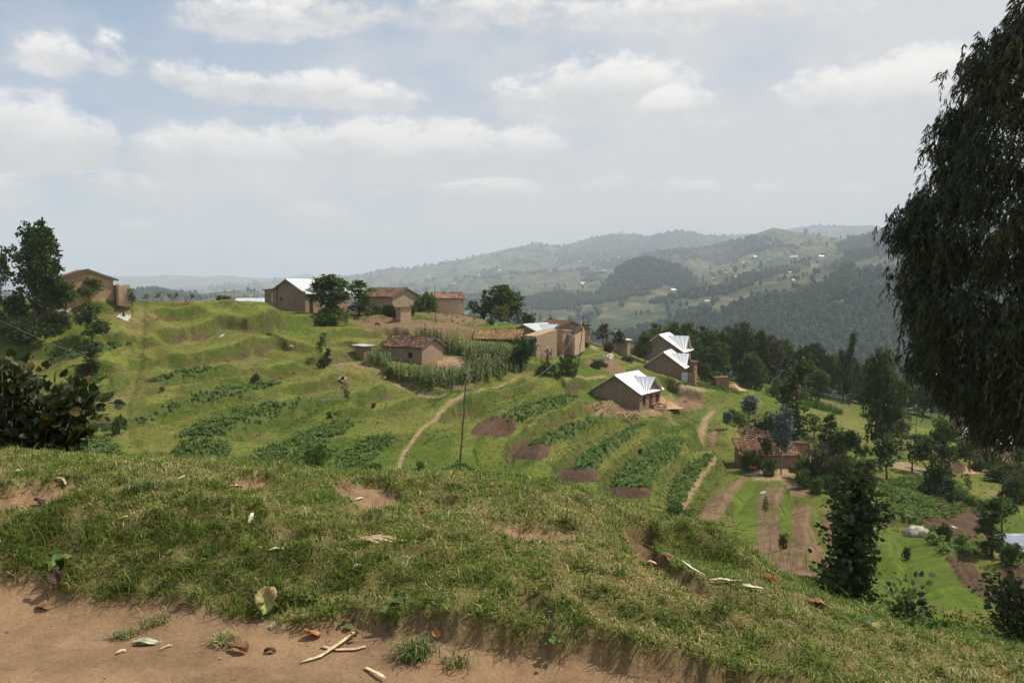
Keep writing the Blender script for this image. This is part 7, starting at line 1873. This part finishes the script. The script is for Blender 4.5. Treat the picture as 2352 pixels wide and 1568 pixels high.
for k in range(34):
    uu = rl.uniform(-160, 235); 
    topv = 815 + (0 if -60 < uu < 110 else 0) + max(0, uu - 95) * .62 + 25 * rl.random() + (70 if 95 < uu < 130 else 0)
    topv = min(topv, 960); mid_v = (topv + 1050) / 2 + rl.uniform(-20, 20)
    st.append([(uu * .55 + 10, 1040, rl.uniform(-.3, .3)), ((uu * .75 + 5), mid_v + 20, rl.uniform(-.4, .4)), (uu, topv + 14, rl.uniform(-.5, .5))])
for uu, vv in ((245, 905), (235, 935), (215, 985), (200, 925), (190, 1020), (160, 1035), (225, 960), (170, 890), (100, 838), (40, 826), (-10, 822)):
    st.append([(60, 1035, 0), ((uu + 60) / 2, (vv + 1000) / 2, .1), (uu - 6, vv + 8, rl.uniform(-.4, .3))])
leafy('large_leaved_bush', 'dark bush with large heart shaped leaves at the left edge of the turf', 'bush', 8.6, 40, 0, st, BIGL, .105, HEART, 36, up=.15, jitter=.62, nb=-.35)
FTL = leaf_mat('dull_green_leaves', (.026, .046, .016), (.078, .110, .038), (.12, .15, .06), trans=.25, rough=.62, spec=.2, huevar=0)
st = []
for k in range(74):
    t = rl.random(); vv = 1115 + 290 * t; hw = 54 * math.sin(PI * (.22 + .62 * t)) + (16 if .3 < t < .5 else 0) + 12 * (t > .6); uu = 1952 + rl.uniform(-1, 1) * hw
    st.append([(1945 + rl.normal(0, 4), min(1425, vv + 40), 0), (uu, vv, rl.uniform(-.8, .8))])
for uu, vv in ((1985, 1100), (2010, 1175), (2055, 1168), (1885, 1215), (1878, 1305), (2048, 1158), (2030, 1195), (1960, 1098), (1925, 1108), (2015, 1150), (1890, 1340)):
    st.append([(1952, vv + 60, 0), ((uu + 1952) / 2, vv + 18, 0), (uu, vv, rl.uniform(-.3, .3))])
ft = leafy('ivy_clad_tree', 'dark leafy slender tree rising just beyond the turf at lower right', 'tree', 17, 1948, 0, st, FTL, .118, HEART, 62, up=-.1, jitter=.85)
COF = leaf_mat('coffee_leaves', (.026, .052, .016), (.065, .110, .035), (.10, .15, .05), trans=.25, rough=.62, spec=.2, huevar=0)
st = [[(2085, 1420, 0), ((2085 + a) / 2, (1400 + b) / 2, 0), (a, b, c)] for a, b, c in ((2088, 1325, 0), (2120, 1330, .2), (2055, 1340, -.2), (2040, 1362, .2), (2136, 1352, -.1), (2105, 1345, .3), (2070, 1352, -.3), (2125, 1375, .2), (2060, 1390, -.2), (2100, 1395, 0), (2030, 1395, .1), (2135, 1400, .1), (2080, 1370, -.3), (2110, 1415, -.2), (2060, 1415, 0))]
leafy('coffee_shrub', 'broad ribbed leaved green shrub right of the dark slender tree', 'shrub', 9.5, 2085, 0, st, COF, .095, LEAF2, 15, up=.05, jitter=.6)
st = [[(1985, 1440, 0), (a, b, c)] for a, b, c in ((1960, 1405, 0), (1990, 1398, .1), (2015, 1408, 0), (2005, 1420, .1), (1945, 1418, -.1), (1975, 1425, 0), (1900, 1395, .2), (1925, 1410, .1))]
leafy('low_shrub', 'low leafy shrub at the foot of the dark slender tree', 'shrub', 9.0, 1980, 0, st, FTL, .07, LEAF2, 22, up=.1, jitter=.8)
st = [[(1705, 1320, 0), (a, b, c)] for a, b, c in ((1672, 1240, 0), (1690, 1250, .1), (1712, 1262, .1), (1722, 1285, 0), (1700, 1275, -.1), (1728, 1310, .1), (1715, 1335, 0))]
leafy('low_shrub', 'small drooping leaved shrub at the right flank of the grassy mound', 'shrub', 7.6, 1705, 0, st, COF, .060, LEAF2, 12, up=0, jitter=.8)
st = [[(2345 + rl.uniform(-20, 40), 1470, 0), (2335 + rl.uniform(-45, 60), 1390 + rl.uniform(-40, 60), 0), (2330 + rl.uniform(-78, 90), rl.uniform(1282, 1440), rl.uniform(-.6, .6))] for _ in range(46)]
leafy('dark_leaved_bush', 'dark fine leaved bush at the right picture edge beyond the turf', 'bush', 16, 2340, 0, st, FTL, .125, LEAF2, 34, up=-.1, jitter=1.0)

# ------------------------------------------------------------------ the big weeping eucalyptus at the right
def eucalyptus():
    rng = np.random.default_rng(77); Y0 = 20.0; U0 = 2560
    x0 = float(ray(U0, 700)[0]) * Y0; gz_ = Gz(x0, Y0)
    root = empty('weeping_eucalyptus', (x0, Y0, gz_)); tag(root, 'huge dark weeping eucalyptus with hanging narrow leaves filling the right edge', 'tree')
    ev = np.array([-560, -250, -60, 0, 60, 100, 200, 300, 400, 460, 520, 600, 640, 700, 780, 850, 900, 950, 1000, 1040])
    eu = np.array([2540, 2400, 2320, 2285, 2245, 2195, 2150, 2130, 2095, 2072, 2058, 2074, 2062, 2080, 2072, 2120, 2165, 2190, 2250, 2330])
    zs = np.array([at(2200, v, Y0)[2] for v in ev]) - gz_; rr = (U0 - eu) / FPX * Y0; o = np.argsort(zs); zs, rr = zs[o], rr[o]
    # boughs: each one a soft plume of hanging strands, pushed out to the envelope
    P = []; D = []; S = []; LV = []; lm = MB(); H = zs[-1]
    trunk = [(0.25 * math.sin(t * 3), .2 * math.cos(t * 2.2) - .2, H * .97 * t - .3) for t in np.linspace(0, 1, 10)]
    nb = 1650
    for b in range(nb):
        z = rng.uniform(zs[0] + .4, zs[-1]); R = np.interp(z, zs, rr); a = rng.uniform(0, 2 * PI)
        if b < 1000: a = rng.uniform(PI * .62, PI * 1.55)                     # plenty on the side that is seen
        q = (1.0 if rng.random() < .62 else rng.uniform(.35, .95)) * rng.uniform(.93, 1.0)
        lobe = 1 + .05 * math.sin(3.1 * z + 2 * a)
        br = R * q * lobe - .78; 
        if br < .1: br = .1
        c = np.array([br * math.cos(a), br * math.sin(a), z]); ln = rng.uniform(.35, .95)
        if q > .8 and b % 7 == 0:
            k = int(np.clip((z - .8) / (H * .97) * 9, 0, 8)); t0 = np.array(trunk[k]); md = (t0 + c) / 2 + [0, 0, .25]
            lm.tube([t0, md, c + [0, 0, .1]], [.045, .022, .006], 4)
        ns = 15; tone = rng.random()
        for s_ in range(ns):
            d0 = np.array([math.cos(a), math.sin(a), 0]) * rng.uniform(.1, .55) + rng.normal(0, .28, 3) * [1, 1, .3]
            p = c + rng.normal(0, .24, 3) * [1, 1, .6]; L = ln * rng.uniform(.5, 1.1); n = 15
            t = np.linspace(0, 1, n) + rng.normal(0, .02, n)
            pts = p + d0 * (t * (1 - .45 * t))[:, None] * L * .8 + np.c_[np.zeros(n), np.zeros(n), -(t ** 1.6) * L * .95 + .12 * t]
            P.append(pts); D.append(np.c_[rng.normal(0, .5, n) + d0[0] * .5, rng.normal(0, .5, n) + d0[1] * .5, -np.ones(n)]); S.append(rng.uniform(.14, .23, n)); LV.append(np.clip(.15 + .5 * tone + .45 * rng.random(n) - .1, 0, 1))
    P = np.concatenate(P); D = np.concatenate(D); S = np.concatenate(S); LV = np.concatenate(LV)
    keep = P[:, 2] > .25; P, D, S, LV = P[keep], D[keep], S[keep], LV[keep]
    print('eucalyptus leaves', len(P))
    V, F, lv = scatter(*LANCE, P, D, rand_dir(rng, len(P)), S, S * 0 + .032, LV)
    EL = leaf_mat('eucalyptus_leaves', (.014, .022, .009), (.066, .078, .022), (.19, .14, .035), trans=.2, rough=.45, spec=.35, huevar=0)
    link('crown', np_mesh('eucalyptus_crown', V, F, EL, attrs={'lv': lv}), root)
    tb = MB(); tb.tube(trunk, list(np.linspace(.34, .05, 10)), 10); tb.v += lm.v; tb.f += [tuple(i + tb.n for i in f) for f in lm.f]; tb.at += lm.at
    tb.build('trunk', BARK, root, smooth=True)
eucalyptus()
# ------------------------------------------------------------------ people and animals (skinned skeletons, clothes as shells)
def skin_mesh(name, verts, edges, radii, m, parent, root_i=0, sub=1):
    me = bpy.data.meshes.new(name); me.from_pydata([tuple(v) for v in verts], edges, []); me.materials.append(m)
    o = link(name, me, parent)
    md = o.modifiers.new('Skin', 'SKIN'); md.use_smooth_shade = True
    sv = me.skin_vertices[0].data if len(me.skin_vertices) else None
    if sv is None:
        bpy.context.view_layer.objects.active = o
        bm_ = __import__('bmesh').new(); bm_.from_mesh(me); bm_.verts.layers.skin.verify(); bm_.to_mesh(me); bm_.free(); sv = me.skin_vertices[0].data
    for i, r in enumerate(radii):
        sv[i].radius = (r, r) if not hasattr(r, '__len__') else r; sv[i].use_root = (i == root_i)
    if sub: s_ = o.modifiers.new('Sub', 'SUBSURF'); s_.levels = sub; s_.render_levels = sub
    return o
SKIN = simple('dark_skin', (.075, .042, .028), var=.15, rough=.6); HAIRB = simple('black_hair', (.012, .010, .009), var=.1)
def person(label, u, v, hpx, Y, face, arms, legs=((.09, .0), (-.09, .0)), top=(.4, .4, .4), bottom=(.1, .1, .2), skirt=False, scarf=None, bend=0.0, sit=False):
    """arms: for each side the elbow and hand offsets (x, y, z) in body units"""
    x = float(ray(u, v)[0]) * Y; z = Gz(x, Y); h = hpx / FPX * Y
    if sit: h = h / .55
    root = empty('person', (x, Y, z), R_(face)); root.scale = (h, h, h); tag(root, label, 'person')
    hip = .50 if not sit else .10; V = [(0, 0, hip)]; E = []; Rr = [(.075, .062)]
    def add(p, r, par): V.append(p); Rr.append(r); E.append((par, len(V) - 1)); return len(V) - 1
    cb, sb = math.cos(bend), math.sin(bend)
    def T(x_, y_, z_): return (x_, y_ * cb - (z_) * sb, hip + y_ * sb * 0 + z_ * cb)
    w = add(T(0, 0, .10), (.070, .055), 0); ch = add(T(0, 0, .24), (.085, .062), w); nk = add(T(0, -.005, .335), .030, ch); hd = add(T(0, -.012, .385), (.036, .042), nk); ht = add(T(0, -.012, .435), (.044, .052), hd); tp = add(T(0, -.004, .478), (.028, .032), ht)
    ns = add(T(0, -.065, .405), .008, ht)
    hands = []
    for s, (el, ha) in zip((-1, 1), arms):
        sh = add(T(s * .095, 0, .295), .032, ch); e = add(T(s * .095 + el[0], el[1], .295 + el[2]), .023, sh); wr = add(T(s * .095 + ha[0], ha[1], .295 + ha[2]), .014, e)
        dv = np.array(V[wr]) - np.array(V[e]); dv /= np.linalg.norm(dv) + 1e-6; pl = np.array(V[wr]) + dv * .025; pm = add(tuple(pl), (.016, .010), wr)
        for f in range(4): 
            k = add(tuple(pl + dv * .022 + np.array([(f - 1.5) * .009, 0, 0])), .0052, pm); add(tuple(pl + dv * (.040 + .004 * (f in (1, 2))) + np.array([(f - 1.5) * .010, -.006, -.002])), .0045, k)
        add(tuple(pl + np.array([s * -.02, -.006, .004])), .0055, pm)
    ft = []
    for s, (fx, fy) in zip((-1, 1), legs):
        hp = add((s * .052, 0, hip - .03), .046, 0)
        if sit: kn = add((s * .10, -.20, .16), .034, hp); an = add((s * .10, -.26, .03), .022, kn)
        else: kn = add((s * .06 + fx * .5, fy * .5 - .012, .27), .034, hp); an = add((s * .06 + fx, fy, .04), .020, kn)
        add((V[an][0], V[an][1] - .075, .018), .017, an)
    skin_mesh('body', V, E, Rr, SKIN, root)
    cl = simple('shirt_cloth', top, var=.25, scale=14)
    V2 = [V[0], V[1], V[2], T(0, 0, .315)]; E2 = [(0, 1), (1, 2), (2, 3)]; R2 = [(.088, .074), (.082, .068), (.098, .074), .042]
    for s, (el, ha) in zip((-1, 1), arms):
        i = len(V2); V2 += [T(s * .095, 0, .295), T(s * .095 + el[0], el[1], .295 + el[2])]; R2 += [.040, .029]; E2 += [(2, i), (i, i + 1)]
    skin_mesh('shirt', V2, E2, R2, cl, root)
    bt = simple('lower_cloth', bottom, var=.35, scale=18)
    if skirt:
        mb = MB(); n = 14; pr = [(hip + .03, .085), (hip - .12, .10), (.22, .105), (.07, .125)] if not sit else [(.16, .1), (.10, .19), (.02, .24)]
        VV = []; FF = []
        for (zz, r) in pr:
            for k in range(n):
                a = 2 * PI * k / n; q = r * (1 + .07 * math.cos(4 * a)); VV.append((q * math.cos(a), q * .8 * math.sin(a) - (.05 if sit else 0), zz))
        for j in range(len(pr) - 1):
            for k in range(n): FF.append((j * n + k, (j + 1) * n + k, (j + 1) * n + (k + 1) % n, j * n + (k + 1) % n))
        FF.append(tuple(range(n))); mb.add(VV, FF); mb.build('skirt', bt, root, smooth=True)
    else:
        V3 = [(0, 0, hip + .02)]; R3 = [(.084, .070)]; E3 = []
        for s, (fx, fy) in zip((-1, 1), legs):
            i = len(V3); V3 += [(s * .055, 0, hip - .04), (s * .06 + fx * .5, fy * .5 - .012, .27), (s * .06 + fx, fy, .09)]; R3 += [.056, .042, .034]; E3 += [(0, i), (i, i + 1), (i + 1, i + 2)]
        skin_mesh('trousers', V3, E3, R3, bt, root)
    # hair or head scarf as a cap over the skull
    c = np.array(V[ht]); VV = []; FF = []; n = 12
    for j in range(6):
        t = j / 5 * PI * .55
        for k in range(n): a = 2 * PI * k / n; VV.append((c[0] + .052 * math.sin(t) * math.cos(a), c[1] + .008 + .060 * math.sin(t) * math.sin(a), c[2] + .012 + .056 * math.cos(t)))
    for j in range(5):
        for k in range(n): FF.append((j * n + k, (j + 1) * n + k, (j + 1) * n + (k + 1) % n, j * n + (k + 1) % n))
    mb = MB(); mb.add(VV, FF); mb.build('head_scarf' if scarf else 'hair', simple('scarf_cloth', scarf) if scarf else HAIRB, root, smooth=True)
    return root
dn = ((-.03, 0, -.13), (-.02, -.02, -.25)); dnr = ((.03, 0, -.13), (.02, -.02, -.25))
person('woman in a patterned red wrap and white shawl standing by the tall brick wall', 1258, 817, 37, 116.5, -20, (((-.05, -.02, -.12), (-.10, -.08, -.02)), dnr), top=(.42, .30, .26), bottom=(.26, .10, .07), skirt=True, scarf=(.62, .60, .58))
person('child in a grey top standing right behind the woman in the red wrap', 1266, 803, 25, 118.5, 10, (dn, ((.08, -.04, -.05), (.14, -.06, -.01))), top=(.30, .33, .36), bottom=(.40, .40, .40), skirt=False)
person('boy in pale shirt and blue jeans with one hand raised to his head', 1291, 809, 31, 117.5, 25, (((-.07, -.03, -.06), (-.05, -.06, .10)), dnr), legs=((-.02, .04), (.03, -.04)), top=(.42, .46, .50), bottom=(.06, .10, .20))
person('person in a rust coloured wrap with dark blue top near the stick fence', 715, 724, 38, 127, 15, (dn, dnr), top=(.05, .07, .14), bottom=(.28, .11, .04), skirt=True, scarf=(.05, .09, .30))
person('person in a red orange top crouching behind the white cloth at the ruined wall', 283, 683, 11, 104.5, 30, (((-.03, -.08, -.12), (.02, -.20, -.18)), ((.03, -.08, -.12), (.02, -.22, -.18))), top=(.55, .10, .03), bottom=(.05, .04, .04), skirt=True, sit=True, bend=.5)
person('child in red sitting on the skyline among the stakes, left of a pair', 427, 692, 9, 114.5, 20, (dn, dnr), top=(.52, .13, .06), bottom=(.45, .12, .06), skirt=True, sit=True)
person('child with a pale top sitting on the skyline among the stakes, right of a pair', 436, 692, 9, 114.5, -20, (dn, dnr), top=(.50, .44, .42), bottom=(.50, .16, .08), skirt=True, sit=True)
cloth('large white cloth spread over the low bank before the ruined wall', 284, 694, 26, 24, 104, name='white_cloth', seed=6, hgt=.2)

def animal(name, label, cat, u, v, lpx, face, col, patches=None, graze=True, lying=False, horns=False, Y=None, k=1.0, scale_f=1.0, dark=None):
    p = hit(u, v) if Y is None else (float(ray(u, v)[0]) * Y, Y, 0); z = Gz(p[0], p[1]); L = lpx / FPX * p[1] / scale_f
    root = empty(name, (p[0], p[1], z - (.30 * L if lying else 0)), R_(face)); root.scale = (L, L, L); tag(root, label, cat)
    m, nt, bs = mat_new(name + '_coat', .85, .15)
    tc = nt.n('ShaderNodeTexCoord').outputs['Object']
    if patches: nt.L.new(nt.mix(nt.mr(nt.noise(tc, 2.6, 2, .4), .44, .50), col, patches), bs.inputs['Base Color'])
    else: nt.L.new(nt.mix(nt.mr(nt.noise(tc, 9, 3, .6), .3, .7), col, tuple(c * .7 for c in col)), bs.inputs['Base Color'])
    # body along -x(head) .. +x(tail), unit length
    hz = .48
    V = [(.0, 0, hz)]; R_l = [(.13, .15)]; E = []
    def add(q, r, par): V.append(q); R_l.append(r); E.append((par, len(V) - 1)); return len(V) - 1
    ch = add((-.25, 0, hz + .01), (.125, .16), 0); ru = add((.24, 0, hz + .03), (.115, .125), 0); rp = add((.36, 0, hz + .03), (.08, .08), ru)
    hv = [(-.40, 0, hz + (-.06 if graze else .12)), (-.50, 0, hz - (.24 if graze else -.24)), (-.60, 0, .13 if graze else hz + .20), (-.66, 0, .05 if graze else hz + .14)]
    nk = add(hv[0], (.07, .085), ch); n2_ = add(hv[1], (.055, .06), nk); he = add(hv[2], (.048, .052), n2_); mz = add(hv[3], (.03, .032), he)
    for s in (-1, 1): a_ = add((hv[1][0] - .02, s * .045, hv[1][2] + .02), .02, n2_); add((hv[1][0] - .01, s * .12, hv[1][2] + .03), .014, a_)
    t1 = add((.42, 0, hz - .02), .018, rp); t2 = add((.44, 0, hz - .22), .012, t1); add((.44, 0, hz - .30), .022, t2)
    for s in (-1, 1):
        if lying: a_ = add((-.26, s * .10, hz - .10), .05, ch); b_ = add((-.34, s * .12, hz - .15), .03, a_)
        else:
            a_ = add((-.27 + s * .03, s * .07, hz - .13), .048, ch); b_ = add((-.27 + s * .04, s * .07, .24), .026, a_); c_ = add((-.265 + s * .05, s * .07, .06), .019, b_); add((-.28 + s * .05, s * .07, .015), .024, c_)
            a_ = add((.27, s * .075, hz - .10), .065, ru); b_ = add((.24 - s * .02, s * .075, .30), .035, a_); c_ = add((.31 - s * .02, s * .075, .19), .024, b_); d_ = add((.29 - s * .03, s * .075, .05), .018, c_); add((.275 - s * .03, s * .075, .015), .024, d_)
    for i_ in range(len(R_l)):
        r = R_l[i_]; R_l[i_] = tuple(q * k for q in r) if hasattr(r, '__len__') else r * k
    skin_mesh('body', V, E, R_l, m, root)
    if horns:
        hm = MB()
        for s in (-1, 1): hm.tube([(hv[1][0] - .03, s * .04, hv[1][2] + .05), (hv[1][0] - .03, s * .13, hv[1][2] + .11), (hv[1][0] - .06, s * .12, hv[1][2] + .22)], [.016, .012, .004], 6)
        hm.build('horn', simple('horn', (.45, .38, .28)), root, smooth=True) if False else None
        for s in (-1, 1):
            h1 = MB(); h1.tube([(hv[1][0] - .03, s * .04, hv[1][2] + .05), (hv[1][0] - .03, s * .13, hv[1][2] + .11), (hv[1][0] - .06, s * .12, hv[1][2] + .22)], [.016, .012, .004], 6); h1.build('horn', BARKP, root, smooth=True)
    return root
animal('cow', 'black and white cow grazing on the terraced slope', 'cow', 787, 880, 27, 12, (.020, .018, .016), (.55, .50, .42), scale_f=1.08)
animal('sheep', 'cream coloured sheep grazing on the upper terrace', 'sheep', 669, 801, 14, -10, (.62, .52, .38), k=1.25, scale_f=1.05)
animal('sheep', 'dark brown sheep grazing at the edge of the ploughed field', 'sheep', 866, 749, 13, 190, (.07, .035, .028), k=1.3, scale_f=1.05)
animal('sheep', 'dark brown animal lying on the grass below the person in the rust wrap', 'sheep', 717, 729, 12, 10, (.075, .035, .022), k=1.25, lying=True, graze=False)
animal('goat', 'pale goat standing above the lichen covered roof, right of the bush', 'goat', 1138, 757, 9, 20, (.55, .46, .34), k=1.1, Y=131)
animal('goat', 'tan goat half hidden left of the bush above the lichen covered roof', 'goat', 1121, 760, 9, 170, (.34, .24, .16), k=1.1, Y=130)
animal('cow', 'orange brown cow standing by the left end of the brown farmhouse', 'cow', 1728, 1083, 26, -50, (.33, .13, .04), horns=True, graze=False, Y=89)
animal('cow', 'black cow behind the orange brown cow against the farmhouse wall', 'cow', 1750, 1075, 22, 10, (.016, .014, .013), graze=True, Y=91)
def hen():
    P = at(1247, 815, 116); z = Gz(P[0], P[1]); root = empty('hen', (P[0], P[1], z)); root.scale = (.9, .9, .9); tag(root, 'brown hen pecking left of the people by the brick wall', 'hen')
    skin_mesh('body', [(0, 0, .24), (-.12, 0, .27), (-.18, 0, .40), (-.24, 0, .42), (.12, 0, .28), (.24, 0, .40), (0, .04, .12), (0, .04, .0), (0, -.04, .12), (0, -.04, 0)], [(0, 1), (1, 2), (2, 3), (0, 4), (4, 5), (0, 6), (6, 7), (0, 8), (8, 9)], [.10, .08, .035, .012, .07, .03, .014, .008, .014, .008], simple('hen_feathers', (.20, .07, .03)), root)
hen()
# ------------------------------------------------------------------ haze
def haze():
    mb = MB(); mb.box((0, 7800, 225), (26000, 17000, 950))
    m = bpy.data.materials.new('haze_air'); m.use_nodes = True
    nt = NT(m.node_tree); nt.N.clear()
    out = nt.N.new('ShaderNodeOutputMaterial')
    pv = nt.N.new('ShaderNodeVolumePrincipled')
    pv.inputs['Color'].default_value = (.78, .87, .98, 1); pv.inputs['Density'].default_value = HAZE_D
    pv.inputs['Anisotropy'].default_value = 0
    nt.L.new(pv.outputs[0], out.inputs['Volume'])
    o = mb.build('haze', m)
    tag(o, kind='stuff', label='pale blue haze filling the valley air', cat='haze')
HAZE_D = .00016
haze()

# ------------------------------------------------------------------ sun and sky
SUN_AZ, SUN_EL = R_(76), R_(58)        # azimuth from +Y towards +X
sd = bpy.data.lights.new('sun', 'SUN'); sd.energy = 4.0; sd.angle = R_(.6); sd.color = (1, .915, .77)
so = bpy.data.objects.new('sun', sd); COL.objects.link(so)
from mathutils import Vector
sv_ = Vector((math.sin(SUN_AZ) * math.cos(SUN_EL), math.cos(SUN_AZ) * math.cos(SUN_EL), math.sin(SUN_EL)))
so.rotation_euler = sv_.to_track_quat('Z', 'Y').to_euler()
so.location = (30, 0, 60)

w = bpy.data.worlds.new('World'); SC.world = w; w.use_nodes = True
nt = NT(w.node_tree); nt.N.clear()
out = nt.N.new('ShaderNodeOutputWorld'); bg = nt.N.new('ShaderNodeBackground'); nt.L.new(bg.outputs[0], out.inputs[0])
bg.inputs[1].default_value = .11
sky = nt.N.new('ShaderNodeTexSky'); sky.sky_type = 'NISHITA'; sky.sun_disc = False
sky.sun_elevation = SUN_EL; sky.sun_rotation = SUN_AZ; sky.air_density = 1.0; sky.dust_density = 3.0; sky.altitude = 1800
tc = nt.n('ShaderNodeTexCoord').outputs['Generated']
sx = nt.n('ShaderNodeSeparateXYZ'); nt.L.new(tc, sx.inputs[0])
X, Y, Z = sx.outputs
az = nt.m('MULTIPLY', nt.m('ARCTAN2', X, Y), 180 / PI)          # degrees to the right
hyp = nt.m('SQRT', nt.m('ADD', nt.m('MULTIPLY', X, X), nt.m('MULTIPLY', Y, Y)))
el = nt.m('MULTIPLY', nt.m('ARCTAN2', Z, hyp), 180 / PI)
# cloud coordinates: az and elevation in degrees, stretched sideways
cv = nt.n('ShaderNodeCombineXYZ'); nt.L.new(az, cv.inputs[0]); nt.L.new(nt.m('MULTIPLY', el, 1.7), cv.inputs[1])
cvec = cv.outputs[0]
nA = nt.noise(cvec, .14, 8, .55); nB = nt.noise(cvec, .5, 7, .6); nC = nt.noise(cvec, 1.6, 5, .6)
def uvd(u, v):
    a, b = ray(u, v); return math.degrees(math.atan(a)), math.degrees(math.atan(b / math.sqrt(1 + a * a)))
# cumulus banks traced by direction: (centre u, base v, half width px, height px, strength)
BANKS = [(40, 345, 200, 120, 1.0), (190, 350, 90, 85, .9), (330, 365, 70, 60, .6), (500, 385, 200, 105, 1.0), (590, 385, 90, 110, .5), (690, 375, 110, 105, 1.0), (900, 375, 190, 108, 1.0), (1040, 385, 160, 118, .95), (1200, 375, 130, 90, .9),
         (1400, 240, 230, 120, 1.0), (1320, 235, 90, 110, .8), (1180, 245, 80, 70, .6), (1560, 270, 110, 75, .7), (1980, 260, 240, 120, .9), (2120, 245, 150, 130, .9), (1830, 245, 90, 70, .6),
         (270, 440, 130, 45, .7), (30, 450, 80, 45, .6), (1140, 460, 190, 52, .8), (1420, 450, 110, 55, .7), (1580, 450, 90, 45, .6), (1790, 450, 90, 40, .6), (1960, 455, 80, 35, .5), (720, 510, 100, 45, .6), (880, 455, 60, 25, .4), (340, 530, 60, 28, .5), (530, 530, 60, 28, .4),
         (130, 145, 75, 60, .55), (260, 135, 45, 60, .4), (450, 190, 110, 50, .6), (600, 215, 190, 55, .7), (760, 225, 160, 60, .75), (880, 240, 110, 50, .6),
         (560, 60, 160, 70, .65), (700, 40, 200, 60, .6), (1100, 40, 400, 70, .5), (1600, 40, 400, 60, .6)]
cov_ = None; brt = None
for (u, vb, hw, hh, st) in BANKS:
    a0, e0 = uvd(u, vb); pw = hw / FPX * 57.3; ph = hh / FPX * 57.3
    dx = nt.m('DIVIDE', nt.m('SUBTRACT', az, a0), pw)
    dy = nt.m('DIVIDE', nt.m('SUBTRACT', el, e0), ph)
    up = nt.m('MAXIMUM', dy, 0.0); dn = nt.m('MULTIPLY', nt.m('MINIMUM', dy, 0.0), 1.9)
    q = nt.m('SUBTRACT', 1.0, nt.m('ADD', nt.m('MULTIPLY', dx, dx), nt.m('ADD', nt.m('MULTIPLY', up, up), nt.m('MULTIPLY', dn, dn))))
    q = nt.m('MULTIPLY', nt.m('MAXIMUM', q, -1.0), st)
    b = nt.m('MULTIPLY', nt.m('MULTIPLY', nt.m('MAXIMUM', q, 0.0), 5.0, clamp=True), nt.m('MULTIPLY_ADD', dy, .85, -.12))
    cov_ = q if cov_ is None else nt.m('MAXIMUM', cov_, q)
    brt = b if brt is None else nt.m('MAXIMUM', brt, b)
puff = nt.m('ADD', nt.m('MULTIPLY', nt.m('SUBTRACT', nA, .5), 1.6), nt.m('ADD', nt.m('MULTIPLY', nt.m('SUBTRACT', nB, .5), 1.5), nt.m('MULTIPLY', nt.m('SUBTRACT', nC, .5), .6)))
cfield = nt.m('ADD', cov_, puff)
cm = nt.mr(cfield, -.10, .60)                                    # cumulus mask
# thin veil everywhere, thicker to the right and towards the horizon
veil = nt.m('ADD', nt.m('MULTIPLY_ADD', az, .016, .62), nt.m('MULTIPLY', nt.m('SUBTRACT', nA, .5), 1.6), clamp=True)
hz = nt.mr(el, 16., 0., 0., 1.)
veil = nt.m('ADD', veil, nt.m('MULTIPLY', hz, .65), clamp=True)
CB = 1 / .11
def cc(r, g, b): return (r * CB, g * CB, b * CB)
skyc = nt.mix(.6, sky.outputs[0], cc(.26, .35, .455))
veilc = nt.mix(nt.mr(el, 1., 18.), cc(.575, .54, .525), cc(.565, .555, .555))
c = nt.mix(nt.m('MULTIPLY', veil, .92), skyc, veilc)
shade = nt.mr(nt.m('ADD', brt, nt.m('MULTIPLY', puff, .35)), -.15, .55)
cc0 = nt.mix(nt.mr(el, 2., 16.), cc(.53, .50, .49), cc(.51, .505, .51))
cc1 = nt.mix(nt.mr(el, 2., 14.), cc(.68, .63, .60), cc(.82, .775, .73))
c = nt.mix(nt.m('MULTIPLY', cm, .93), c, nt.mix(shade, cc0, cc1))
nt.L.new(c, bg.inputs[0])

# ------------------------------------------------------------------ camera and render settings
cd = bpy.data.cameras.new('camera'); cd.lens = 28.0; cd.sensor_width = 36.0; cd.clip_end = 60000; cd.clip_start = .05
co = bpy.data.objects.new('camera', cd); COL.objects.link(co)
co.rotation_euler = (PI / 2 - PIT, 0, 0)
SC.camera = co
SC.view_settings.view_transform = 'Standard'; SC.view_settings.look = 'None'; SC.view_settings.gamma = 1; SC.view_settings.exposure = 0.40
SC.render.engine = 'CYCLES'
cy = SC.cycles
cy.use_denoising = True; cy.max_bounces = 6; cy.diffuse_bounces = 3; cy.glossy_bounces = 2; cy.transmission_bounces = 4; cy.volume_bounces = 3; cy.transparent_max_bounces = 8
cy.use_adaptive_sampling = True; cy.adaptive_threshold = .02
SC.render.film_transparent = False
w.cycles.sampling_method = 'MANUAL'; w.cycles.sample_map_resolution = 512
